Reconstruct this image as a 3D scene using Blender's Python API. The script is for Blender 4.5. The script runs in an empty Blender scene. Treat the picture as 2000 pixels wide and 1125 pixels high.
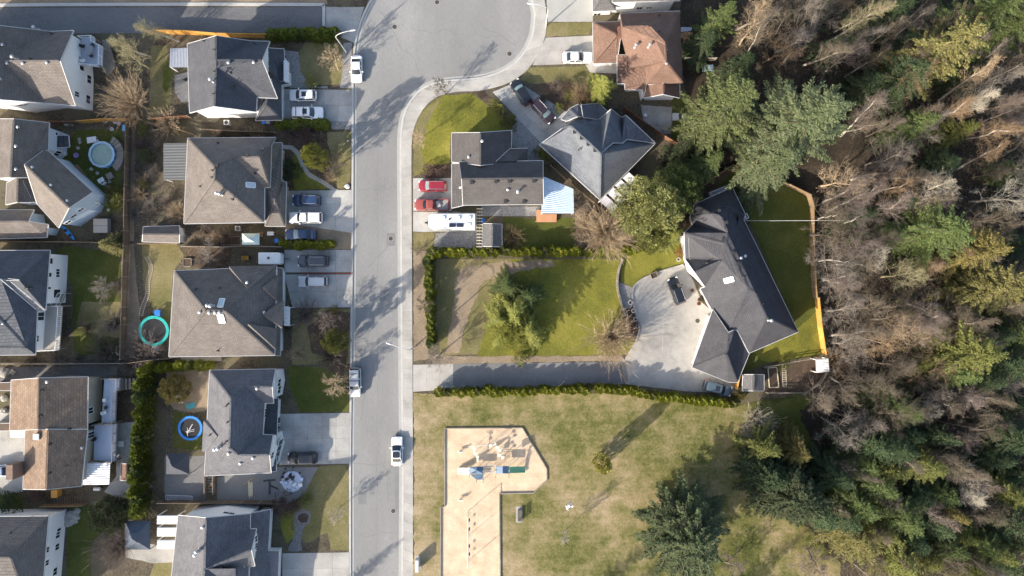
import bpy, math, random
import numpy as np
from mathutils import Vector, Matrix, noise as mnoise
from mathutils.bvhtree import BVHTree
random.seed(7); RNG = np.random.default_rng(7)
SC = bpy.context.scene; COL = SC.collection
# ------------------------------------------------------------------ camera, sky, sun, exposure
CAMH = 110.0; PXM = 2000/165.0
cd = bpy.data.cameras.new('camera'); cam = bpy.data.objects.new('camera', cd); COL.objects.link(cam)
cam.location = (0,0,CAMH); cd.lens = 24; cd.sensor_width = 36; cd.clip_end = 2500; cd.clip_start = 1
SC.camera = cam
SUN_EL = math.radians(23.5); SUN_AZ = math.radians(41)      # shadows run towards 41 deg north of east
wd = bpy.data.worlds.new('World'); SC.world = wd; wd.use_nodes = True
nt = wd.node_tree; bg = nt.nodes['Background']
sky = nt.nodes.new('ShaderNodeTexSky'); sky.sky_type = 'NISHITA'; sky.sun_disc = False
sky.sun_elevation = SUN_EL; sky.sun_rotation = math.radians(270)-SUN_AZ
sky.air_density = 1.0; sky.dust_density = 2.6
nt.links.new(sky.outputs[0], bg.inputs[0]); bg.inputs[1].default_value = 0.15
sl = bpy.data.lights.new('sun','SUN'); so = bpy.data.objects.new('sun', sl); COL.objects.link(so)
sl.energy = 4.4; sl.angle = math.radians(0.6); sl.color = (1.0,0.90,0.76)
d = Vector((math.cos(SUN_AZ)*math.cos(SUN_EL), math.sin(SUN_AZ)*math.cos(SUN_EL), -math.sin(SUN_EL)))
so.rotation_euler = d.to_track_quat('-Z','Y').to_euler(); so.location = (-60,-60,80)
SC.view_settings.view_transform = 'Standard'; SC.view_settings.look = 'None'
SC.view_settings.exposure = 1.08; SC.view_settings.gamma = 1; SC.view_settings.use_curve_mapping = False
# ------------------------------------------------------------------ helpers
def W(X, Y, h=0.0):
    """map coordinate of the survey photograph (2000 wide) at height h -> metres"""
    k = (CAMH-h)/CAMH
    return Vector(((X-1000)/PXM*k, (562.5-Y)/PXM*k, h))
def zm(ox, oy, f):
    return lambda x, y: (ox+x/f, oy+y/f)
Z1=zm(0,0,4.019); Z2=zm(300,0,4.019); Z3=zm(0,200,3.75); Z4=zm(300,220,3.75); Z5=zm(0,460,4.019)
Z6=zm(300,440,3.75); Z7=zm(0,690,4.019); Z8=zm(300,690,4.019); Z9=zm(0,900,4.762); Z10=zm(300,900,4.762)
Z11=zm(660,0,4.019); Z12=zm(960,0,4.019); Z13=zm(780,220,4.0175); Z14=zm(1000,180,4.019); Z15=zm(1200,300,3.75)
Z16=zm(1200,500,3.75); Z17=zm(780,460,3.517); Z18=zm(780,780,3.261); Z19=zm(1100,760,3.083); ZF=zm(0,0,1)
G = 0.10                                             # level of the yards above the road
def tag(o, label=None, cat=None, group=None, kind=None):
    if label: o['label'] = label
    if cat: o['category'] = cat
    if group: o['group'] = group
    if kind: o['kind'] = kind
    return o
def empty(name, loc, label=None, cat=None, group=None, rz=0, kind=None):
    o = bpy.data.objects.new(name, None); COL.objects.link(o); o.empty_display_size = .3
    o.location = loc; o.rotation_euler = (0,0,rz)
    return tag(o, label, cat, group, kind)
def link(name, me, m=None, parent=None, world=False):
    o = bpy.data.objects.new(name, me); COL.objects.link(o)
    if m is not None and not me.materials: me.materials.append(m)
    if parent is not None:
        o.parent = parent
        if world: o.matrix_parent_inverse = pinv(parent)
    return o
def pinv(p):
    M = Matrix.Identity(4)
    q = p; ch = []
    while q is not None: ch.append(q); q = q.parent
    for q in reversed(ch):
        M = M @ q.matrix_parent_inverse @ Matrix.LocRotScale(q.location, q.rotation_euler, q.scale)
    return M.inverted()
class MB:
    def __init__(s): s.v=[]; s.f=[]
    def add(s, vs, fs):
        b=len(s.v); s.v+= [tuple(p) for p in vs]; s.f += [tuple(i+b for i in f) for f in fs]; return s
    def box(s, c, d, rz=0, tilt=None):
        M = Matrix.Rotation(rz,3,'Z')
        if tilt: M = M @ Matrix.Rotation(tilt[1],3,tilt[0])
        vs=[Vector(c)+M@Vector((x*d[0]/2,y*d[1]/2,z*d[2]/2)) for x in(-1,1) for y in(-1,1) for z in(-1,1)]
        return s.add(vs,[(0,1,3,2),(4,6,7,5),(0,4,5,1),(2,3,7,6),(0,2,6,4),(1,5,7,3)])
    def bar(s, a, b, w, h=None, up=(0,0,1)):
        a=Vector(a); b=Vector(b); t=(b-a).normalized(); u=Vector(up)
        if abs(t.dot(u))>.98: u=Vector((1,0,0))
        r=t.cross(u).normalized(); u=r.cross(t); h=h or w
        vs=[p+r*x*w/2+u*z*h/2 for p in(a,b) for x in(-1,1) for z in(-1,1)]
        return s.add(vs,[(0,1,3,2),(4,6,7,5),(0,4,5,1),(2,3,7,6),(0,2,6,4),(1,5,7,3)])
    def tube(s, pts, r, n=8, cap=True):
        pts=[Vector(p) for p in pts]; R=r if isinstance(r,(list,tuple)) else [r]*len(pts); rings=[]
        ref=None
        for i,p in enumerate(pts):
            t=(pts[min(i+1,len(pts)-1)]-pts[max(i-1,0)]).normalized()
            if ref is None: ref=Vector((0,0,1)) if abs(t.z)<.9 else Vector((1,0,0))
            a=t.cross(ref).normalized(); b=a.cross(t); ref=b
            rings.append([p+(a*math.cos(k*2*math.pi/n)+b*math.sin(k*2*math.pi/n))*R[i] for k in range(n)])
        fs=[]
        for i in range(len(pts)-1):
            for k in range(n):
                k2=(k+1)%n; fs.append((i*n+k,i*n+k2,(i+1)*n+k2,(i+1)*n+k))
        if cap: fs+= [tuple(range(n-1,-1,-1)), tuple((len(pts)-1)*n+k for k in range(n))]
        return s.add([q for r_ in rings for q in r_], fs)
    def lathe(s, c, prof, n=16):
        c=Vector(c); vs=[c+Vector((r*math.cos(k*2*math.pi/n), r*math.sin(k*2*math.pi/n), z)) for r,z in prof for k in range(n)]
        fs=[]
        for i in range(len(prof)-1):
            for k in range(n):
                k2=(k+1)%n; fs.append((i*n+k,i*n+k2,(i+1)*n+k2,(i+1)*n+k))
        fs+=[tuple(range(n-1,-1,-1)), tuple((len(prof)-1)*n+k for k in range(n))]
        return s.add(vs,fs)
    def prism(s, poly, z0, z1):
        n=len(poly); vs=[(p[0],p[1],z0) for p in poly]+[(p[0],p[1],z1) for p in poly]
        return s.add(vs,[tuple(range(n-1,-1,-1)),tuple(range(n,2*n))]+[(i,(i+1)%n,(i+1)%n+n,i+n) for i in range(n)])
    def mesh(s, name):
        me=bpy.data.meshes.new(name); me.from_pydata(s.v,[],s.f); me.update(); return me
    def build(s, name, m, parent=None, smooth=False, world=False):
        me=s.mesh(name)
        if smooth: me.polygons.foreach_set('use_smooth',[True]*len(me.polygons))
        return link(name, me, m, parent, world)
def ccw(p):
    a=sum(p[i][0]*p[(i+1)%len(p)][1]-p[(i+1)%len(p)][0]*p[i][1] for i in range(len(p)))
    return list(p) if a>0 else list(reversed(p))
def npmesh(name, V, F, smooth=False):
    me=bpy.data.meshes.new(name); V=np.asarray(V,dtype=np.float32); F=np.asarray(F,dtype=np.int32); k=F.shape[1]
    me.vertices.add(len(V)); me.vertices.foreach_set('co',V.ravel())
    me.loops.add(F.size); me.loops.foreach_set('vertex_index',F.ravel())
    me.polygons.add(len(F)); me.polygons.foreach_set('loop_start',np.arange(0,F.size,k,dtype=np.int32))
    try: me.polygons.foreach_set('loop_total',np.full(len(F),k,dtype=np.int32))
    except Exception: pass
    if smooth: me.polygons.foreach_set('use_smooth',np.ones(len(F),dtype=bool))
    me.update(calc_edges=True); return me
# ------------------------------------------------------------------ materials
MATS={}
def mat(name, cols, scale=1.0, fine=8.0, rough=.9, bump=0.0, bscale=None, rnd=0.0, spec=.3, metal=0, mixw=.5, stretch=None, coat=0, world=True, lap=None, trans=0):
    """procedural colour: a large and a fine noise run through a ramp of cols; rnd = value change between objects"""
    if name in MATS: return MATS[name]
    m=bpy.data.materials.new(name); MATS[name]=m; m.use_nodes=True; n=m.node_tree.nodes; L=m.node_tree.links
    b=n['Principled BSDF']; b.inputs['Roughness'].default_value=rough; b.inputs['Specular IOR Level'].default_value=spec; b.inputs['Metallic'].default_value=metal
    if coat: b.inputs['Coat Weight'].default_value=coat; b.inputs['Coat Roughness'].default_value=.06
    if world: vec=n.new('ShaderNodeNewGeometry').outputs['Position']
    else: vec=n.new('ShaderNodeTexCoord').outputs['Object']
    if stretch:
        mp=n.new('ShaderNodeMapping'); mp.inputs['Scale'].default_value=stretch[:3]
        if len(stretch)>3: mp.inputs['Rotation'].default_value=(0,0,stretch[3])
        L.new(vec,mp.inputs['Vector']); vec=mp.outputs[0]
    if len(cols)==1: cols=[cols[0],cols[0]]
    if not isinstance(cols[0][1],(tuple,list)): cols=[(i/(len(cols)-1),c) for i,c in enumerate(cols)]
    t1=n.new('ShaderNodeTexNoise'); t1.inputs['Scale'].default_value=scale; t1.inputs['Detail'].default_value=6; t1.inputs['Roughness'].default_value=.6
    t2=n.new('ShaderNodeTexNoise'); t2.inputs['Scale'].default_value=fine; t2.inputs['Detail'].default_value=4; t2.inputs['Roughness'].default_value=.7
    L.new(vec,t1.inputs['Vector']); L.new(vec,t2.inputs['Vector'])
    mx=n.new('ShaderNodeMix'); mx.inputs[0].default_value=mixw; L.new(t1.outputs[0],mx.inputs[2]); L.new(t2.outputs[0],mx.inputs[3])
    mr=n.new('ShaderNodeMapRange'); mr.inputs[1].default_value=.33; mr.inputs[2].default_value=.67; L.new(mx.outputs[0],mr.inputs[0])
    rp=n.new('ShaderNodeValToRGB'); e=rp.color_ramp.elements
    while len(e)<len(cols): e.new(.5)
    for i,(p,c) in enumerate(cols): e[i].position=p; e[i].color=(*c,1)
    L.new(mr.outputs[0],rp.inputs[0]); out=rp.outputs[0]
    if rnd:
        oi=n.new('ShaderNodeObjectInfo'); m2=n.new('ShaderNodeMapRange'); m2.inputs[3].default_value=1-rnd; m2.inputs[4].default_value=1+rnd
        L.new(oi.outputs['Random'],m2.inputs[0]); hs=n.new('ShaderNodeHueSaturation'); L.new(m2.outputs[0],hs.inputs['Value']); L.new(out,hs.inputs['Color']); out=hs.outputs[0]
    L.new(out,b.inputs['Base Color'])
    if bump:
        t3=n.new('ShaderNodeTexNoise'); t3.inputs['Scale'].default_value=bscale or fine*2; t3.inputs['Detail'].default_value=5; L.new(vec,t3.inputs['Vector'])
        bp=n.new('ShaderNodeBump'); bp.inputs['Strength'].default_value=bump; bp.inputs['Distance'].default_value=.1; L.new(t3.outputs[0],bp.inputs['Height']); L.new(bp.outputs[0],b.inputs['Normal'])
        if lap: pass
    if lap:      # lap siding / corrugation along z : fine relief
        wv=n.new('ShaderNodeTexWave'); wv.wave_type='BANDS'; wv.bands_direction='Z'; wv.wave_profile='SAW'; wv.inputs['Scale'].default_value=lap; L.new(vec,wv.inputs['Vector'])
        bp=n.new('ShaderNodeBump'); bp.inputs['Strength'].default_value=.5; bp.inputs['Distance'].default_value=.02; L.new(wv.outputs['Fac'],bp.inputs['Height']); L.new(bp.outputs[0],b.inputs['Normal'])
    if trans:
        b.inputs['Subsurface Weight'].default_value=0
        tb=n.new('ShaderNodeBsdfTranslucent'); L.new(out,tb.inputs['Color']); ms=n.new('ShaderNodeMixShader'); ms.inputs[0].default_value=trans
        L.new(b.outputs[0],ms.inputs[1]); L.new(tb.outputs[0],ms.inputs[2]); L.new(ms.outputs[0],n['Material Output'].inputs[0])
    return m
def flat(name, c, rough=.6, spec=.4, metal=0, coat=0, var=.12, scale=2.0):
    lo=tuple(x*(1-var) for x in c); hi=tuple(min(1,x*(1+var)) for x in c)
    return mat(name,[lo,hi],scale=scale,fine=scale*7,rough=rough,spec=spec,metal=metal,coat=coat,world=False)
def shingle(name, base, var=.16, course=0.28):
    """asphalt shingle: courses at equal height steps, tabs along the eave, weather mottling"""
    m=bpy.data.materials.new(name); m.use_nodes=True; n=m.node_tree.nodes; L=m.node_tree.links; b=n['Principled BSDF']
    b.inputs['Roughness'].default_value=.92; b.inputs['Specular IOR Level'].default_value=.25
    g=n.new('ShaderNodeNewGeometry')
    cr=n.new('ShaderNodeVectorMath'); cr.operation='CROSS_PRODUCT'; cr.inputs[1].default_value=(0,0,1); L.new(g.outputs['True Normal'],cr.inputs[0])
    nm=n.new('ShaderNodeVectorMath'); nm.operation='NORMALIZE'; L.new(cr.outputs[0],nm.inputs[0])
    dt=n.new('ShaderNodeVectorMath'); dt.operation='DOT_PRODUCT'; L.new(nm.outputs[0],dt.inputs[0]); L.new(g.outputs['Position'],dt.inputs[1])
    sp=n.new('ShaderNodeSeparateXYZ'); L.new(g.outputs['Position'],sp.inputs[0])
    zz=n.new('ShaderNodeMath'); zz.operation='MULTIPLY'; zz.inputs[1].default_value=2.2; L.new(sp.outputs[2],zz.inputs[0])
    cb=n.new('ShaderNodeCombineXYZ'); L.new(dt.outputs['Value'],cb.inputs[0]); L.new(zz.outputs[0],cb.inputs[1])
    br=n.new('ShaderNodeTexBrick'); L.new(cb.outputs[0],br.inputs['Vector']); br.inputs['Scale'].default_value=1.0
    br.inputs['Brick Width'].default_value=.62; br.inputs['Row Height'].default_value=course; br.inputs['Mortar Size'].default_value=.03; br.inputs['Bias'].default_value=0
    c=base; br.inputs['Color1'].default_value=(*[x*(1+var) for x in c],1); br.inputs['Color2'].default_value=(*[x*(1-var) for x in c],1); br.inputs['Mortar'].default_value=(*[x*.62 for x in c],1)
    t=n.new('ShaderNodeTexNoise'); t.inputs['Scale'].default_value=.55; t.inputs['Detail'].default_value=7; t.inputs['Roughness'].default_value=.62; L.new(g.outputs['Position'],t.inputs['Vector'])
    t2=n.new('ShaderNodeTexNoise'); t2.inputs['Scale'].default_value=9; t2.inputs['Detail'].default_value=3; L.new(g.outputs['Position'],t2.inputs['Vector'])
    mp=n.new('ShaderNodeMapRange'); mp.inputs[1].default_value=.3; mp.inputs[2].default_value=.7; mp.inputs[3].default_value=.84; mp.inputs[4].default_value=1.16; L.new(t.outputs[0],mp.inputs[0])
    mp2=n.new('ShaderNodeMapRange'); mp2.inputs[1].default_value=.3; mp2.inputs[2].default_value=.7; mp2.inputs[3].default_value=.78; mp2.inputs[4].default_value=1.22; L.new(t2.outputs[0],mp2.inputs[0])
    pr=n.new('ShaderNodeMath'); pr.operation='MULTIPLY'; L.new(mp.outputs[0],pr.inputs[0]); L.new(mp2.outputs[0],pr.inputs[1])
    hs=n.new('ShaderNodeHueSaturation'); L.new(br.outputs['Color'],hs.inputs['Color']); L.new(pr.outputs[0],hs.inputs['Value'])
    L.new(hs.outputs[0],b.inputs['Base Color'])
    bp=n.new('ShaderNodeBump'); bp.inputs['Strength'].default_value=.5; bp.inputs['Distance'].default_value=.03; L.new(br.outputs['Fac'],bp.inputs['Height']); bp.invert=True; L.new(bp.outputs[0],b.inputs['Normal'])
    return m
M_ASPH=mat('asphalt_road',[(0,(.165,.165,.163)),(.3,(.21,.21,.206)),(.6,(.235,.234,.229)),(1,(.3,.297,.288))],scale=.13,fine=5,rough=.88,bump=.3,bscale=18,mixw=.38,stretch=(1,.3,1))
M_TAR=mat('crack_sealant',[(.13,.13,.13),(.2,.2,.197)],scale=1,fine=6,rough=.7)
M_PATCH=mat('road_patch',[(.16,.162,.165),(.21,.21,.21)],scale=.6,fine=7,rough=.9)
M_PAVSH=mat('shaded_paving_grey',[(.12,.122,.125),(.17,.17,.172),(.22,.218,.212)],scale=.3,fine=6,bump=.2,bscale=18,stretch=(.3,1,1))  # dark paving grey; shade on drive and patio is put into it
M_LANE=mat('asphalt_lane',[(.085,.088,.095),(.14,.14,.145),(.17,.168,.165)],scale=.22,fine=6,bump=.2,bscale=20,stretch=(.4,1,1))
M_CONC=mat('concrete',[(0,(.22,.213,.198)),(.3,(.32,.31,.288)),(.65,(.385,.37,.343)),(1,(.46,.442,.41))],scale=.3,fine=6,rough=.9,bump=.2,bscale=22,rnd=.09,mixw=.38)
M_CONCD=mat('concrete_weathered',[(0,(.2,.198,.188)),(.25,(.3,.297,.282)),(.6,(.375,.368,.35)),(1,(.46,.45,.42))],scale=.3,fine=5,rough=.9,bump=.2,bscale=22,rnd=.1,mixw=.38)
M_KERB=mat('kerb_concrete',[(.36,.355,.34),(.5,.49,.46)],scale=.7,fine=6,bump=.1)
M_EARTH=mat('earth',[(0,(.035,.03,.02)),(.35,(.075,.062,.042)),(.6,(.13,.108,.075)),(.8,(.085,.085,.035)),(1,(.19,.165,.12))],scale=.25,fine=4,bump=.8,bscale=9,mixw=.5)
M_LAWN=mat('lawn_green',[(0,(.068,.077,.014)),(.3,(.118,.122,.019)),(.6,(.185,.178,.027)),(.85,(.25,.222,.048)),(1,(.31,.265,.085))],scale=.16,fine=5,bump=.9,bscale=16,mixw=.45)
M_LAWN2=mat('lawn_worn',[(0,(.09,.092,.03)),(.4,(.155,.14,.055)),(.7,(.225,.19,.095)),(1,(.3,.25,.15))],scale=.14,fine=5,bump=.9,bscale=15,mixw=.45)
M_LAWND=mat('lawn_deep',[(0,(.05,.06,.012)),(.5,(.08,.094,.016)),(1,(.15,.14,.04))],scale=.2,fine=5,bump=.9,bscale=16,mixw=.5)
M_PARK=mat('park_turf',[(0,(.085,.098,.025)),(.25,(.13,.132,.042)),(.5,(.19,.17,.074)),(.78,(.25,.205,.11)),(1,(.31,.25,.155))],scale=.075,fine=3.5,bump=.9,bscale=12,mixw=.42)
def park_mat():
    m=bpy.data.materials.new('park_turf'); m.use_nodes=True; n=m.node_tree.nodes; L=m.node_tree.links; b=n['Principled BSDF']
    b.inputs['Roughness'].default_value=.95; b.inputs['Specular IOR Level'].default_value=.15
    pos=n.new('ShaderNodeNewGeometry').outputs['Position']
    def noi(sc,det=6,ro=.6):
        t=n.new('ShaderNodeTexNoise'); t.inputs['Scale'].default_value=sc; t.inputs['Detail'].default_value=det; t.inputs['Roughness'].default_value=ro; L.new(pos,t.inputs['Vector']); return t.outputs[0]
    def mth(op,a,bv):
        q=n.new('ShaderNodeMath'); q.operation=op
        for k,v in ((0,a),(1,bv)):
            if isinstance(v,(int,float)): q.inputs[k].default_value=v
            else: L.new(v,q.inputs[k])
        return q.outputs[0]
    sp=n.new('ShaderNodeSeparateXYZ'); L.new(pos,sp.inputs[0])
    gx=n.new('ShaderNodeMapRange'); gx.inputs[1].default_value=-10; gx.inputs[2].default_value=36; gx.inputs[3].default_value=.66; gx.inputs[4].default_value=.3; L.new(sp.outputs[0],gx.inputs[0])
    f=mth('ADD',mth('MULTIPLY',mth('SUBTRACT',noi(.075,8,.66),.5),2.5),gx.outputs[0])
    f=mth('ADD',f,mth('MULTIPLY',mth('SUBTRACT',noi(.55,5,.65),.5),.85))
    f=mth('ADD',f,mth('MULTIPLY',mth('SUBTRACT',noi(3.2,4,.7),.5),1.0))
    mp=n.new('ShaderNodeMapping'); mp.inputs['Scale'].default_value=(.12,1.5,1); mp.inputs['Rotation'].default_value=(0,0,.25); L.new(pos,mp.inputs['Vector'])
    t=n.new('ShaderNodeTexNoise'); t.inputs['Scale'].default_value=.8; t.inputs['Detail'].default_value=5; L.new(mp.outputs[0],t.inputs['Vector'])
    f=mth('ADD',f,mth('MULTIPLY',mth('SUBTRACT',t.outputs[0],.5),.4))
    rp=n.new('ShaderNodeValToRGB'); e=rp.color_ramp.elements
    while len(e)<5: e.new(.5)
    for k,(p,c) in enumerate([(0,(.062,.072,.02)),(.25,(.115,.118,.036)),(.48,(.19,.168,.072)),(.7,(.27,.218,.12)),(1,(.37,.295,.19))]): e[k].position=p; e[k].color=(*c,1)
    L.new(f,rp.inputs[0]); L.new(rp.outputs[0],b.inputs['Base Color'])
    bp=n.new('ShaderNodeBump'); bp.inputs['Strength'].default_value=.9; bp.inputs['Distance'].default_value=.12; L.new(noi(9,5,.7),bp.inputs['Height']); L.new(bp.outputs[0],b.inputs['Normal'])
    return m
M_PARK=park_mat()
M_DIRT=mat('bare_soil',[(.17,.13,.09),(.25,.195,.135),(.34,.27,.19)],scale=.3,fine=5,bump=.7,bscale=14)
M_MULCH=mat('bark_mulch',[(.04,.03,.022),(.085,.06,.042),(.14,.095,.066)],scale=.6,fine=9,bump=1,bscale=14)
M_GRAV=mat('gravel',[(.12,.12,.125),(.25,.245,.24),(.42,.41,.4)],scale=3.5,fine=9,bump=1,bscale=12,mixw=.5)
M_CHIP=mat('wood_chips',[(0,(.38,.275,.18)),(.3,(.53,.4,.275)),(.6,(.63,.49,.345)),(1,(.72,.58,.43))],scale=.55,fine=7,bump=.8,bscale=20)
M_FOREST=mat('leaf_litter',[(.016,.013,.009),(.042,.032,.022),(.085,.065,.045)],scale=.3,fine=4,bump=1,bscale=8)
M_COURT=mat('stained_forecourt',[(0,(.2,.193,.18)),(.35,(.3,.287,.265)),(.65,(.36,.343,.315)),(1,(.41,.39,.355))],scale=.14,fine=1.2,rough=.9,bump=.2,bscale=20,mixw=.3)
M_SIDEW=mat('wall_siding_white',[(.72,.73,.74),(.8,.805,.81)],scale=.8,fine=9,rough=.7,lap=3.2)
M_SIDEB=mat('wall_siding_bluegrey',[(.42,.5,.58),(.5,.58,.66)],scale=.8,fine=9,rough=.7,lap=3.2)
M_SIDET=mat('wall_siding_tan',[(.36,.31,.24),(.46,.4,.31)],scale=.8,fine=9,rough=.75,lap=3.2)
M_TRIM=flat('white_trim',(.74,.74,.73),.5)
M_GUTR=flat('eaves_gutter',(.5,.5,.5),.5)
M_TRIMD=flat('dark_trim',(.06,.06,.065),.5)
M_GLASS=flat('window_glass',(.025,.03,.038),.06,.5,var=.3)
M_VENT=flat('vent_metal',(.5,.5,.5),.4,metal=.6)
M_VENTD=flat('vent_dark',(.035,.035,.035),.6)
M_WOOD=mat('fence_cedar',[(.18,.12,.07),(.3,.2,.11)],scale=1,fine=14,rough=.85,rnd=.15,stretch=(3,3,.5))
M_WOODO=mat('fence_cedar_fresh',[(.5,.25,.055),(.68,.36,.09)],scale=1,fine=14,rough=.8,rnd=.12,stretch=(3,3,.5))
M_WOODG=mat('weathered_timber',[(.19,.165,.14),(.3,.265,.22)],scale=1.2,fine=14,rough=.9,rnd=.15)
M_DECK=mat('deck_vinyl',[(.36,.4,.48),(.45,.49,.57)],scale=.6,fine=6,rough=.6)
M_DECKT=mat('deck_beige',[(.4,.36,.31),(.48,.44,.38)],scale=.6,fine=6,rough=.6)
# ------------------------------------------------------------------ ground pieces
def jag(pts, step=.3, amp=.12, seed=0):
    out=[]; n=len(pts)
    for i in range(n):
        a=Vector(pts[i][:2]); b=Vector(pts[(i+1)%n][:2]); l=(b-a).length; k=max(1,min(400,int(l/step)))
        nn=Vector((-(b-a).y,(b-a).x))/(l or 1)
        for j in range(k):
            p=a.lerp(b,j/k)
            w=mnoise.noise(Vector((p.x*.5,p.y*.5,seed)))*amp*1.2+mnoise.noise(Vector((p.x*1.7,p.y*1.7,seed+5)))*amp*.9+mnoise.noise(Vector((p.x*5,p.y*5,seed+9)))*amp*.6
            out.append(p+nn*(w if j or amp<.2 else w))
    return out
ZL=[G+.004]; SHEETS=[]
def sheet(name, m, pts, z=None, rough=.12, fr=ZF, kind='structure', parent=None):
    """one flat sheet; every new sheet lies 4 mm above the last one"""
    p=[W(*fr(*q))[:2] for q in pts]
    if z is None:
        bb=(min(q[0] for q in p)-.6,max(q[0] for q in p)+.6,min(q[1] for q in p)-.6,max(q[1] for q in p)+.6)
        z=max([G]+[s[4] for s in SHEETS if s[0]<bb[1] and s[1]>bb[0] and s[2]<bb[3] and s[3]>bb[2]])+.004; SHEETS.append((*bb,z)); ZL[0]=z
    if rough: p=[tuple(q) for q in jag(p,amp=rough,seed=len(bpy.data.objects)*.37)]
    p=ccw(p); me=bpy.data.meshes.new(name); me.from_pydata([(x,y,z) for x,y in p],[],[tuple(range(len(p)))]); me.update()
    o=link(name,me,m,parent); 
    if parent is None: o['kind']=kind
    return o
def catmull(pts, step=1.0):
    P=[Vector(p) for p in pts]; out=[]
    for i in range(len(P)-1):
        a=P[max(i-1,0)]; b=P[i]; c=P[i+1]; e=P[min(i+2,len(P)-1)]; k=max(1,int((c-b).length/step))
        for j in range(k):
            t=j/k; out.append(.5*((2*b)+(c-a)*t+(2*a-5*b+4*c-e)*t*t+(3*b-a-3*c+e)*t**3))
    out.append(P[-1]); return out
def resample(P, n):
    L=[0]
    for i in range(len(P)-1): L.append(L[-1]+(P[i+1]-P[i]).length)
    out=[]; j=0
    for k in range(n+1):
        s=L[-1]*k/n
        while j<len(L)-2 and L[j+1]<s: j+=1
        t=(s-L[j])/max(1e-6,L[j+1]-L[j]); out.append(P[j].lerp(P[j+1],min(1,t)))
    return out
def px(pts, fr=ZF): return [W(*fr(*q)) for q in pts]
def slabs(name, quad, nu, nv, m, z=None, fr=ZF, th=.1, gap=.016, piece='slab'):
    """concrete cast in panels: each panel its own part, joints recessed"""
    if z is None: z=G+.05
    A,B,C,D=[Vector(W(*fr(*q))[:2]) for q in quad]
    root=empty(name,(*((A+B+C+D)/4),z)); root['kind']='structure'
    def P(u,v): return (A.lerp(B,u)).lerp(D.lerp(C,u),v)
    for i in range(nu):
        for j in range(nv):
            q=[P(i/nu,j/nv),P((i+1)/nu,j/nv),P((i+1)/nu,(j+1)/nv),P(i/nu,(j+1)/nv)]; c=sum(q,Vector((0,0)))/4
            q=ccw([p+(c-p).normalized()*gap*.8 for p in q]); dz=random.uniform(-.006,.006)
            MB().prism([(p.x-root.location.x,p.y-root.location.y) for p in q],-th,dz).build(piece,m,root)
    return root
def strip(name, inner, outer, n, m, z, th=.12, gap=.012, piece='slab'):
    root=empty(name,inner[0].lerp(outer[0],.5).to_3d() if False else (0,0,0)); root['kind']='structure'
    a=resample(inner,n); b=resample(outer,n)
    for i in range(n):
        q=[Vector(p[:2]) for p in (a[i],a[i+1],b[i+1],b[i])]; c=sum(q,Vector((0,0)))/4
        q=ccw([p+(c-p).normalized()*gap*.8 for p in q])
        MB().prism([tuple(p) for p in q],z-th,z+random.uniform(-.005,.005)).build(piece,m,root)
    return root
def ribbon(name, line, w, z0, z1, m, off=0, parent=None, kind='structure'):
    mb=MB(); L=[Vector(p[:2]) for p in line]; vs=[]
    for i,p in enumerate(L):
        t=(L[min(i+1,len(L)-1)]-L[max(i-1,0)]).normalized(); nn=Vector((-t.y,t.x))
        a=p+nn*(off-w/2); b=p+nn*(off+w/2); vs+=[(*a,z0),(*b,z0),(*b,z1),(*a,z1)]
    fs=[]
    for i in range(len(L)-1):
        k=i*4
        for j in range(4): fs.append((k+j,k+(j+1)%4,k+4+(j+1)%4,k+4+j))
    fs+=[(0,1,2,3),((len(L)-1)*4+3,(len(L)-1)*4+2,(len(L)-1)*4+1,(len(L)-1)*4)]
    o=mb.add(vs,fs).build(name,m,parent)
    if kind and parent is None: o['kind']=kind
    return o
FAR=9000
road=sheet('road',M_ASPH,[(-FAR,-FAR),(FAR,-FAR),(FAR,FAR),(-FAR,FAR)],z=0,rough=0)
west=[W(684,FAR)]+catmull(px([(684,1420),(684,1260),(684,1125),(684,900),(686,700),(688,500),(689,300),(689,180),(690,120),(697,70),(712,25),(735,-15),(770,-60),(860,-110)]),1.5)
east=[W(785,FAR)]+catmull(px([(785,1420),(786,1260),(786,1125),(787,900),(785,700),(784,500),(783,320),(784,255),(793,215),(815,182),(848,163),(890,157),(930,154),(970,144),(1005,124),(1029,95),(1042,60),(1045,28),(1038,-5),(1018,-45),(970,-90),(900,-112),(860,-114)]),1.5)
def block(name, line, side):
    p=[tuple(q[:2]) for q in line]; far=W(FAR*side+1000,0)[0]; top=W(0,-FAR)[1]; bot=W(0,FAR)[1]
    p+=[(line[-1].x,top),(far,top),(far,bot)]
    p=ccw(p); me=bpy.data.meshes.new(name); me.from_pydata([(x,y,G) for x,y in p],[],[tuple(range(len(p)))])
    o=link(name,me,M_EARTH); o['kind']='structure'; return o
block('ground',west,-1); block('ground',east,1)
ribbon('kerb',west,.32,-.05,G+.03,M_KERB); ribbon('kerb',east,.32,-.05,G+.03,M_KERB)
M_GUT=mat('gutter_concrete',[(.3,.3,.285),(.38,.375,.355)],scale=.6,fine=8,bump=.1)
ribbon('gutter_strip',west,.45,-.05,.012,M_GUT,off=-.385); ribbon('gutter_strip',east,.45,-.05,.012,M_GUT,off=.385)
swO=catmull(px([(807,1420),(807,1125),(807,900),(806,700),(805,500),(804,320),(806,262),(818,228),(838,200),(862,186),(895,179),(935,178),(985,166),(1020,146),(1045,118),(1062,82),(1068,45),(1064,0),(1052,-40)]),1.0)
def offset(line, d):
    out=[]
    for i,p in enumerate(line):
        t=(line[min(i+1,len(line)-1)]-line[max(i-1,0)]); t=Vector((t.x,t.y)).normalized()
        out.append(Vector((p.x-t.y*d,p.y+t.x*d,0)))
    return out
ea=[p for p in east if W(0,1420)[1]<p.y<W(0,-45)[1]]
strip('pavement',resample(offset(ea,-.175),200),resample(swO,200),86,M_CONC,G+.06)
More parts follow.
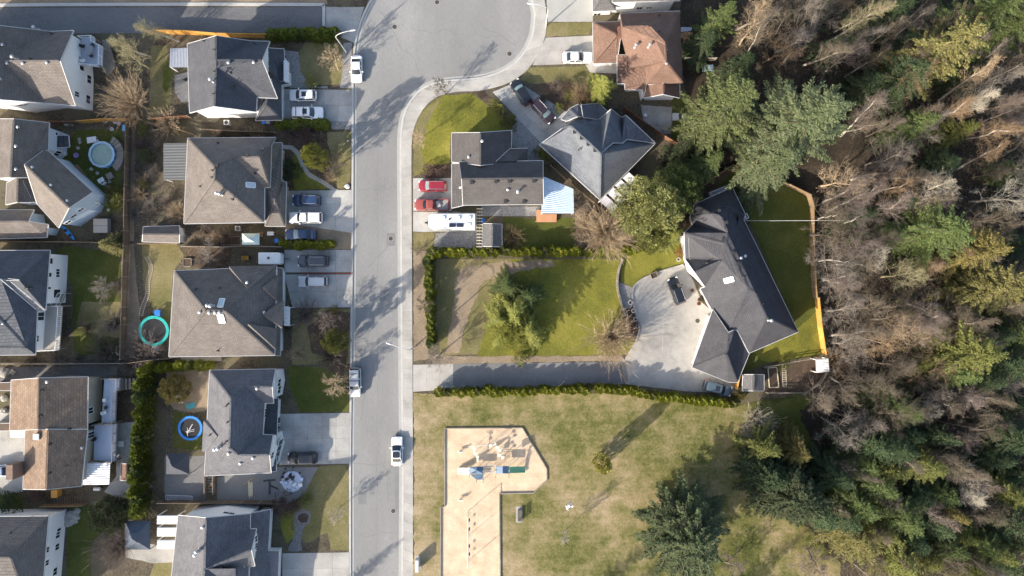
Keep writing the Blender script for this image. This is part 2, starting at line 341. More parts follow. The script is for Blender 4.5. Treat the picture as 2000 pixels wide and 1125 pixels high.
# ------------------------------------------------------------------ wear on the road
rc=random.Random(11)
def crack(x0,y0,x1,y1,w=.07,wig=2.2):
    n=max(4,int(math.hypot(x1-x0,y1-y0)/14)); P=[(x0+(x1-x0)*k/n+rc.gauss(0,wig),y0+(y1-y0)*k/n+rc.gauss(0,wig)) for k in range(n+1)]
    ribbon('crack_seal',catmull(px(P),.5),w,-.05,.003,M_TAR)
for a in [(736,1125,738,300,.05,.8),(690,905,786,903),(692,604,784,600),(688,372,783,368),(700,1040,780,1046),(720,520,770,470),(700,820,735,700),(760,980,752,880),(800,60,980,70,.06,3),(870,150,850,10,.05,2),(740,20,820,140,.06,3),(690,240,784,246),(930,40,1010,90)]: crack(*a)
for q in ([(742,560),(760,560),(760,590),(742,590)],[(700,960),(716,960),(716,985),(700,985)],[(755,455),(772,455),(772,480),(755,480)],[(905,145),(930,143),(934,152),(905,155)],[(770,860),(784,860),(784,1000),(772,1000)]): sheet('road_patch',M_PATCH,q,z=.0025,rough=.03)
# ------------------------------------------------------------------ yards, lawns, drives
M_GRAVD=mat('gravel_dark',[(.08,.08,.082),(.17,.168,.165),(.29,.285,.28)],scale=3.5,fine=9,bump=1,bscale=12)
sheet('front_lawn',M_LAWN2,[(596,84),(668,84),(676,110),(680,165),(600,168),(588,150),(585,100)])
sheet('gravel_bed',M_GRAV,[(555,100),(584,102),(586,140),(600,158),(612,170),(640,168),(640,173),(566,172),(566,128)])
sheet('gravel_bed',M_GRAV,[(672,84),(687,84),(687,173),(664,173),(668,140)])
sheet('gravel_strip',M_GRAV,[(640,238),(688,238),(688,253),(640,253)])
sheet('garden_bed',M_MULCH,[(552,240),(640,240),(650,255),(688,258),(688,370),(660,372),(560,370),(552,300)])
sheet('front_lawn',M_LAWN2,[(640,258),(686,258),(686,300),(684,366),(660,368),(646,352),(650,310),(640,280)])
sheet('front_lawn',M_LAWN,[(574,298),(590,310),(605,335),(625,350),(642,368),(576,371),(570,330)])
sheet('garden_path',M_CONC,[(553,283),(572,285),(586,297),(594,320),(606,338),(632,352),(652,366),(664,372),(648,372),(626,357),(602,345),(587,325),(579,303),(568,292),(553,291)],rough=.05)
sheet('verge_soil',M_DIRT,[(557,435),(640,442),(688,455),(688,487),(560,487),(556,470)])
sheet('front_lawn',M_LAWN2,[(570,605),(640,602),(684,606),(686,710),(570,712)])
sheet('garden_bed',M_MULCH,[(600,640),(640,606),(684,610),(680,700),(660,760),(640,745),(650,700),(610,690)])
sheet('front_lawn',M_LAWND,[(563,716),(635,716),(662,735),(683,770),(683,803),(588,806),(566,755)])
sheet('front_lawn',M_LAWN2,[(621,912),(678,908),(681,930),(681,1074),(646,1074),(640,1040),(600,1060),(572,1040),(572,985),(590,970)])
sheet('front_lawn',M_LAWN,[(552,1000),(572,995),(570,1035),(590,1040),(560,1060),(548,1030)])
sheet('gravel_bed',M_GRAVD,[(577,1000),(592,994),(608,998),(606,1018),(592,1034),(588,1060),(590,1076),(562,1076),(572,1052),(576,1035)])
sheet('flower_bed',M_MULCH,[(584,1005),(596,1002),(603,1008),(600,1020),(588,1022),(582,1014)])
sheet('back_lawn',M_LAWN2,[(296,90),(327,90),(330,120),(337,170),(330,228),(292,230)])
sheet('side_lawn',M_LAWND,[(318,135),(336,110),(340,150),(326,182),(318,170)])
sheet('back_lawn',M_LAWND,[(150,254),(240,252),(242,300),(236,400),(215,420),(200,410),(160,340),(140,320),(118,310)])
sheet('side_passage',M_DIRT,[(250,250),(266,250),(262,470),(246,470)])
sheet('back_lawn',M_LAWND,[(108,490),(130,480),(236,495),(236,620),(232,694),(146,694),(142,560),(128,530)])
sheet('lawn_patch',M_LAWN2,[(160,590),(236,590),(236,660),(190,655),(150,640)])
sheet('side_passage',M_DIRT,[(238,476),(262,476),(276,640),(262,700),(236,700)])
sheet('back_lawn',M_LAWN2,[(278,478),(345,476),(362,500),(338,530),(334,640),(300,606),(280,560)])
sheet('garden_soil',M_MULCH,[(362,482),(430,482),(452,486),(452,518),(372,522)])
sheet('side_path',M_LANE,[(0,718),(210,712),(230,718),(230,735),(0,744)])
sheet('back_yard',M_MULCH,[(232,740),(288,720),(288,820),(272,960),(240,990),(228,930),(228,830)])
sheet('patio',M_CONCD,[(228,826),(272,824),(274,930),(300,950),(240,975),(204,960),(228,930)],rough=.05)
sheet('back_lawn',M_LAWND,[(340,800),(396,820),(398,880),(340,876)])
sheet('bark_yard',M_DIRT,[(325,725),(410,722),(405,800),(380,806),(340,800),(326,780)])
sheet('patio',M_PAVSH,[(322,890),(400,890),(402,976),(322,982)],rough=.05)  # patio in darker grey: its shade is put into the colour
sheet('back_lawn',M_LAWND,[(140,985),(180,985),(200,1040),(180,1060),(176,1135),(130,1135),(134,1040)])
sheet('front_lawn',M_LAWND,[(-30,968),(42,966),(50,1006),(-30,1008)])
sheet('patio',M_CONC,[(246,1055),(345,1070),(340,1100),(300,1100),(246,1088)],rough=.05)
sheet('lawn_patch',M_LAWN2,[(300,1100),(345,1098),(342,1140),(290,1140)])
sheet('driveway_apron',M_CONCD,[(-60,800),(50,800),(46,960),(-60,975)],rough=.05)
sheet('lane',M_LANE,[(-400,16),(632,14),(632,64),(-400,68)],rough=.05)
sheet('lane_mouth',M_CONCD,[(636,14),(712,14),(700,50),(692,84),(636,62)],rough=.05)
sheet('far_verge',M_DIRT,[(-400,-4),(640,-4),(640,9),(-400,12)])
ribbon('kerb',px([(-300,14),(100,10),(400,9),(634,10)]),.5,0,G+.14,M_KERB)
ribbon('kerb',px([(633,10),(633,64)]),.45,0,G+.14,M_KERB)
slabs('driveway',[(552,174),(688,176),(688,238),(552,237)],5,2,M_CONCD)
slabs('driveway',[(558,373),(688,371),(688,455),(558,436)],4,3,M_CONCD)
slabs('driveway',[(556,488),(689,488),(689,532),(556,532)],4,2,M_CONCD)
slabs('driveway',[(556,536),(689,536),(689,600),(572,602)],4,2,M_CONCD)
slabs('driveway',[(546,808),(685,806),(683,905),(546,908)],5,4,M_CONCD)
sheet('side_yard_concrete',M_PATCH,[(424,932),(545,912),(622,912),(592,968),(560,985),(424,984)],rough=.08)
slabs('driveway',[(552,1080),(683,1078),(683,1200),(552,1200)],4,4,M_CONC)
ribbon('brick_edging',px([(590,534),(689,534)]),.22,0,G+.09,mat('brick_red',[(.2,.06,.045),(.3,.1,.08)],scale=3,fine=12))
# east side
sheet('front_lawn',M_LAWN,[(810,232),(842,202),(866,186),(925,184),(946,200),(985,236),(1000,250),(975,262),(880,262),(878,320),(850,335),(808,345)])
sheet('worn_verge',M_LAWN2,[(807,240),(818,228),(840,206),(860,196),(850,215),(830,250),(822,290),(830,330),(808,345)])
sheet('planting_bed',M_MULCH,[(852,322),(880,318),(880,345),(830,346),(836,330)])
sheet('gravel_bed',M_GRAV,[(1000,240),(1010,228),(1060,285),(1050,300),(1060,318),(1030,318),(1030,288),(1002,286)])
sheet('gravel_bed',M_MULCH,[(925,178),(948,180),(968,198),(990,222),(1012,238),(1000,248),(975,225),(946,198)])
slabs('driveway',[(962,180),(1010,160),(1128,232),(1062,286)],4,6,M_CONCD)
sheet('front_lawn',M_LAWN2,[(1012,158),(1030,132),(1144,130),(1152,146),(1150,170),(1120,190),(1095,196),(1075,170),(1045,165)])
sheet('front_lawn',M_LAWN2,[(1063,48),(1072,44),(1158,44),(1150,68),(1063,72)])
sheet('shrub_bed',M_MULCH,[(1040,166),(1076,160),(1100,190),(1125,192),(1150,175),(1165,215),(1130,215),(1110,235),(1078,212)])
slabs('driveway',[(1066,74),(1158,70),(1158,124),(1040,128)],5,2,M_CONC)
sheet('driveway',M_GUT,[(1066,-20),(1158,-20),(1158,43),(1070,43)],rough=.05)
sheet('front_step',M_CONC,[(1140,122),(1205,122),(1205,144),(1152,142)],rough=.03)
sheet('back_lawn',M_LAWND,[(1312,190),(1352,180),(1350,270),(1310,280)])
slabs('driveway',[(807,348),(882,348),(882,412),(807,412)],3,3,M_CONCD)
sheet('trailer_pad',M_CONCD,[(807,414),(884,414),(932,416),(932,455),(807,452)],rough=.06)
sheet('gravel_pad',M_GRAV,[(850,455),(938,455),(940,488),(848,486)])
sheet('verge_grass',M_LAWN2,[(808,454),(850,454),(846,486),(808,490)])
sheet('back_lawn',M_LAWND,[(984,424),(1050,428),(1120,424),(1140,450),(1150,490),(984,488)])
sheet('side_path',M_GRAV,[(940,402),(1056,404),(1058,422),(940,422)],rough=.05)
sheet('side_yard_soil',M_DIRT,[(1120,400),(1180,420),(1240,440),(1250,490),(1130,490)])
sheet('verge_soil',M_DIRT,[(808,490),(836,490),(836,690),(850,700),(808,705)])
sheet('orchard_lawn',M_LAWN2,[(852,506),(1010,506),(1060,520),(960,600),(960,690),(860,695),(852,640)])
sheet('orchard_lawn',M_LAWN,[(1000,506),(1210,506),(1206,560),(1216,600),(1236,640),(1240,692),(930,700),(950,640),(1010,600)])
sheet('worn_track',M_DIRT,[(872,690),(885,600),(890,545),(900,524),(960,512),(1080,509),(1085,520),(1010,531),(945,548),(925,590),(910,640),(895,690)],rough=.3)
sheet('drive_border',M_DIRT,[(845,694),(960,696),(1215,694),(1215,704),(960,710),(845,712)])
sheet('side_lawn',M_LAWN,[(1215,505),(1265,468),(1330,470),(1336,515),(1290,528),(1250,545),(1236,562),(1212,550)])
sheet('gravel_bed',M_GRAV,[(1208,550),(1236,562),(1234,600),(1222,608),(1210,580)])
sheet('planting_bed',M_MULCH,[(1212,606),(1234,600),(1246,640),(1244,672),(1226,660)])
slabs('driveway',[(807,712),(885,710.5),(885,760),(807,765)],3,1,M_CONC)
slabs('driveway',[(885,710.5),(1216,706),(1222,750),(885,760)],14,1,M_PAVSH)  # darker grey from here on: the drive's shade is painted into the colour
sheet('courtyard_drive',M_COURT,[(1236,562),(1250,546),(1290,530),(1335,517),(1352,545),(1370,590),(1395,612),(1350,712),(1445,745),(1440,768),(1340,764),(1222,750),(1216,706),(1240,668),(1248,640),(1236,600)],rough=.03)
for a,b in (((1252,550),(1370,690)),((1300,528),(1290,755)),((1240,620),(1390,612)),((1240,690),(1360,690))): ribbon('expansion_joint',px([a,b]),.05,ZL[0]-.01,ZL[0]+.006,M_CONCD)
sheet('back_lawn',M_LAWND,[(1400,362),(1440,330),(1560,366),(1582,388),(1590,500),(1604,600),(1612,690),(1500,708),(1450,730),(1462,690),(1556,648),(1450,400),(1434,366)])
sheet('back_lawn',M_LAWN,[(1560,640),(1602,600),(1612,692),(1500,708),(1480,700),(1470,686)])
sheet('kitchen_garden',M_MULCH,[(1496,714),(1600,700),(1618,722),(1576,765),(1500,766)])
sheet('bank_soil',M_MULCH,[(1345,372),(1400,345),(1436,322),(1400,362),(1352,400),(1345,450),(1336,470)])
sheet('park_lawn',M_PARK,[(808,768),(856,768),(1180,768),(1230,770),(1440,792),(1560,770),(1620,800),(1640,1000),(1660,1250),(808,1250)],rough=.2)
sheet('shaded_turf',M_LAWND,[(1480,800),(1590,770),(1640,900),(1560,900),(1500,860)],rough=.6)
sheet('forest_floor',M_FOREST,[(1330,-200),(2600,-200),(2600,1500),(1640,1500),(1640,1100),(1560,1010),(1600,900),(1560,800),(1618,764),(1620,690),(1606,600),(1592,500),(1586,388),(1520,350),(1440,326),(1380,340),(1345,330),(1340,180),(1330,120)],rough=.3)
chip=[(869,836),(1020,835),(1068,915),(1068,937),(1041,962),(976,963),(978,1250),(861,1250),(861,990),(869,988)]
sheet('playground_chips',M_CHIP,chip,rough=.04)
bm=MB(); cp=px(chip)
pg=empty('playground_border',(0,0,0),'low timber edging around the pale wood-chip play area','border')
for i in range(len(cp)):
    a,b=cp[i],cp[(i+1)%len(cp)]; k=max(1,int((b-a).length/2.6))
    for j in range(k):
        p,q=a.lerp(b,j/k),a.lerp(b,(j+1)/k); t=(q-p).normalized()*.02
        MB().bar((p+t)+Vector((0,0,.2)),(q-t)+Vector((0,0,.2)),.16,.32).build('timber',M_WOODG,pg)
# ------------------------------------------------------------------ houses
def newell(ps):
    n=Vector((0,0,0))
    for i in range(len(ps)):
        a=ps[i]; b=ps[(i+1)%len(ps)]
        n+=Vector(((a.y-b.y)*(a.z+b.z),(a.z-b.z)*(a.x+b.x),(a.x-b.x)*(a.y+b.y)))
    return n
class House:
    def __init__(s, name, label, cat, fr, center, roofm, wallm, trim=None):
        s.fr=fr; s.o=W(*fr(*center)); s.o.z=G; s.root=empty(name,s.o,label,cat); s.rm=roofm; s.wm=wallm; s.trim=trim or M_GUTR
        s.V=[]; s.P=[]; s.wV=[]; s.wP=[]; s.bvh=None; s.wb=None
    def at(s, x, y, h=None, dz=.05):
        X,Y=s.fr(x,y)
        if h is not None: return W(X,Y,h)
        o=Vector((0,0,CAMH)); t=(W(X,Y,0)-o).normalized()
        hit=s.bvh.ray_cast(o,t)
        p=hit[0] if hit[0] else W(X,Y,5.3)
        return W(X,Y,p.z+dz)
    def block(s, verts, faces, roofm=None, wallm=None, walls=True, inset=.5, thick=.2, zbase=G, gut=True, name='roof', caps=True, wname='wall'):
        """verts {key:(zoom x, zoom y, height)}; faces strings/tuples of keys: a roof slab, fascia, ridge caps and walls under it"""
        hm=min([v[2] for v in verts.values() if v[2] is not None] or [0]); K=list(verts); P=[s.at(v[0],v[1],None if v[2] is None else hm+(v[2]-hm)*1.3,*v[3:]) for v in (verts[k] for k in K)]; ix={k:i for i,k in enumerate(K)}
        F=[]
        for f in faces:
            q=[ix[k] for k in (f.split() if isinstance(f,str) else f)]
            if newell([P[i] for i in q]).z<0: q.reverse()
            F.append(q)
        s.V_off=len(s.V); s.V+= [tuple(p) for p in P]; s.P+=[[i+s.V_off for i in q] for q in F]; s.bvh=BVHTree.FromPolygons(s.V,s.P)
        lb=BVHTree.FromPolygons([tuple(p) for p in P],F)
        ed={}
        for fi,q in enumerate(F):
            for i in range(len(q)): ed.setdefault(tuple(sorted((q[i],q[(i+1)%len(q)]))),[]).append((fi,q[i],q[(i+1)%len(q)]))
        bd=[(v[0][1],v[0][2]) for v in ed.values() if len(v)==1]
        o=s.o; n=len(P); mb=MB(); vs=[p-o for p in P]+[p-o-Vector((0,0,thick)) for p in P]
        fs=[tuple(q) for q in F]+[tuple(i+n for i in reversed(q)) for q in F]+[(b,a,a+n,b+n) for a,b in bd]
        me=mb.add(vs,fs).mesh(name)
        ro=link(name,me,roofm or s.rm,s.root)
        if caps:
            cm=MB()
            for (a,b),v in ed.items():
                if len(v)==2:
                    n0=newell([P[i] for i in F[v[0][0]]]).normalized(); n1=newell([P[i] for i in F[v[1][0]]]).normalized()
                    e=P[b]-P[a]; c0=sum((P[i] for i in F[v[0][0]]),Vector())/len(F[v[0][0]])
                    if n1.dot(c0-P[a])<-.15 and (n0-n1).length>.12 and e.length>.6:
                        t=e.normalized(); up=(n0+n1).normalized(); cm.bar(P[a]+t*.15+up*.025-o,P[b]-t*.15+up*.025-o,.26,.07,up=up)
            if cm.v: cm.build('ridge_cap',roofm or s.rm,ro)
        # boundary loop
        nxt=dict(bd); loop=[bd[0][0]]
        while len(loop)<len(bd):
            k=nxt.get(loop[-1])
            if k is None or k==loop[0]: break
            loop.append(k)
        if gut and name not in('cross_hip_roof','cross_gable_roof','valley_roof','dormer_roof'):
            gm=MB()
            for i in range(len(loop)):
                a,b=P[loop[i]],P[loop[(i+1)%len(loop)]]; e=b-a
                if e.length<.3: continue
                h=Vector((e.x,e.y,0)).normalized(); out=Vector((h.y,-h.x,0))
                gm.bar(a+out*.045-Vector((0,0,.09))-o,b+out*.045-Vector((0,0,.09))-o,.075,.18)
            gm.build('gutter',s.trim,s.root)
        if walls:
            lp=[P[i] for i in loop]; m=len(lp); ins=[]
            for i in range(m):
                a,b,c=lp[i-1],lp[i],lp[(i+1)%m]; d1=Vector((b.x-a.x,b.y-a.y)).normalized(); d2=Vector((c.x-b.x,c.y-b.y)).normalized()
                n1=Vector((-d1.y,d1.x)); n2=Vector((-d2.y,d2.x)); k=1+n1.dot(n2)
                v=(n1+n2)/max(.35,k); ins.append(Vector((b.x,b.y))+v*inset)
            wm=MB(); pts=[]
            for i in range(m):
                a,b=ins[i],ins[(i+1)%m]; k=max(1,min(24,int((b-a).length/.7)))
                for j in range(k):
                    p=a.lerp(b,j/k); hit=lb.ray_cast(Vector((p.x,p.y,60)),Vector((0,0,-1)))
                    z=(hit[0].z-thick*.6) if hit[0] else min(lp[i].z,lp[(i+1)%m].z)-thick*.6
                    pts.append((p.x,p.y,max(zbase+.3,z)))
            q=len(pts); vs=[(x-o.x,y-o.y,zbase-o.z-.05) for x,y,z in pts]+[(x-o.x,y-o.y,z-o.z) for x,y,z in pts]
            fs=[(i,(i+1)%q,(i+1)%q+q,i+q) for i in range(q)]
            wm.add(vs,fs).build(wname,wallm or s.wm,s.root)
            off=len(s.wV); s.wV+=[(v[0]+o.x,v[1]+o.y,v[2]+o.z) for v in vs]; s.wP+=[[i+off for i in f] for f in fs]
            s.wb=BVHTree.FromPolygons(s.wV,s.wP)
        return s
    def window(s, x, y, w=1.2, h=1.1, panes=2, name='window'):
        """where the line of sight through this spot of the photo meets the wall"""
        X,Y=s.fr(x,y); o=Vector((0,0,CAMH)); t=(W(X,Y,0)-o).normalized(); p,n,i,dd=s.wb.ray_cast(o,t)
        if p is None or abs(n.z)>.5: return
        if n.dot(t)>0: n=-n
        p=p-s.o; r=Vector((0,0,1)).cross(n).normalized(); up=Vector((0,0,1)); mb=MB(); f=.08
        q=p+n*.03
        for sx in (-1,1): mb.bar(q+r*sx*(w/2)-up*(h/2+f/2),q+r*sx*(w/2)+up*(h/2+f/2),f,.09,up=n)
        for sz in (-1,1): mb.bar(q-r*(w/2-f/2)+up*sz*h/2,q+r*(w/2-f/2)+up*sz*h/2,f,.09,up=n)
        for k in range(1,panes): mb.bar(q-up*(h/2-f/2)+r*(w*k/panes-w/2),q+up*(h/2-f/2)+r*(w*k/panes-w/2),f*.7,.07,up=n)
        fo=mb.build(name,M_TRIM,s.root)
        for k in range(panes):
            c=p+n*.025+r*(w*(k+.5)/panes-w/2); g=MB(); ww=w/panes/2-.02
            g.add([c+r*a*ww+up*b*(h/2-.03) for a,b in((-1,-1),(1,-1),(1,1),(-1,1))]+[c-n*.02+r*a*ww+up*b*(h/2-.03) for a,b in((-1,-1),(1,-1),(1,1),(-1,1))],[(0,1,2,3),(7,6,5,4),(0,4,5,1),(1,5,6,2),(2,6,7,3),(3,7,4,0)]); g.build('pane',M_GLASS,fo)
    def vents(s, lst, kind='cap'):
        for x,y in lst:
            p=s.at(x,y)-s.o; mb=MB()
            if kind=='cap': mb.lathe(p+Vector((0,0,-.15)),[(.14,0),(.14,.35),(.24,.36),(.24,.44),(.1,.52)],10); mb.build('roof_vent',M_VENT,s.root)
            elif kind=='box': mb.box(p+Vector((0,0,.1)),(.42,.42,.36)); mb.box(p+Vector((0,0,.3)),(.5,.5,.05)); mb.build('roof_vent',M_VENTD,s.root)
            elif kind=='pipe': mb.lathe(p+Vector((0,0,-.2)),[(.2,0),(.2,.22),(.06,.3),(.06,.9)],8); mb.build('vent_pipe',M_VENTD,s.root)
            elif kind=='flue': mb.lathe(p+Vector((0,0,-.2)),[(.22,0),(.22,.25),(.13,.3),(.13,1.3),(.26,1.32),(.26,1.5),(.05,1.6)],10); mb.build('flue',M_VENT,s.root)
    def skylight(s, x, y, w, h, rz=0):
        X,Y=s.fr(x,y); o=Vector((0,0,CAMH)); t=(W(X,Y,0)-o).normalized(); p,n,i,dd=s.bvh.ray_cast(o,t)
        if p is None: return
        p=p-s.o; r=Vector((math.cos(rz),math.sin(rz),0)); r=(r-n*r.dot(n)).normalized(); u=n.cross(r); mb=MB()
        for sx in(-1,1): mb.bar(p+r*sx*w/2-u*h/2+n*.06,p+r*sx*w/2+u*h/2+n*.06,.1,.2,up=n)
        for sy in(-1,1): mb.bar(p-r*(w/2-.05)+u*sy*h/2+n*.06,p+r*(w/2-.05)+u*sy*h/2+n*.06,.1,.2,up=n)
        f=mb.build('skylight',M_TRIM,s.root); g=MB(); c=p+n*.1
        g.add([c+r*a*(w/2-.06)+u*b*(h/2-.06) for a,b in((-1,-1),(1,-1),(1,1),(-1,1))]+[c-n*.03+r*a*(w/2-.06)+u*b*(h/2-.06) for a,b in((-1,-1),(1,-1),(1,1),(-1,1))],[(0,1,2,3),(7,6,5,4),(0,4,5,1),(1,5,6,2),(2,6,7,3),(3,7,4,0)])
        g.build('pane',flat('skylight_glass',(.45,.55,.6),.08,.5),f)
    def box(s, x, y, d, h, m, name, rz=0, base=None):
        p=s.at(x,y,base)-s.o; return MB().box(p+Vector((0,0,h/2-.2)),(d[0],d[1],h),rz).build(name,m,s.root)
    def corrugated(s, quad, h, m, name, n=14, amp=.035, post=True, ribs=None, h2=None):
        """ribbed sheet roof on posts; ribs run from edge AB to edge DC"""
        hs=[h,h,h2 or h,h2 or h]; A,B,C,D=[s.at(x,y,hs[i])-s.o for i,(x,y) in enumerate(quad)]
        sh=MB(); vs=[]; fs=[]; N=n*4
        for i in range(N+1):
            t=i/N; z=amp*(1 if i%4 in(1,2) else -1); a=A.lerp(B,t)+Vector((0,0,z)); b=D.lerp(C,t)+Vector((0,0,z)); vs+=[a,b,a-Vector((0,0,.03)),b-Vector((0,0,.03))]
        for i in range(N):
            k=i*4; fs+=[(k,k+4,k+5,k+1),(k+2,k+3,k+7,k+6)]
        fs+=[(0,1,3,2),(N*4,N*4+2,N*4+3,N*4+1)]
        p=sh.add(vs,fs).build(name,m,s.root)
        if post:
            c=(A+B+C+D)/4
            for q in (A,B,C,D):
                qq=q+(c-q)*.06; MB().box((qq.x,qq.y,(qq.z-.1)/2),(.12,.12,max(.3,qq.z-.1))).build('post',M_TRIM,s.root)
        return p
    def deck(s, pts, h, m, rail=True, name='deck', railm=None, skip=()):
        P=ccw([tuple((s.at(x,y,h)-s.o)[:2]) for x,y in pts]); q=MB().prism(P,h-G-.22,h-G).build(name,m,s.root)
        for x,y in P: 
            MB().box((x*.985,y*.985,(h-G-.22)/2),(.14,.14,h-G-.24)).build('post',M_WOODG,s.root)
        if rail:
            PP=[s.at(x,y,h)-s.o for x,y in pts]
            for i in range(len(PP)):
                if i in skip: continue
                a,b=PP[i],PP[(i+1)%len(PP)]; mb=MB(); up=Vector((0,0,1)); mb.bar(a+up*1.02,b+up*1.02,.09,.06); mb.bar(a+up*.12,b+up*.12,.05)
                L=(b-a).length; k=max(2,int(L/.3))
                for j in range(k+1): mb.bar(a.lerp(b,j/k)+up*.01,a.lerp(b,j/k)+up*.99,.1 if j%5==0 else .035)
                mb.build('railing',railm or M_TRIM,q)
        return q
R_TAN=shingle('shingle_tan',(.155,.137,.126),.1); R_TAN2=shingle('shingle_tan_pale',(.158,.14,.13),.1); R_GREY=shingle('shingle_grey',(.13,.128,.13),.1); R_SLATE=shingle('shingle_slate',(.082,.09,.106),.12); R_CHAR=shingle('shingle_charcoal',(.06,.065,.077),.1)
R_BRN=shingle('shingle_redbrown',(.178,.112,.086),.1); R_TILE=shingle('shingle_brown_ribbed',(.215,.155,.115),course=.4); R_LIGHT=shingle('shingle_bluegrey_light',(.125,.127,.142),.13); R_SLATELIT=shingle('shingle_slate_lit',(.2,.2,.205)); R_DARK=shingle('shingle_dark_smooth',(.066,.067,.077),.07); R_WARM=shingle('shingle_warm_grey',(.14,.127,.12),.1)
M_CORR=flat('corrugated_white',(.78,.78,.78),.35); M_CORRB=flat('corrugated_blue',(.5,.62,.76),.35); M_CORRG=flat('corrugated_grey',(.115,.12,.122),.5)
E=5.3; LO=2.9
# --- far left, top: tan roof with white east gable
h=House('tan_house','tan-roofed house with tall white gable wall facing a raised white-railed deck','house',Z1,(300,500),R_TAN,M_SIDEW)
h.block(dict(rn=(-100,190,9.2),rs=(-100,770,9.2),en=(395,248,E),es=(355,806,E),r0=(20,478,8.2),r1=(470,478,8.2),ne=(575,240,E),se=(590,828,E),wn=(-500,180,E),ws=(-500,765,E)),['rn rs es r0 en','rn wn ws rs','en r0 r1 ne','r0 es se r1'])
h.block(dict(a=(556,440,3.6),b=(628,445,3.5),c=(590,600,3.5),d=(510,597,3.6)),['a b c d'],walls=False,gut=False,name='porch_or_shadow_roof')  # slab added to stand for the fascia shadow on the gable wall
h.deck([(640,300),(742,296),(742,338),(805,368),(800,528),(640,512)],3.0,M_DECK,skip=(5,))
h.deck([(805,312),(845,312),(905,520),(855,590),(806,560)],1.0,M_WOODG,rail=False,name='lower_deck')
for x,y,w,p in ((640,535,.8,1),(698,622,1.3,2),(602,740,.8,2),(690,780,1.3,2)): h.window(x,y,w,1.1,p)
h.window(180,822,1.5,.6,2)
h.vents([(62,498),(185,498),(375,495),(25,352),(8,622)]); h.vents([(240,462),(405,265),(540,660)],'pipe'); h.vents([(140,465),(305,235)],'flue')
# --- grey-blue house top
h=House('grey_house','two-storey house with blue-grey gabled roof and bright white south gable, beside the orange fence','house',Z2,(600,620),R_DARK,M_SIDEW)
h.rm=shingle('shingle_bluegrey',(.08,.084,.097),.08)
h.block(dict(n=(490,282,8.3),s=(480,832,8.3),nw=(265,345,E),sw=(283,885,E),ne=(755,322,5.5),j=(490,472,8.3),k=(490,530,8.3),se=(803,875,5.4),v2=(810,762,5.6),wne=(910,325,5.4),wp=(850,472,8.1),wse=(970,770,5.4)),['n nw sw s k j','n j ne','j wp wne ne','j k v2 wse wp','k s se v2'])
h.block(dict(a=(880,620,5.2),b=(905,555,6.4),c=(962,552,5.4),e=(968,602,5.2)),['a b c e'],walls=False,caps=False,name='dormer_roof')
h.block(dict(a=(800,945,LO),b=(1008,940,LO),c=(1003,665,LO),d=(1062,655,LO),e=(1060,515,LO),f=(1027,512,LO),g=(1022,385,LO),h=(900,378,4.3),p=(885,820,4.7),q=(890,690,4.6)),['a b p','b c q p','c d e f g h q','a p q'])
for x,y in ((905,440),(905,500)): h.window(x,y,.9,1.0,1)
h.window(950,650,1.0,1.2,2); h.window(948,720,.9,.9,1); h.window(565,877,.8,.5,2)
h.box(1050,570,(.5,3.2),1.2,M_TRIM,'porch_gable',base=LO)
h.vents([(592,495),(790,492)],'cap'); h.vents([(600,570),(480,395),(480,565),(475,740),(795,342),(397,325),(625,680)],'pipe'); h.vents([(470,640)],'flue')
h.corrugated([(130,380),(265,375),(272,528),(125,528)],2.6,flat('patio_cover_bluegrey',(.26,.28,.33),.4),'patio_cover',6,amp=.012)
h.deck([(165,590),(285,560),(285,800),(215,800),(165,720)],.5,M_PAVSH,rail=False)
# --- hip tan house
h=House('hip_roof_house','two-storey house with tan hip roof, one skylight and a flat grey corrugated patio cover','house',Z4,(530,500),R_TAN2,M_SIDET)
h.block(dict(nw=(250,188,E),ne=(893,182,E),r1=(447,395,8.8),r2=(447,487,8.8),g0=(595,328,7.45),g1=(778,324,7.4),e1=(862,235,E),e2=(852,545,E),se2=(812,548,E),se=(808,803,E),sw=(222,812,E)),['nw r1 r2 sw','nw ne g1 g0 r1','g1 ne e1 e2','g0 g1 e2 se2','r1 g0 se2 se r2','sw r2 se'])
h.block(dict(a=(818,830,LO),b=(962,832,LO),c=(972,508,LO),d=(935,503,LO),e=(940,222,LO),f=(870,222,4.2),q=(828,548,4.3),p=(890,650,4.5)),['a b p','b c d p','d e f q p','a p q'])
for y in (270,320,400): h.window(882,y,.9,1.3,1)
h.window(880,355,.7,1.0,1); h.window(860,838,1.0,.6,2)
h.skylight(710,530,1.35,.75)
h.vents([(690,315),(465,388),(805,270)],'box'); h.vents([(435,425),(430,475),(345,542),(578,635),(742,443),(473,222)],'pipe'); h.vents([(505,600),(485,595)],'flue')
h.corrugated([(72,495),(72,225),(243,222),(238,492)],2.8,M_CORRG,'patio_cover',13,amp=.014)
# --- big hip house with east gablets
h=House('wide_hip_house','house with broad tan hip roof, small cross hips and white vents at its peak','house',Z6,(500,640),R_WARM,M_SIDEW)
h.block(dict(nw=(152,335,E),n2=(552,318,E),ne=(898,296,E),r1=(385,625,8.7),r2=(525,625,8.7),se=(885,952,E),sw=(112,962,E)),['nw n2 ne r2 r1','r2 ne se','r1 r2 se sw','nw r1 sw'])
h.block(dict(a=(552,300,5.9),b=(903,294,5.5),p=(692,470,7.3),q=(556,322,5.5),s=(690,486,6.9)),['a b p','a p s q'],walls=False,caps=False,name='cross_hip_roof')
for n_,p_,s_,iw in (((915,372),(803,452),(905,548),(795,462)),((950,553),(803,652),(943,752),(800,664)),((905,757),(692,722),(893,902),(688,734))):
    h.block(dict(n=(*n_,5.6),p=(*p_,None,.55),s=(*s_,5.5),t=(s_[0]-14,s_[1]+4,None,.12),u=(*iw,None,.1),w=(n_[0]-20,n_[1]-6,None,.08)),['n p s','p s t u','n w p'],walls=False,caps=False,name='cross_hip_roof')
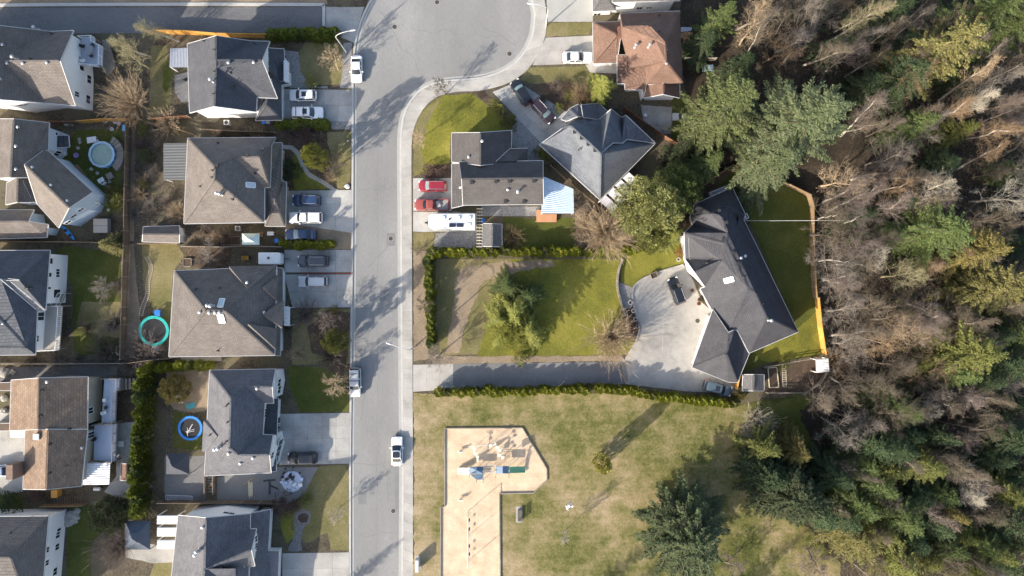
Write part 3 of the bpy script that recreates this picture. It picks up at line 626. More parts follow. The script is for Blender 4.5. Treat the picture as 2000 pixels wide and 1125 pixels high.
h.block(dict(a=(880,312,3.4),b=(945,315,LO),c=(945,560,LO),d=(930,760,LO),e=(925,955,LO),f=(870,952,3.4)),['a b c d e f'],name='porch_or_shadow_roof')
h.corrugated([(955,735),(955,592),(1000,600),(998,738)],2.4,M_CORR,'porch_pergola',5,post=True)
h.vents([(342,636),(412,640),(455,640),(487,638),(688,418),(812,636)],'cap'); h.vents([(310,468),(485,460),(472,918)],'pipe'); h.vents([(418,585),(440,590)],'flue')
h.skylight(497,570,.8,1.5); h.skylight(497,682,.9,1.5)
h.deck([(200,968),(495,962),(495,995),(200,998)],.7,M_WOODG,rail=False)
# --- light grey house by the blue trampoline
h=House('pale_grey_house','house with pale grey roof between the tall cedar screen and a wide driveway','house',Z8,(650,550),R_LIGHT,M_SIDEW)
h.block(dict(nw=(440,135,E),ne=(955,125,E),g0=(720,262,7.1),g1=(928,262,7.05),ge=(940,392,5.5),gv=(872,390,5.7),r1=(605,350,8.3),r2=(595,740,8.3),k0=(665,800,7.8),k1=(908,798,7.8),ke=(935,642,5.5),kv=(855,640,5.6),se=(922,937,E),sw=(400,962,E)),['nw ne g1 g0 r1','g0 g1 ge gv','r1 g0 gv kv k0 r2','k0 kv ke k1','r2 k0 k1 se sw','nw r1 r2 sw'])
h.block(dict(a=(392,530,5.3),b=(378,775,5.3),p=(500,652,None,.4),c=(425,532,None,.08),e=(415,772,None,.08)),['a b p','a p c','b e p'],walls=False,caps=False,name='cross_hip_roof')
h.block(dict(a=(862,380,3.6),b=(978,352,LO),c=(968,560,LO),d=(960,925,LO),e=(870,930,3.6)),['a b c d e'],name='porch_or_shadow_roof',roofm=R_CHAR)
h.block(dict(a=(880,180,4.9),b=(958,150,4.7),c=(956,352,4.7),d=(880,352,4.9)),['a b c d'],name='bay_roof',roofm=M_TRIM)
for y in (230,285): h.window(985,y,1.2,1.4,2); 
h.window(872,470,1.4,1.2,3); h.window(985,560,.4,.4,1)
for y in (600,770): h.window(978,y,4.0,2.1,4,'garage_door')
h.window(930,800,1.0,1.2,2)
h.vents([(815,275),(593,785),(784,820),(684,862)],'cap'); h.vents([(588,398),(585,540),(448,640),(575,412),(580,690)],'pipe'); h.vents([(505,742),(530,735)],'flue')
h.window(580,965,2.6,1.0,3)
# --- house at the bottom edge
h=House('bluegrey_house','blue-grey-roofed house with three white corrugated patio panels, cut by the lower edge','house',Z10,(600,900),R_LIGHT,M_SIDEW)
h.block(dict(nw=(230,508,E),n=(487,532,8.3),ne=(897,495,E),e1=(897,636,E),wne=(955,634,E),wp=(908,828,7.4),w0=(475,1012,8.3),wse=(940,978,5.6),sr=(430,1500,8.3),sw=(120,1500,E),se=(880,1500,E),x=(885,985,5.6)),['nw n w0 sr sw','n ne e1 w0','e1 wne wp w0','w0 wp wse x','w0 x se sr'])
h.block(dict(a=(500,1005,None,.3),b=(762,1003,7.6),c=(765,1120,6.2),e=(640,1110,None,.1)),['a b c e'],walls=False,caps=False,name='cross_gable_roof')
h.block(dict(a=(895,492,4.2),b=(1085,455,LO),c=(1063,840,LO),d=(1166,840,LO),e=(1140,1500,LO),f=(890,1500,4.6),g=(900,985,4.6)),['a b c d e f g'],name='garage_roof')
for y in (725,790,860): h.window(952,y,.9,1.0,2)
h.window(700,490,1.8,.8,2)
h.vents([(460,615)],'cap'); h.vents([(430,820),(415,850)],'flue'); h.vents([(640,980)],'pipe')
for y0,y1 in ((508,590),(620,704),(737,820)): h.corrugated([(30,y1),(34,y0),(228,y0),(222,y1)],2.9,M_CORR,'patio_panel',6,amp=.05)
# --- far left: angled house
h=House('angled_house','tan-roofed house with a wing set at an angle, beside the round pool','house',Z3,(300,520),R_TAN,M_SIDEB)
h.block(dict(rn=(102,122,8.0),rs=(78,548,8.0),en=(358,150,E),em=(352,345,E),ed=(270,385,6.0),m=(182,455,7.2),es=(230,548,5.9),wn=(-150,120,E),ws=(-150,560,E)),['rn rs es m ed em en','rn wn ws rs'])
h.block(dict(a=(180,455,8.0),b=(505,772,8.0),n=(335,340,E),e=(677,656,E),s=(430,917,E),w=(272,742,E)),['a n e b','a b s w'])
h.block(dict(r0=(130,545,6.6),r1=(127,730,6.6),a=(50,590,5.2),b=(42,748,5.2),c=(215,545,5.4),e=(277,728,5.2)),['r0 r1 b a','r0 c e r1'],name='gable_roof',wallm=M_SIDEW)
h.block(dict(a=(387,245,2.6),b=(500,242,2.3),c=(506,326,2.3),e=(385,330,2.6)),['a b c e'],walls=False,name='awning',roofm=R_CHAR)
h.block(dict(a=(-150,790,LO),b=(247,787,LO),c=(207,872,4.4),d=(-150,875,4.4),e=(352,895,3.6),f=(342,988,LO),g=(-150,1000,LO)),['a b c d','d c e f g'],name='garage_roof',wallm=M_SIDEB)
h.vents([(135,180),(122,320),(122,488),(242,477),(378,608),(497,722)],'cap')
for x,y in ((592,785),(540,830),(498,877)): h.window(x,y,1.0,.8,2)
h.window(420,372,1.0,1.3,2); h.window(412,230,.5,.6,1)
h.deck([(600,745),(665,690),(735,745),(680,790)],1.9,M_DECK)
# --- dark roof house left middle
h=House('slate_house','two-storey house with dark slate-grey roof and white east wall above a beige railed deck','house',Z5,(150,500),R_SLATE,M_SIDEW)
h.block(dict(nw=(-300,120,E),ne=(390,117,E),r1=(150,350,7.6),r0=(-300,350,7.6),e=(356,585,E),v=(60,340,7.5)),['nw ne r1 r0','r1 ne e v'],caps=True)
h.block(dict(a=(0,340,7.9),b=(55,338,7.5),c=(352,587,5.2),d=(292,592,5.3)),['a b c d'],walls=False,caps=False,name='valley_roof',roofm=R_SLATELIT)  # paler shingle paints the sun onto this south-west facing sliver
h.block(dict(r0=(-300,340,8.0),a=(0,342,7.9),b=(291,590,5.3),c=(275,936,5.2),e=(205,882,5.9),f=(-300,880,6.0),g=(-300,940,5.2)),['r0 a b c e f','f e c g'])
for x,y,w in ((397,200,.9),(388,308,.7),(452,285,.9),(452,305,.9),(383,412,.4)): h.window(x,y,w,.9,1)
h.window(445,455,1.3,1.6,1); h.window(310,635,1.3,2.0,2); h.window(285,810,1.0,1.0,2)
h.deck([(300,560),(488,556),(465,898),(275,905)],2.7,M_DECKT,skip=(3,))
h.deck([(425,550),(490,450),(515,455),(470,550)],1.6,M_WOODG,name='stair')
h.vents([(215,412),(240,410)],'pipe'); h.vents([(18,688)],'flue')
# --- brown roofed pair left
h=House('brown_roof_house','house with two brown ribbed roofs side by side and blue-grey decks','house',Z7,(330,600),R_TILE,M_SIDET)
h.block(dict(rn=(303,196,6.9),rs=(296,596,6.9),wn=(88,212,5.0),ws=(76,606,5.0),en=(690,186,4.6),es=(684,592,4.6)),['rn rs ws wn','rn en es rs'])
h.block(dict(a=(-200,240,4.6),b=(92,230,4.6),c=(85,290,4.6),d=(-200,292,4.6)),['a b c d'],name='link_roof')
h.block(dict(a=(-200,556,4.6),b=(78,552,4.6),c=(75,606,4.6),d=(-200,610,4.6)),['a b c d'],name='link_roof')
h.block(dict(rn=(378,598,6.7),rs=(362,1068,6.7),wn=(200,600,4.9),ws=(180,1066,4.9),en=(686,600,4.4),es=(638,1042,4.4)),['rn rs ws wn','rn en es rs'])
h.box(155,905,(1.0,2.2),2.4,mat('chimney_brick',[(.16,.11,.09),(.24,.17,.13)],scale=2,fine=10),'chimney'); h.box(302,650,(.9,.9),.8,M_VENT,'roof_vent')
h.vents([(333,288),(322,488),(550,592),(398,710),(395,937),(530,878)],'pipe'); h.vents([(648,740),(375,222)],'cap')
h.window(705,450,1.0,1.6,2); h.window(712,640,1.0,1.6,2); h.window(805,350,.8,2.0,2)
h.deck([(820,196),(940,195),(940,290),(915,300),(905,545),(797,545)],2.2,M_DECK,skip=(5,),railm=M_WOODG)
h.deck([(740,560),(918,548),(905,850),(735,840)],2.0,M_DECK,skip=(3,),railm=M_WOODG)
h.corrugated([(650,1035),(655,865),(865,852),(858,1030)],2.6,M_CORR,'patio_cover',10,amp=.045)
h.corrugated([(80,660),(80,605),(198,605),(197,662)],2.4,M_CORR,'entry_cover',6,amp=.045)
ps=h.at(1010,242,1.2)-h.o
st=MB()
for i in range(8): st.box((ps.x-1.9+i*.48,ps.y,1.7-i*.22),(.4,1.75,.06))
st.build('stair_flight',M_WOODG,h.root)
# --- brown-grey roof bottom left
h=House('corner_house','two-storey house with plain brown-grey roof and long white east wall, bottom left corner','house',Z9,(200,800),R_WARM,M_SIDEW)
h.block(dict(nw=(-500,525,E),ne=(449,516,E),r1=(100,900,7.6),r0=(-500,900,7.6),se=(360,1600,E),sw=(-500,1600,E)),['nw ne r1 r0','ne se r1','r0 r1 se sw'])
for x,y,w in ((545,655,1.0),(535,690,1.0),(530,800,1.0),(435,830,.9),(432,950,.9),(510,1030,1.2)): h.window(x,y,w,1.0,2)
h.vents([(95,675)],'pipe')
# --- red-brown roof, east side of the bulb
h=House('redbrown_house','house with red-brown shingle roof and garage wing beside the white sedan','house',Z12,(1230,400),R_BRN,M_SIDEW)
h.block(dict(a=(1010,105,E),b=(1477,88,E),c=(1501,650,E),d=(1216,660,E),e=(1210,529,E),f=(1062,531,E),g=(1057,432,E),i=(1022,300,5.4),r0=(1030,210,7.7),r1=(1240,207,8.1),r2=(1362,338,8.1),r3=(1370,482,8.1)),['a b r2 r1 r0','b c r3 r2','c d e r3','r0 r1 r2 r3 e f g i','a r0 i'])
h.block(dict(nw=(796,177,LO),ne=(1012,170,LO),v=(1012,280,4.5),p=(985,272,4.8),s=(985,492,LO),sw=(800,496,LO)),['nw ne v p','nw p sw','p v s sw'],name='garage_roof')
h.block(dict(a=(988,432,3.8),b=(1057,432,3.8),c=(1062,530,3.5),d=(1210,530,3.8),e=(1212,660,3.6),f=(1196,768,LO),g=(1190,700,LO),i=(1050,703,LO),j=(1046,654,LO),k=(988,652,LO)),['a b c j k','c d e i j','e f g i'],name='lower_roof')
h.block(dict(p=(1350,655,4.9),q=(1350,737,4.9),a=(1215,668,3.3),b=(1196,769,3.2),c=(1476,655,3.2),d=(1477,766,3.2)),['p q b a','p c d q'],name='gable_roof')
h.window(1345,825,2.0,1.0,2); h.window(1370,818,.8,1.4,1); h.window(1105,720,1.2,.6,1)
h.vents([(1370,500)],'cap'); h.vents([(1072,200),(1195,195),(1315,125),(1133,468),(1375,400),(1318,240)],'pipe'); h.vents([(1232,370),(1125,372)],'flue')
h.box(1005,262,(.7,1.7),.9,flat('brown_chimney_cladding',(.16,.08,.06),.8),'chimney')
h.deck([(1488,212),(1575,215),(1568,240),(1488,248)],1.0,M_DECK,rail=False)
# --- white house at the top edge
h=House('white_wall_house','white two-storey house with grey roof at the top edge above the red-brown roof','house',Z12,(1150,-120),R_GREY,M_SIDEW)
h.block(dict(a=(950,16,E),b=(1478,2,E),c=(1478,-420,E),d=(950,-420,E),p=(1080,-200,7.8),q=(1350,-200,7.8)),['a b q p','b c q','c d p q','d a p'])
h.block(dict(a=(796,88,LO),b=(975,80,LO),c=(952,-200,LO),d=(793,-200,LO),p=(880,-60,4.2)),['a b p','b c p','c d p','d a p'],name='garage_roof')
h.window(1160,62,.9,.9,2); h.window(1235,60,.9,.7,2); h.window(830,110,1.2,1.0,2)
# --- slate roof rotated house
h=House('slate_gable_house','low house with steep slate-blue roof set diagonally, white striped pergola along its south corner','house',Z14,(680,480),shingle('shingle_slateblue',(.122,.134,.156),.14),M_SIDEW)
h.block(dict(a=(218,412,3.1),S=(690,842,3.1),E=(1125,400,3.1),n2=(905,190,3.2),n1=(690,215,3.6),n0=(560,170,3.3),p0=(400,292,3.2),k=(697,483,8.2),l=(460,264,6.3),w=(395,285,4.1)),['a S k l w','S E k','E n2 n1 k','n1 n0 p0 w l k'],caps=True)
h.block(dict(q1=(778,135,6.2),q0=(702,476,8.1),a=(690,212,3.4),b=(868,205,3.4),c=(872,398,None,.1),v=(792,396,None,.45)),['q1 a q0','q1 q0 v','q1 v c b'],caps=False,name='gable_roof')
h.block(dict(q1=(890,180,5.6),v=(905,368,None,.45),u=(862,398,None,.1),a=(862,205,3.4),E=(1120,398,3.5)),['q1 a u v','q1 v E'],caps=False,name='gable_roof',walls=False)
h.block(dict(a=(385,212,LO),b=(455,130,LO),c=(520,95,LO),d=(590,190,3.6),e=(515,190,4.4),f=(430,225,3.2)),['a b e f','b c d e'],name='porch_or_shadow_roof')
h.block(dict(p=(545,100,4.6),c=(680,90,LO),d=(752,152,LO),f=(690,215,3.4),g=(560,195,4.8)),['p c d f g'],name='porch_or_shadow_roof')
for x,y,w in ((420,610,.6),(470,648,1.0),(600,770,.8)): h.window(x,y,w,.6,2)
h.vents([(490,315),(545,362),(597,410),(650,458)],'box'); h.vents([(530,512),(543,440),(525,452),(738,410),(770,462)],'pipe'); h.vents([(562,622)],'cap')
M_PERG=flat('pergola_white_slat',(.8,.78,.82),.4)
M_SLATD=flat('pergola_dark_gap',(.13,.09,.1),.7)
for i in range(4):
    t=i/4; a=Vector((686,852)).lerp(Vector((872,672)),i/3.03); u=Vector((61,-57)); w=Vector((98,90))
    A=a; B=a+u*.78; Cc=a+u*.78+w; D=a+w
    h.corrugated([tuple(A),tuple(B),tuple(Cc),tuple(D)],2.7,M_SLATD,'pergola_panel',4,amp=.01)
    for k in range(7):
        p=h.at(*(A.lerp(B,(k+.5)/7)),2.82)-h.o; q=h.at(*(D.lerp(Cc,(k+.5)/7)),2.82)-h.o; MB().bar(p,q,.2,.06).build('slat',M_PERG,h.root)
# --- grey-brown gabled house with blue metal patio roof
h=House('long_gable_house','house with long grey-brown gable roof and a light blue corrugated patio roof','house',Z13,(750,500),shingle('shingle_greybrown',(.088,.083,.084),.07),M_SIDEW)
h.block(dict(r0=(490,520,6.6),r1=(1126,516,6.6),nw=(472,388,4.7),ne=(1126,378,4.7),se=(1130,718,4.5),sw=(500,724,4.5)),['r0 nw ne r1','r0 r1 se sw'])
h.block(dict(a=(412,402,3.2),b=(500,398,3.9),c=(520,722,3.9),d=(412,748,3.2)),['a b c d'],name='porch_or_shadow_roof')
h.block(dict(r0=(635,158,5.6),r1=(635,412,5.6),a=(412,160,3.4),b=(412,385,3.4),c=(880,140,3.4),d=(880,385,3.4)),['r0 r1 b a','r0 c d r1'],name='gable_roof')
h.block(dict(a=(760,382,4.6),b=(870,282,3.6),c=(1006,280,3.3),d=(1006,380,3.3),p=(905,380,4.7)),['a b c p','c d p','a p d'],name='lower_roof',caps=False)
h.vents([(567,550),(758,543),(864,540),(1055,538),(832,700),(978,700)],'box'); h.vents([(852,605),(545,348),(480,588),(650,225)],'cap'); h.vents([(930,625)],'flue')
for x,w in ((595,1.2),(770,.7),(880,.7),(1010,1.2)): h.window(x,737,w,.5,2)
h.corrugated([(1130,500),(1112,790),(1370,790),(1365,598)],3.0,M_CORRB,'patio_roof',17,amp=.022,h2=2.5)
h.deck([(1075,765),(1112,765),(1112,795),(1236,795),(1232,858),(1075,858)],.6,mat('deck_cedar',[(.4,.2,.1),(.52,.28,.16)],scale=1,fine=9),rail=False)
# --- the large dark-roofed house
h=House('large_dark_house','large single-storey house with long dark grey roof, bright white entrance and a paved forecourt','house',Z15,(800,850),R_DARK,M_SIDEW)
h.block(dict(N=(862,248,3.2),NW=(588,372,3.2),W1=(555,466,3.2),W2=(575,522,3.2),r0=(830,378,5.3),rq=(785,392,5.6),r0b=(705,440,6.0),rA=(778,458,6.4),rB=(830,580,6.5),rC=(818,658,6.6),W3=(513,580,4.9),W4=(520,770,3.2),e0=(785,782,6.3),W5=(590,868,5.6),W6=(665,975,3.6),W7=(630,990,3.2),W8=(712,1140,3.2),rD=(980,990,6.7),rE=(1030,1015,6.7),rF=(1116,1198,6.7),E=(1346,1306,3.2),S1=(988,1460,3.2),v1=(900,1290,5.0),v0=(830,1312,4.6),e3=(1066,727,3.2),e2=(945,482,3.2),e1=(958,445,3.2)),
 ['NW N r0 rq r0b','NW r0b W1','W1 r0b rA rB W2','W2 rB rC W3','N e1 e2 e3 E rF rE rD rC rB rA r0b rq r0','W3 rC e0 W4','W4 e0 W5','W5 e0 W6','e0 rC rD v0 W8 W7 W6','rD rE v1 v0','rE rF S1 v1','rF E S1'],caps=True)
h.block(dict(a=(945,484,3.35),b=(916,452,4.6),c=(876,636,5.9),d=(1066,730,3.35),e=(860,640,None,.08)),['a b c d','c e d'],walls=False,caps=False,name='cross_hip_roof')
h.block(dict(a=(800,385,None,.3),b=(826,376,5.5),c=(940,440,3.5),d=(930,458,3.45)),['a b c d'],walls=False,caps=False,name='cross_hip_roof')
h.block(dict(a=(722,1142,3.5),b=(835,1312,5.2),c=(870,1296,5.2),q=(820,1465,5.4),w=(570,1565,LO),s=(832,1672,LO),t=(900,1675,LO),u=(988,1462,LO),v=(905,1292,4.6)),['a b c q w','w q t s','c v u t q'],name='garage_roof')
h.skylight(840,925,1.5,.75,rz=math.radians(20))
for x,y in ((765,420),(585,448),(640,478),(660,490),(795,628),(680,800),(865,728),(897,805),(948,905),(1082,1100),(815,505),(895,625)): h.vents([(x,y)],'box' if x%2 else 'pipe')
h.vents([(925,765),(955,750)],'cap'); h.vents([(1128,1220)],'flue')
for x,y in ((550,865),(560,885),(572,912)): h.window(x,y,.5,.9,2)
h.window(538,900,.8,1.8,1,'front_door'); h.window(622,1030,.8,1.6,1)
for x,y in ((625,1340),(600,1420)): h.window(x,y,2.6,1.9,3,'garage_door')
h.deck([(690,290),(808,242),(822,265),(700,315)],.9,M_DECK)
h.deck([(935,450),(955,445),(968,475),(950,485)],1.0,M_DECK)
# ------------------------------------------------------------------ vegetation
def leafmat(name, cols, rough=.75, trans=.14, rnd=.18, scale=.7, fine=3): return mat(name,cols,scale=scale,fine=fine,rough=rough,rnd=rnd,spec=.2,trans=trans,mixw=.6)
LM=dict(
 green=leafmat('needles_green',[(0.045, 0.066, 0.022), (0.088, 0.118, 0.038), (0.15, 0.183, 0.064)]),
 blue=leafmat('needles_bluegreen',[(0.058, 0.076, 0.036), (0.112, 0.136, 0.066), (0.2, 0.225, 0.115)]),
 pale=leafmat('needles_pale_green',[(0.066, 0.084, 0.03), (0.132, 0.156, 0.058), (0.225, 0.25, 0.105)]),
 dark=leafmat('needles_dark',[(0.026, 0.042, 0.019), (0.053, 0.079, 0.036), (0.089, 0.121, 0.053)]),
 bright=leafmat('needles_bright',[(0.12, 0.138, 0.03), (0.215, 0.225, 0.052), (0.34, 0.335, 0.1)]),
 yellow=leafmat('foliage_yellowgreen',[(0.095, 0.092, 0.03), (0.17, 0.158, 0.055), (0.27, 0.238, 0.1)]),
 gold=leafmat('foliage_gold',[(0.075, 0.072, 0.022), (0.15, 0.128, 0.04), (0.26, 0.205, 0.075)]),
 olive=leafmat('foliage_olive',[(0.083, 0.094, 0.025), (0.133, 0.144, 0.04), (0.21, 0.21, 0.066)]),
 hedge=leafmat('hedge_cedar',[(0.095, 0.115, 0.016), (0.189, 0.209, 0.024), (0.297, 0.297, 0.047)]),
 hedged=leafmat('hedge_cedar_dark',[(0.065, 0.091, 0.016), (0.13, 0.156, 0.023), (0.208, 0.227, 0.039)]),
 rust=leafmat('foliage_rust',[(.12,.05,.025),(.24,.11,.05),(.33,.18,.09)]),
 pine=leafmat('needles_pine',[(0.03, 0.042, 0.019), (0.06, 0.078, 0.037), (0.115, 0.138, 0.068)]),
 lime=leafmat('foliage_lime',[(.19,.185,.045),(.29,.275,.075),(.4,.36,.12)],trans=.3),
 laurel=leafmat('foliage_laurel',[(.13,.145,.045),(.25,.26,.095),(.4,.41,.19)],trans=.22),
 maroon=leafmat('foliage_maroon',[(.06,.035,.03),(.12,.075,.065),(.18,.12,.1)]))
BM=dict(
 tan=mat('twigs_tan',[(.26,.19,.12),(.38,.29,.19),(.5,.4,.28)],scale=.6,fine=3,rnd=.12,rough=.85),
 grey=mat('twigs_grey',[(0.115, 0.1, 0.086), (0.19, 0.165, 0.143), (0.28, 0.248, 0.216)],scale=.6,fine=3,rnd=.15,rough=.85),
 brown=mat('twigs_brown',[(0.088, 0.073, 0.055), (0.15, 0.124, 0.093), (0.225, 0.188, 0.142)],scale=.6,fine=3,rnd=.2,rough=.85),
 mauve=mat('twigs_mauve',[(0.105, 0.082, 0.07), (0.165, 0.132, 0.115), (0.25, 0.208, 0.18)],scale=.6,fine=3,rnd=.15,rough=.85),
 pale=mat('twigs_bleached',[(0.323, 0.281, 0.221), (0.425, 0.383, 0.306), (0.527, 0.484, 0.408)],scale=.6,fine=3,rnd=.08,rough=.8),
 orange=mat('twigs_orange',[(0.165, 0.113, 0.07), (0.24, 0.168, 0.104), (0.32, 0.235, 0.15)],scale=.6,fine=3,rnd=.12,rough=.85),
 olive=mat('twigs_lichen',[(.2,.18,.1),(.31,.28,.16),(.42,.38,.24)],scale=.6,fine=3,rnd=.12,rough=.85))
BARK=mat('bark',[(.06,.045,.035),(.12,.095,.075),(.2,.165,.13)],scale=1.5,fine=8,bump=.6,bscale=12,rough=.95)
BARKG=mat('bark_grey',[(.13,.11,.09),(.22,.19,.16),(.32,.285,.245)],scale=1.2,fine=6,rough=.9)
BARKW=mat('bark_pale',[(0.225, 0.203, 0.165), (0.345, 0.315, 0.27), (0.45, 0.42, 0.375)],scale=1.2,fine=6,rough=.85)
def nrm(v): return v/max(1e-9,float(np.linalg.norm(v)))
def tube_np(pts, rad, n, V, F, base):
    """append a tapered tube (triangles), closing to a point at the end"""
    P=np.asarray(pts); ref=np.array([.31,.17,.93]); out=[]
    for i in range(len(P)):
        t=nrm(P[min(i+1,len(P)-1)]-P[max(i-1,0)]); a=np.cross(t,ref); a=nrm(a) if np.linalg.norm(a)>1e-3 else np.array([1.,0,0]); b=np.cross(a,t)
        if i==len(P)-1: out.append(P[i][None,:]); break
        ang=np.arange(n)*2*np.pi/n; out.append(P[i]+rad[i]*(np.cos(ang)[:,None]*a+np.sin(ang)[:,None]*b))
    V.append(np.vstack(out)); f=[]
    for i in range(len(P)-2):
        for k in range(n):
            k2=(k+1)%n; A=base+i*n; B=A+n; f+=[(A+k,A+k2,B+k2),(A+k,B+k2,B+k)]
    A=base+(len(P)-2)*n; tip=base+(len(P)-1)*n
    f+=[(A+k,A+(k+1)%n,tip) for k in range(n)]
    F.append(np.asarray(f)); return base+len(P)*n-n+1
def rv(r,s): return r.normal(size=3)*s
def bare_tree(seed, h=10., R=3.5, stems=1, limbs=12, sub=6, twig=6, fine=3, up=.55, first=.25, thin=1.0, wob=.055, rmin=.008):
    """leafless tree: trunk mesh and a crown mesh of limbs, branches and twigs (unit size h x R)"""
    r=np.random.default_rng(seed); TV,TF,tb=[],[],0; CV,CF,cb=[],[],0
    tr=.016*h*thin
    for s in range(stems):
        lean=rv(r,.10 if stems==1 else .34); lean[2]=0; hh=h*(.85 if stems==1 else r.uniform(.45,.75)); N=6
        tp=[np.array([0,0,0.])+ (rv(r,.08) if stems>1 else 0)]; tp[0][2]=-.1
        for i in range(1,N+1): tp.append(np.array([lean[0]*hh*i/N,lean[1]*hh*i/N,hh*i/N])+rv(r,.018*h)*(i/N))
        tr_s=tr if stems==1 else tr*.55
        rad=[tr_s*(1-.8*i/N)+.012 for i in range(N+1)]; tb=tube_np(tp,rad,6,TV,TF,tb); tp=np.asarray(tp)
        nl=limbs if stems==1 else max(3,limbs//2)
        for l in range(nl):
            t=first+(1-first)*((l+r.uniform(.0,.9))/nl); f=t*N; i=min(int(f),N-1); p=tp[i]+(tp[i+1]-tp[i])*(f-i)
            az=l*2.4+r.uniform(-.5,.5); el=up*(.5+.9*t)+r.normal()*.12
            dv=np.array([math.cos(az)*math.cos(el),math.sin(az)*math.cos(el),math.sin(el)])
            L=R*(1.08-.55*max(0,t-.3)/.7)*r.uniform(.75,1.15)
            def grow(p,dv,L,rd,lev):
                nonlocal cb
                n=(4,3,2,1)[lev]; pts=[p]; q=p.copy(); dd=dv.copy()
                for k in range(n):
                    dd=nrm(dd+rv(r,wob*1.7)+np.array([0,0,.07 if up>.2 else -.05])); q=q+dd*L/n; pts.append(q.copy())
                rr=[rd*(1-.75*k/n) for k in range(n+1)]
                cb=tube_np(pts,rr,(5,4,3,3)[lev],CV,CF,cb)
                if lev>=3: return
                cnt=(sub,twig,fine)[lev]
                for c in range(cnt):
                    u=.22+.78*(c+r.uniform(.1,.9))/cnt; f=u*n; i=min(int(f),n-1); pp=pts[i]+(pts[i+1]-pts[i])*(f-i)
                    sd=rv(r,1.); sd-=dd*np.dot(sd,dd); nd=nrm(dd*.75+nrm(sd)*.75+np.array([0,0,.12 if up>.2 else -.2]))
                    grow(pp,nd,L*(.52,.5,.5)[lev]*(1.2-.5*u)*r.uniform(.7,1.2),max(rmin,rd*(.5,.5,.6)[lev]),lev+1)
            grow(p,dv,L,max(.016,tr*.30*(1-.5*t)),0)
    return npmesh('trunk',np.vstack(TV),np.vstack(TF)), npmesh('crown',np.vstack(CV),np.vstack(CF))
def burst(seed, h=6., R=3., n=130, side=9, spread=1.15):
    """leafless bush: many long straight stems fanning from one stool, side twigs along their outer half"""
    r=np.random.default_rng(seed); TV,TF,tb=[],[],0; CV,CF,cb=[],[],0
    for s in range(n):
        az=r.uniform(0,6.28); tilt=spread*math.sqrt(r.uniform(.02,1)); L=h*r.uniform(.7,1.05)/max(.75,math.cos(tilt*.6)); dd=np.array([math.cos(az)*math.sin(tilt),math.sin(az)*math.sin(tilt),math.cos(tilt)]); dd[:2]*=R/(h*.85)
        q=np.array([math.cos(az),math.sin(az),0])*r.uniform(0,.3); q[2]=-.05; pts=[q.copy()]; d=nrm(dd)
        for k in range(4): d=nrm(d+rv(r,.05)+np.array([0,0,.05])); q=q+d*L/4*.8; pts.append(q.copy())
        b0=(.021 if h>4 else .015)*r.uniform(.7,1.5)
        if s<12: tb=tube_np(pts[:3],[.05,.04,.03],5,TV,TF,tb)
        cb=tube_np(pts,[b0,b0*.85,b0*.7,b0*.5,.006],3,CV,CF,cb)
        for c in range(side):
            u=r.uniform(1.2,3.9); i=int(u); p=pts[i]+(pts[i+1]-pts[i])*(u-i); sd=rv(r,1.); nd=nrm(d+nrm(sd)*.55); l=L*.17*r.uniform(.5,1.3)
            cb=tube_np([p,p+nd*l*.5,p+nd*l+rv(r,.03)],[.013,.010,.005],3,CV,CF,cb)
    return npmesh('trunk',np.vstack(TV),np.vstack(TF)), npmesh('crown',np.vstack(CV),np.vstack(CF))
def quads(P, D, Wd, V, F, base):
    """leaf diamonds: P roots, D length vectors, Wd width vectors"""
    n=len(P); a=P; b=P+D*.45+Wd; c=P+D; d_=P+D*.45-Wd
    V.append(np.stack([a,b,c,d_],1).reshape(-1,3)); F.append(base+np.arange(n*4).reshape(n,4)); return base+n*4
def unit(A): return A/np.maximum(1e-9,np.linalg.norm(A,axis=1,keepdims=True))
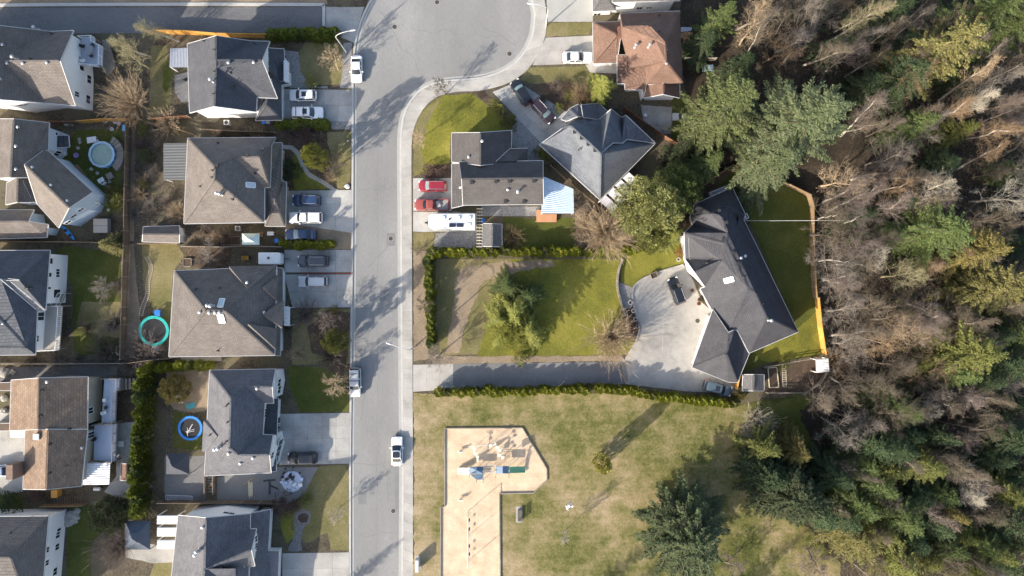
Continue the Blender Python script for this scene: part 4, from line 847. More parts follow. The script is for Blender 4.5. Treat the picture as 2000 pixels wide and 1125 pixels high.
def conifer(seed, h=20., R=6., gap=.5, nb=8, droop=.25, base=.06, dens=.17, wid=.07, taper=.85, ragged=.25, bw=.2):
    """whorls of drooping boughs, each bough a spine carrying flat sprays that point to its tip"""
    r=np.random.default_rng(seed); V,F,b=[],[],0; TV,TF=[],[]
    tube_np([(0,0,-.2),(0,0,h*.35),(0,0,h*.75),(0,0,h*.99)],[.016*h,.012*h,.006*h,.01],7,TV,TF,0); tb=len(TV[0])
    z=h*base; w=0
    side=np.array([1+ragged*math.sin(k*1.3+seed) for k in range(12)])
    while z<h*.985:
        t=z/h; rl=R*((1-t)**taper)*(1 if t>.18 else .75+t*1.4)+.25
        for k in range(nb):
            az=w*1.1+k*2*math.pi/nb+r.normal()*.2; L=rl*r.uniform(.58,1.16)*side[int((az%(2*math.pi))/(2*math.pi)*12)%12]; z0=z+r.normal()*.15
            el=.32*t-droop*.5+.35*max(0,t-.6)+r.normal()*.08
            n=max(5,int(L/dens)); u=np.linspace(.12,1,n)
            ho=np.array([math.cos(az),math.sin(az),0]); sd=np.array([-math.sin(az),math.cos(az),0])
            zz=z0+L*(u*math.tan(el)-droop*.9*u**2+droop*.75*u**3)+r.normal(size=n)*.04
            P=ho[None]*(u*L)[:,None]; P[:,2]=zz; curve=r.normal()*.25; P+=sd[None]*(curve*L*.3*u**2)[:,None]
            if L>R*.45: tb=tube_np([(0,0,z0),P[n//2],P[-1]],[.03+.008*L,.02+.004*L,.008],4,TV,TF,tb)
            for s in (-1,1):
                ll=(.13+bw*L*(1-u)**.9*np.minimum(1,u*2.2)+.07*L**.5)*r.uniform(.7,1.25,n)
                D=unit(ho[None]*.75+sd[None]*s*(.75+r.normal(size=n)*.15)[:,None]+np.array([0,0,-.18])[None]+r.normal(size=(n,3))*.14)*ll[:,None]
                Wv=unit(np.cross(D,np.array([0,0,1.])+r.normal(size=(n,3))*.45))*(wid+.045*ll)[:,None]
                b=quads(P,D,Wv,V,F,b)
                # second order sprays along the long branchlets
                m=ll>.55
                if m.any():
                    for q in (.35,.65):
                        P2=P[m]+D[m]*q; s2=r.choice([-1,1],m.sum())[:,None]
                        D2=unit(D[m]*1.0+np.cross(D[m],np.array([0,0,1.]))*s2*.8+r.normal(size=(m.sum(),3))*.1)*(ll[m]*.42)[:,None]
                        b=quads(P2,D2,unit(np.cross(D2,np.array([0,0,1.])+r.normal(size=(m.sum(),3))*.4))*wid,V,F,b)
        z+=gap*r.uniform(.8,1.2)*(1.15-.5*t); w+=1
    n=26; az=r.uniform(0,6.28,n); P=np.stack([az*0,az*0,h*(.9+.1*r.uniform(size=n))],1); D=np.stack([np.cos(az)*.35,np.sin(az)*.35,az*0+.25],1); b=quads(P,D,unit(np.cross(D,[0,0,1.]))*.05,V,F,b)
    return npmesh('trunk',np.vstack(TV),np.vstack(TF)), npmesh('crown',np.vstack(V),np.vstack(F))
def tufted(seed, h=12., R=5., lobes=60, leaves=150, lob=.22, leaf=.22, z0=.15, flat_=.0, trunk=True, prof=None, up=.35):
    """broad evergreen crown: leaf clumps spread over and inside an uneven shell"""
    r=np.random.default_rng(seed); V,F,b=[],[],0
    for i in range(lobes):
        az=i*2.39996+r.normal()*.25; t=(i+.5)/lobes; zz=z0+(1-z0)*t
        rr=(prof(t) if prof else math.sqrt(max(0,1-((t-.38)/.64)**2)))*r.uniform(.62,1.02)
        if i%5==0: rr*=.4
        c=np.array([math.cos(az)*rr*R,math.sin(az)*rr*R,zz*h]); s=lob*R*r.uniform(.65,1.25)*(.55+.45*min(1,rr+.3))
        n=leaves; d3=unit(r.normal(size=(n,3))); d3[:,2]=np.where(r.uniform(size=n)<.75,np.abs(d3[:,2]),d3[:,2]); P=c+d3*(s*r.uniform(.45,1.0,n)**.6)[:,None]*np.array([1,1,.75])
        o=nrm(np.array([c[0],c[1],R*.5])); D=unit(d3*.8+o*.5+r.normal(size=(n,3))*.4+np.array([0,0,up]))*(leaf*r.uniform(.6,1.4,n))[:,None]
        b=quads(P,D,unit(np.cross(D,r.normal(size=(n,3))))*(leaf*.28),V,F,b)
    TV,TF=[],[]; tb=tube_np([(0,0,-.15),(0,0,h*.4),(0,0,h*.8)],[.018*h,.012*h,.02],6,TV,TF,0)
    for i in range(6):
        az=i*1.05; tb=tube_np([(0,0,h*(.2+.08*i)),(math.cos(az)*R*.5,math.sin(az)*R*.5,h*(.4+.06*i))],[.008*h,.01],4,TV,TF,tb)
    return npmesh('trunk',np.vstack(TV),np.vstack(TF)), npmesh('crown',np.vstack(V),np.vstack(F))
def cedar_col(seed, h=2.8, R=.62, n=900):
    r=np.random.default_rng(seed); t=r.uniform(0,1,n)**.8; az=r.uniform(0,6.28,n); lump=1+.16*np.sin(az*5+t*9+seed)
    rad=R*np.sqrt(np.maximum(.02,1-(np.maximum(0,t-.35)/.66)**2.2))*lump*r.uniform(.72,1.05,n)
    P=np.stack([np.cos(az)*rad,np.sin(az)*rad,t*h*.95],1)
    D=unit(np.stack([np.cos(az)*.55,np.sin(az)*.55,np.full(n,.9)],1)+r.normal(size=(n,3))*.25)*r.uniform(.18,.36,n)[:,None]
    Wv=unit(np.stack([-np.sin(az),np.cos(az),az*0],1)+r.normal(size=(n,3))*.3)*.075
    V,F=[],[]; quads(P,D,Wv,V,F,0); TV,TF=[],[]; tube_np([(0,0,-.1),(0,0,h*.5),(0,0,h*.9)],[.06,.04,.01],5,TV,TF,0)
    return npmesh('trunk',np.vstack(TV),np.vstack(TF)), npmesh('crown',np.vstack(V),np.vstack(F))
PROTO={}
PROTO['fir']=[(20.,6.)]+[conifer(s,gap=.8,nb=9,droop=dr,taper=tp,dens=.12,wid=.05,ragged=.3,bw=.19) for s,dr,tp in ((1,.3,.8),(2,.22,.9),(3,.38,.72))]
PROTO['slim']=[(14.,3.2)]+[conifer(s,h=14.,R=3.2,gap=.6,nb=7,droop=.3,dens=.11,wid=.045,bw=.22) for s in (11,12)]
PROTO['cedar']=[(15.,5.)]+[conifer(s,h=15.,R=5.,gap=.7,nb=8,droop=.5,dens=.12,wid=.06,ragged=.42,taper=.7,bw=.2) for s in (21,22)]
PROTO['pine']=[(14.,6.)]+[conifer(s,h=14.,R=6.,gap=.5,nb=12,droop=.12,dens=.12,wid=.065,ragged=.18,taper=.5,bw=.2,base=.12) for s in (31,32)]
PROTO['broad']=[(11.,5.)]+[tufted(s,h=11.,R=5.,lobes=130,leaves=190,lob=.17,leaf=.27) for s in (41,42)]
PROTO['shrub']=[(2.,1.2)]+[tufted(s,h=2.,R=1.2,lobes=22,leaves=70,lob=.36,leaf=.17,z0=.1) for s in (51,52,53)]
PROTO['hedge']=[(2.8,.62)]+[cedar_col(s) for s in (61,62,63,64)]
PROTO['bare']=[(12.,3.6)]+[bare_tree(s,h=12.,R=3.6,limbs=18,sub=8,twig=7,fine=4,up=.85,thin=.8,wob=.045) for s in (71,72,73,74)]
PROTO['tall']=[(16.,3.)]+[bare_tree(s,h=16.,R=3.,limbs=26,sub=7,twig=6,fine=4,up=1.15,first=.3,thin=.72,wob=.035) for s in (81,82,83,84)]
PROTO['vase']=[(6.,3.2)]+[burst(s,n=230,side=11) for s in (91,92)]
PROTO['twiggy']=[(3.,1.6)]+[burst(s,h=3.,R=1.5,n=150,side=8) for s in (96,97)]
PROTO['small']=[(5.,2.)]+[bare_tree(s,h=5.,R=1.9,limbs=14,sub=7,twig=6,fine=4,up=.6,first=.28,rmin=.015) for s in (101,102)]
PCNT={}
def plant(kind, X, Y, h, R, m, label, cat='tree', name=None, group=None, mid=.6, bark=None, var=None, rz=None, base=None):
    """X, Y: where the middle of its crown shows on the survey photo"""
    hd,RD=PROTO[kind][0]; vs=PROTO[kind][1:]; k=PCNT.get(kind,0); PCNT[kind]=k+1; tr,cr=vs[(k if var is None else var)%len(vs)]
    p=W(X,Y,h*mid) if base is None else base
    e=empty(name or {'shrub':'shrub','hedge':'hedge_cedar','twiggy':'bare_shrub','vase':'bare_shrub'}.get(kind,'conifer_tree' if kind in('fir','slim','cedar','pine') else 'evergreen_tree' if kind=='broad' else 'bare_tree'),(p.x,p.y,G),label,cat,group,rz=random.uniform(0,6.28) if rz is None else rz)
    e.scale=(R/RD,R/RD,h/hd)
    leafy=kind in('fir','slim','cedar','pine','broad','shrub','hedge')
    for nm,me,mm in (('trunk',tr,bark or (BARK if leafy else BM[m] if kind!='tall' else BARKW)),('crown',cr,LM[m] if leafy else BM[m])):
        o=bpy.data.objects.new(nm,me); COL.objects.link(o); o.parent=e
        if not me.materials: me.materials.append(None)
        o.material_slots[0].link='OBJECT'; o.material_slots[0].material=mm
    return e
T=plant
# ---- woodland conifers, largest first
for a in [
 ('fir',1575,238,25,8.6,'blue','largest spreading fir with pale blue-green boughs beside the fenced lawn'),
 ('fir',1425,205,23,7.4,'pale','tall fir with light green boughs directly left of the largest fir'),
 ('fir',1515,318,17,5.5,'blue','shorter fir filling the gap between the two great firs, beside the fence'),
 ('fir',1390,315,11,3.4,'green','small deep green fir at the foot of the two great firs, left side'),
 ('slim',1408,36,14,3.3,'green','slim bright green conifer standing right of the red-brown roof'),
 ('slim',1378,82,9,3.2,'dark','low dark conifer in the shade behind the red-brown house'),
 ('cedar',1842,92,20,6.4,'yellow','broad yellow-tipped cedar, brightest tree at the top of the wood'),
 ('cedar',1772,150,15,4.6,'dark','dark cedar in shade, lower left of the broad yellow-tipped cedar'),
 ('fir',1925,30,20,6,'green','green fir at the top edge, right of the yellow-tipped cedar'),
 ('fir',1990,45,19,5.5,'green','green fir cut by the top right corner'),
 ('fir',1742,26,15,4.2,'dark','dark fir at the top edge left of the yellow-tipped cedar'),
 ('slim',1790,245,13,4,'green','small green conifer alone among bare trunks in the upper wood'),
 ('cedar',1830,455,17,6.2,'green','green cedar with hanging boughs beside a golden cedar, mid wood'),
 ('cedar',1912,490,16,4.6,'gold','golden cedar right of the green cedar with hanging boughs'),
 ('cedar',1950,562,18,5.8,'yellow','yellow-green cedar on the right edge below the golden cedar'),
 ('cedar',1992,598,15,4,'gold','gold-tipped cedar half cut by the right edge'),
 ('cedar',1885,688,18,6.3,'olive','wide olive-green cedar with spreading fronds, right of the pink bare crowns'),
 ('fir',1965,715,17,5,'dark','dark fir on the right edge below the wide olive cedar'),
 ('fir',1735,872,15,5.6,'dark','dark fir below the fallen white limb in the lower wood'),
 ('fir',1795,905,15,5,'olive','olive fir between the dark fir and the bleached bare tree'),
 ('cedar',1725,912,13,4.4,'olive','yellow-olive cedar in front of the dark fir, lower wood'),
 ('slim',1850,905,13,3.6,'dark','slim dark conifer left of the bleached bare tree'),
 ('cedar',1492,872,11,3.6,'olive','olive cedar at the park edge below the corner vegetable garden'),
 ('cedar',1556,880,11,3.4,'gold','gold-tipped cedar beside the bare lane at the park edge'),
 ('pine',1552,968,14,6.2,'pine','round blue-green pine leaning over the park grass'),
 ('pine',1500,928,12,3.8,'dark','dark pine in shade behind the round blue-green pine'),
 ('pine',1348,1050,15,7.6,'pine','broad blue-green pine standing alone in the park near the lower edge'),
 ('fir',1672,985,15,4.8,'green','green fir right of the blue-green pine'),
 ('fir',1748,1005,16,5.4,'green','green fir in the lower wood below the dark fir'),
 ('cedar',1668,1052,15,5.2,'yellow','yellow-green cedar at the lower wood margin next to dry grass'),
 ('cedar',1740,1085,15,5.2,'olive','olive cedar at the lower edge right of the yellow-green cedar'),
 ('cedar',1850,1000,12,3.2,'gold','small gold cedar under the bleached bare tree'),
 ('fir',1840,1062,14,4.6,'green','green fir near the lower edge of the wood'),
 ('fir',1890,1108,14,5,'olive','olive fir cut by the lower edge'),
 ('fir',1965,1020,16,4.6,'dark','dark fir on the right edge below the bleached bare tree'),
 ('fir',1975,860,16,5,'dark','dark fir on the right edge above the bleached bare tree'),
 ('fir',1960,1100,15,4.6,'dark','dark fir at the lower right corner'),
 ('fir',1690,420,8,2.4,'dark','little dark fir under bare crowns beside the fence'),
 ('fir',1880,255,10,2.8,'olive','little olive fir among slanting bare trunks'),
 # orchard group and yard trees
 ('fir',990,560,8,3.0,'green','dark green tree at the north end of the orchard tree clump'),
 ('fir',1034,580,8,2.9,'green','dark green fir at the east side of the orchard tree clump'),
 ('cedar',972,622,7,3.3,'bright','yellow-green tree at the west side of the orchard tree clump'),
 ('cedar',1004,610,8.5,3.6,'bright','bright green cedar in the middle of the orchard tree clump'),
 ('cedar',1032,645,6.5,3.3,'bright','bright green tree at the south-east of the orchard tree clump'),
 ('cedar',985,658,5,2.2,'bright','small olive cedar at the south end of the orchard tree clump'),
 ('broad',1000,640,6,3.0,'bright','rounded bright green tree at the heart of the orchard tree clump'),
 ('slim',1176,168,9,2.9,'bright','bright yellow-green conifer between the red-brown and slate roofs'),
 ('slim',1312,462,8,2.5,'bright','yellow-green conifer beside the west gable of the large dark house'),
 ('slim',212,478,5,2.4,'yellow','yellow-green conifer by the board fence below the round pool'),
]: T(a[0],*a[1:])
for a in [
 ('broad',1270,405,11,5.2,'laurel','large lobed evergreen between the striped pergola and the large dark house'),
 ('broad',1322,368,9,3.9,'green','darker evergreen behind the large lobed evergreen, beside the dark roof'),
 ('broad',1275,455,7,3,'olive','lower evergreen at the foot of the large lobed evergreen'),
 ('broad',210,1008,5,2.9,'pine','round dark evergreen ball tree in the lower left back yard'),
 ('broad',340,760,4,2.4,'gold','yellow-green bushy evergreen beside the tall cedar hedge'),
 ('broad',616,306,8.5,1.9,'bright','yellow-green bushy tree beside the curved garden path'),
 ('broad',654,666,7.5,1.9,'olive','olive evergreen bush in the front bed near the road'),
]: T(*a)
# ---- bare trees that can be told apart
for a in [
 ('vase',240,190,6,3.6,'tan','large straw-coloured leafless bush in the upper left back yard'),
 ('tall',250,82,11,2.7,'olive','leafless tree with pale lichen twigs leaning over the lane, left one'),
 ('tall',310,50,11,2.6,'olive','leafless tree over the dark lane beside the orange fence'),
 ('bare',256,112,9,2.6,'olive','leafless lichen-covered tree behind the white railed deck'),
 ('twiggy',325,238,2.6,2.2,'tan','straw-coloured leafless shrub below the grey-blue house corner'),
 ('small',652,125,5,2.5,'tan','leafless straw-coloured tree on the front lawn by the street lamp'),
 ('small',661,312,5,2.2,'brown','leafless brown tree on the front lawn beside the curved garden path'),
 ('twiggy',595,615,3,2.3,'mauve','pinkish leafless shrub south of the silver car'),
 ('small',650,632,4,2.4,'mauve','pinkish leafless tree in the front bed by the olive bush'),
 ('twiggy',640,700,2.6,2.2,'brown','brown leafless shrub at the lower end of the front bed'),
 ('small',648,758,5,2.6,'tan','leafless straw-coloured tree on the lawn beside the parked silver car'),
 ('small',397,495,5,2.6,'grey','grey leafless tree in the soil bed above the wide hip roof'),
 ('small',205,552,4,2.4,'grey','grey leafless tree on the lawn of the slate-roofed house'),
 ('twiggy',215,632,3,2.1,'grey','grey leafless shrub against the middle of the board fence'),
 ('twiggy',200,690,2.4,3,'brown','brown leafless thicket at the lower end of the slate house lawn'),
 ('twiggy',278,688,2.4,3,'mauve','pinkish leafless thicket below the green trampoline'),
 ('vase',222,1075,5,3.2,'mauve','reddish leafless bush on the lawn in the lower left yard'),
 ('twiggy',270,990,2.6,2.4,'tan','straw-coloured shrub right of the round evergreen ball tree'),
 ('small',656,1000,4,1.6,'pale','small pale leafless tree on the lower front lawn'),
 ('vase',1190,452,6.5,4.2,'tan','large straw-coloured leafless tree south of the striped pergola'),
 ('vase',1198,662,6,4.2,'tan','large straw-coloured leafless bush by the forecourt entrance'),
 ('twiggy',1000,462,2.6,1.7,'orange','round orange-brown leafless shrub beside the little grey shed'),
 ('small',1332,275,4.5,2,'orange','orange-brown leafless tree below the two great firs'),
 ('twiggy',1300,320,3,1.7,'brown','brown leafless shrub behind the slate roof'),
 ('vase',1135,182,5,1.6,'orange','upright orange-brown weeping shrub left of the bright yellow-green conifer'),
 ('small',868,174,5,2,'brown','leafless street tree at the tip of the front lawn by the bulb'),
 ('small',816,262,6,1.7,'tan','leafless street tree on the verge beside the front lawn'),
 ('small',818,482,6,1.7,'brown','leafless street tree beside the gravel trailer pad'),
 ('small',822,598,6,1.7,'brown','leafless street tree outside the west cedar hedge'),
 ('small',860,690,5,2.4,'grey','grey leafless tree at the corner of the long driveway'),
 ('small',1180,908,6.2,1.5,'gold','slim yellow sapling alone on the park grass') if False else
 ('small',1106,1052,5.5,1.2,'pale','thin pale sapling on the park grass near the lower edge'),
 ('vase',1480,832,5,2.9,'pale','pale leafless bush at the corner between hedge end and woodland'),
 ('small',1425,1108,3.5,2.6,'mauve','pinkish brushwood beside the broad blue-green pine'),
 ('twiggy',1145,440,3,2.2,'tan','straw-coloured thicket at the end of the blue metal patio roof'),
 ('twiggy',1122,400,3,1.6,'mauve','pinkish twiggy shrub along the fence below the slate house'),
 # woodland
 ('bare',1478,52,13,4,'tan','straw-coloured bare crown right of the slim bright conifer'),
 ('tall',1560,62,15,3.6,'grey','grey bare tree with long forked trunk at the top of the wood'),
 ('bare',1520,95,11,3.6,'orange','orange-brown bare thicket tree above the great firs'),
 ('tall',1675,40,16,3.4,'olive','pale double-trunked bare tree at the top edge'),
 ('tall',1800,40,15,2.8,'grey','bare tree with white trunk left of the yellow-tipped cedar top'),
 ('tall',1702,238,16,3.6,'mauve','pink-twigged bare tree with thick pale trunk below the largest fir'),
 ('bare',1655,110,13,4,'mauve','dusky bare tree above the largest fir'),
 ('tall',1905,165,15,3.2,'tan','straw bare tree slanting out beyond the yellow-tipped cedar'),
 ('tall',1890,205,16,3.6,'orange','rust-tinted bare tree with several pale trunks'),
 ('tall',1955,245,16,3.4,'orange','rust-brown bare tree at the right edge, upper wood'),
 ('tall',1935,190,16,3,'pale','pale-stemmed bare tree fanning towards the right edge'),
 ('bare',1820,375,14,4.4,'pale','bleached bare tree with forked pale limbs in the mid wood'),
 ('bare',1965,380,14,4.2,'pale','bleached bare crown on the right edge'),
 ('tall',1668,402,15,4,'mauve','pink-crowned bare tree with white trunk by the fenced lawn'),
 ('bare',1640,350,12,4,'tan','straw-coloured bare tree by the top corner of the fence'),
 ('bare',1700,500,11,3.4,'pale','pale bare tree in the clearing beside the fence'),
 ('bare',1640,548,11,4,'grey','grey bare tree against the fence, upper of three'),
 ('bare',1650,612,11,4,'grey','grey bare tree against the fence, middle of three'),
 ('bare',1665,678,12,4.4,'grey','grey bare tree against the fence corner, lowest of three'),
 ('tall',1835,592,15,4,'mauve','pinkish bare tree with bright white forked trunk'),
 ('bare',1790,640,13,4,'mauve','pinkish bare tree below the bright white forked trunk'),
 ('bare',1770,540,12,3.8,'olive','lichen-coloured bare tree in the middle of the wood'),
 ('bare',1820,735,12,4,'orange','orange-brown bare tree left of the wide olive cedar'),
 ('tall',1895,785,16,4.6,'mauve','wine-brown bare tree with dense fan of twigs'),
 ('bare',1885,850,12,3.6,'mauve','wine-brown bare tree above the bleached tree'),
 ('tall',1930,955,14,5,'pale','bleached bare tree with a great fan of white limbs, lower right'),
 ('bare',1880,920,12,2.8,'pale','smaller bleached bare tree left of the great white fan'),
 ('bare',1800,800,11,2.8,'pale','broken white-limbed bare tree over the dark fir'),
 ('bare',1645,832,12,4,'grey','grey bare tree beside the woodland track, upper'),
 ('bare',1655,905,11,3.6,'brown','brown bare tree beside the woodland track, lower'),
 ('bare',1745,715,11,3.6,'brown','brown bare tree between the fence corner and orange-brown tree'),
 ('small',1590,1085,4.5,3.6,'mauve','pinkish brushwood at the lower edge beside dry grass'),
 ('bare',1835,1090,11,3.4,'mauve','dusky bare tree at the lower edge between green firs'),
 ('twiggy',1640,705,4,2,'orange','rusty shrub outside the garden fence corner'),
]: T(*a)
T('hedge',1178,908,6.2,1.1,'lime','slim yellow sapling alone on the park grass','tree',name='sapling')
T('slim',1108,1046,4.5,.5,'olive','thin young conifer staked on the park grass',name='sapling') if False else None
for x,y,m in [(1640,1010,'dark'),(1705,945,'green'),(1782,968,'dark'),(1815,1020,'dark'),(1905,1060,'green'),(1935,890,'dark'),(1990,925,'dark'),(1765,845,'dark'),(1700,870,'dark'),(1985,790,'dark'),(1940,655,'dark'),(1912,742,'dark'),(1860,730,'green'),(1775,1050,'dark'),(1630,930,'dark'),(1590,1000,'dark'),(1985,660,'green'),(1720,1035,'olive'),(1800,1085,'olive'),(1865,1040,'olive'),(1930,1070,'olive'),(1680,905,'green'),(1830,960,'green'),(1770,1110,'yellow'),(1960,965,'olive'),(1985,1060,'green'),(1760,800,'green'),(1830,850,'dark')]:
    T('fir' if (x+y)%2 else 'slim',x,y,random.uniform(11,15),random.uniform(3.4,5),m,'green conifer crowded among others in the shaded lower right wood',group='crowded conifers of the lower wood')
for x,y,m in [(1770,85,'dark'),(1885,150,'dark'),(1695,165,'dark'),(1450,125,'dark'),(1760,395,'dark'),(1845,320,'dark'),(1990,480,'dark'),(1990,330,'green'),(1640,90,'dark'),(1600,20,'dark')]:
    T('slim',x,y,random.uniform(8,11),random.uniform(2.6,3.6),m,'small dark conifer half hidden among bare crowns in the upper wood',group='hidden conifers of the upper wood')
for x,y in [(300,265),(310,290),(288,315),(274,350),(330,430),(370,455),(440,460),(500,262),(470,258),(430,262),(272,285),(266,335),(300,332),(325,392),(292,402),(345,418),(402,452),(345,440),(262,420),(420,465),(385,470),(268,380)]:
    T('twiggy',x,y,random.uniform(1.2,2.2),random.uniform(.9,1.6),random.choice(['brown','mauve','grey','tan']),'low leafless brush in the shaded strip behind the hip roof house',group='brush behind the hip roof house')
for x,y in [(150,700),(110,706),(60,704),(255,715),(300,698),(165,640),(228,560)]:
    T('twiggy',x,y,random.uniform(1.2,2.2),random.uniform(1.0,1.7),random.choice(['brown','mauve','grey']),'low leafless brush along the fences of the slate-roofed house yard',group='brush along the slate house fences')
for x,y in [(560,640),(580,690),(615,660),(570,260),(620,272),(645,345),(575,990),(1060,190),(1095,180),(1085,165)]:
    T('twiggy',x,y,random.uniform(.8,1.6),random.uniform(.8,1.3),random.choice(['brown','mauve','tan']),'low dormant planting in a front garden bed',group='dormant front garden plants')
for x,y in [(1150,420),(1175,400),(1215,420),(1140,470),(1350,420),(1375,390),(1340,450)]:
    T('twiggy',x,y,random.uniform(1.4,2.6),random.uniform(1.2,2.0),random.choice(['brown','mauve','tan']),'leafless thicket on the bank around the lobed evergreens',group='thicket around the lobed evergreens')
# trees standing just below the lower edge of the picture: their shadows fall across the park and the road
for x,y,hh,kd,l in [(1030,1268,12,'fir','dark fir below the lower edge behind the swing set'),(1075,1290,13,'fir','second dark fir below the lower edge, park side'),(1345,1235,12,'fir','fir below the lower edge of the park near the woodland'),(600,1215,9,'slim','slim conifer below the lower edge on the left verge'),(575,1230,9,'slim','second slim conifer below the lower edge on the left verge')]:
    T(kd,x,y,hh,3.4 if kd=='fir' else 2,'green',l,base=W(x,y,0))
# ---- the crowded wood between them: nothing tells these apart
wood=[(1440,-60),(2080,-60),(2080,1190),(1700,1190),(1640,960),(1600,880),(1610,790),(1640,720),(1625,600),(1608,480),(1600,380),(1690,360),(1690,130),(1590,100),(1470,90)]
def inside(x,y,poly):
    c=False; j=len(poly)-1
    for i in range(len(poly)):
        if (poly[i][1]>y)!=(poly[j][1]>y) and x<(poly[j][0]-poly[i][0])*(y-poly[i][1])/(poly[j][1]-poly[i][1])+poly[i][0]: c=not c
        j=i
    return c
rw=random.Random(5); pts=[]; tries=0
while len(pts)<150 and tries<9000:
    tries+=1; x,y=rw.uniform(1430,2080),rw.uniform(-60,1190)
    if inside(x,y,wood) and all((x-a)**2+(y-b)**2>33**2 for a,b in pts): pts.append((x,y))
for x,y in pts:
    low=y>780 or x>1900 and y>480
    m=rw.choice(['brown','brown','mauve','grey','brown'] if low else ['brown','grey','mauve','tan','grey','orange','brown'] if y>300 else ['brown','mauve','grey','orange','mauve'])
    hh=rw.uniform(11,18); mid_=300<y<790 and x<1880; kd=rw.choice(['bare','bare','bare','tall'] if mid_ else ['tall','tall','bare']); hh*=.85 if mid_ else 1
    T(kd,x,y,hh,rw.uniform(3.4,4.8) if mid_ else rw.uniform(2.3,3.6),m,'leafless tree crowded among many others in the woodland thicket',group='crowded leafless trees of the wood',bark=rw.choice([BARKG,BARKG,BARKW,BARK]))
# undergrowth : twigs and ivy nobody could count
def undergrowth():
    r=np.random.default_rng(3); V,F,b=[],[],0; P=[]
    while len(P)<9000:
        x,y=r.uniform(1400,2060),r.uniform(-40,1165)
        if inside(x,y,wood): P.append(tuple(W(x,y,0)))
    P=np.asarray(P); P[:,2]=G; n=len(P); out=[]
    for k in range(4):
        az=r.uniform(0,6.28,n); el=r.uniform(.3,1.3,n); L=r.uniform(.5,1.9,n)
        D=np.stack([np.cos(az)*np.cos(el),np.sin(az)*np.cos(el),np.sin(el)],1)*L[:,None]; b=quads(P+r.normal(size=(n,3))*np.array([.3,.3,0]),D,unit(np.cross(D,r.normal(size=(n,3))))*.022,V,F,b)
    o=link('undergrowth',npmesh('undergrowth',np.vstack(V),np.vstack(F)),BM['brown']); o['kind']='stuff'
    V,F,b=[],[],0
    for i in range(900):
        c=P[r.integers(n)]
        if mnoise.noise(Vector((c[0]*.08,c[1]*.08,2.)))<.05: continue
        m=55; Q=c+np.abs(r.normal(size=(m,3)))*np.array([0,0,.35])+r.normal(size=(m,3))*np.array([.7,.7,0]); D=unit(r.normal(size=(m,3))+np.array([0,0,.8]))*.28
        b=quads(Q,D,unit(np.cross(D,r.normal(size=(m,3))))*.09,V,F,b)
    o=link('ivy_groundcover',npmesh('ivy_groundcover',np.vstack(V),np.vstack(F)),LM['dark']); o['kind']='stuff'
undergrowth()
# ---- hedges: every cedar a thing
def hedge(line, gap, h, R, m, label, group, jit=.14):
    P=px(line); L=sum((P[i+1]-P[i]).length for i in range(len(P)-1)); n=max(1,round(L/gap))
    for i,q in enumerate(resample(P,n)):
        s=random.uniform(.82,1.16); rz=random.uniform(0,6.28); c=Vector((q.x+random.gauss(0,jit),q.y+random.gauss(0,jit),G))
        T('hedge',0,0,h*random.uniform(.82,1.12),R*s,m if random.random()<.8 else ('olive' if m=='hedge' else 'green'),label,'hedge plant',group=group,base=c,rz=rz)
hedge([(846,494),(1150,492)],1.0,2.6,.64,'hedge','clipped yellow-green cedar in the row along the north side of the orchard lawn','north orchard hedge')
hedge([(1162,492),(1228,493),(1262,474)],1.0,1.3,.7,'hedge','low yellow-green cedar in the short curving row under the large straw-coloured tree','low curving hedge')
hedge([(839,502),(842,580),(845,672)],.95,2.5,.64,'hedged','clipped green cedar in the row between pavement and orchard lawn','west orchard hedge')
hedge([(858,763),(1000,761),(1180,757),(1230,763),(1330,776),(1432,785)],.9,2.6,.6,'hedge','clipped yellow-green cedar in the long row between the driveway and the park','long driveway hedge')
hedge([(556,477),(654,478)],.85,1.9,.6,'hedge','clipped yellow-green cedar in the short row beside the dark blue sedan','driveway side hedge')
hedge([(540,73),(656,72)],.85,2.0,.8,'hedged','dark green cedar in the clipped row along the lane by the street lamp','lane side hedge')
hedge([(300,722),(296,780),(292,850),(287,930),(285,985)],1.05,4.3,.98,'hedged','tall dark green cedar in the high screen beside the yard with the blue trampoline','tall cedar screen')
hedge([(305,716),(360,713),(418,712)],.95,2.2,.7,'hedge','yellow-green cedar in the row running below the wide hip roof','row below the wide hip roof')
hedge([(548,243),(634,244)],.9,1.3,.75,'hedged','low dark green cedar in the row south of the white cars driveway','low row by the white cars')
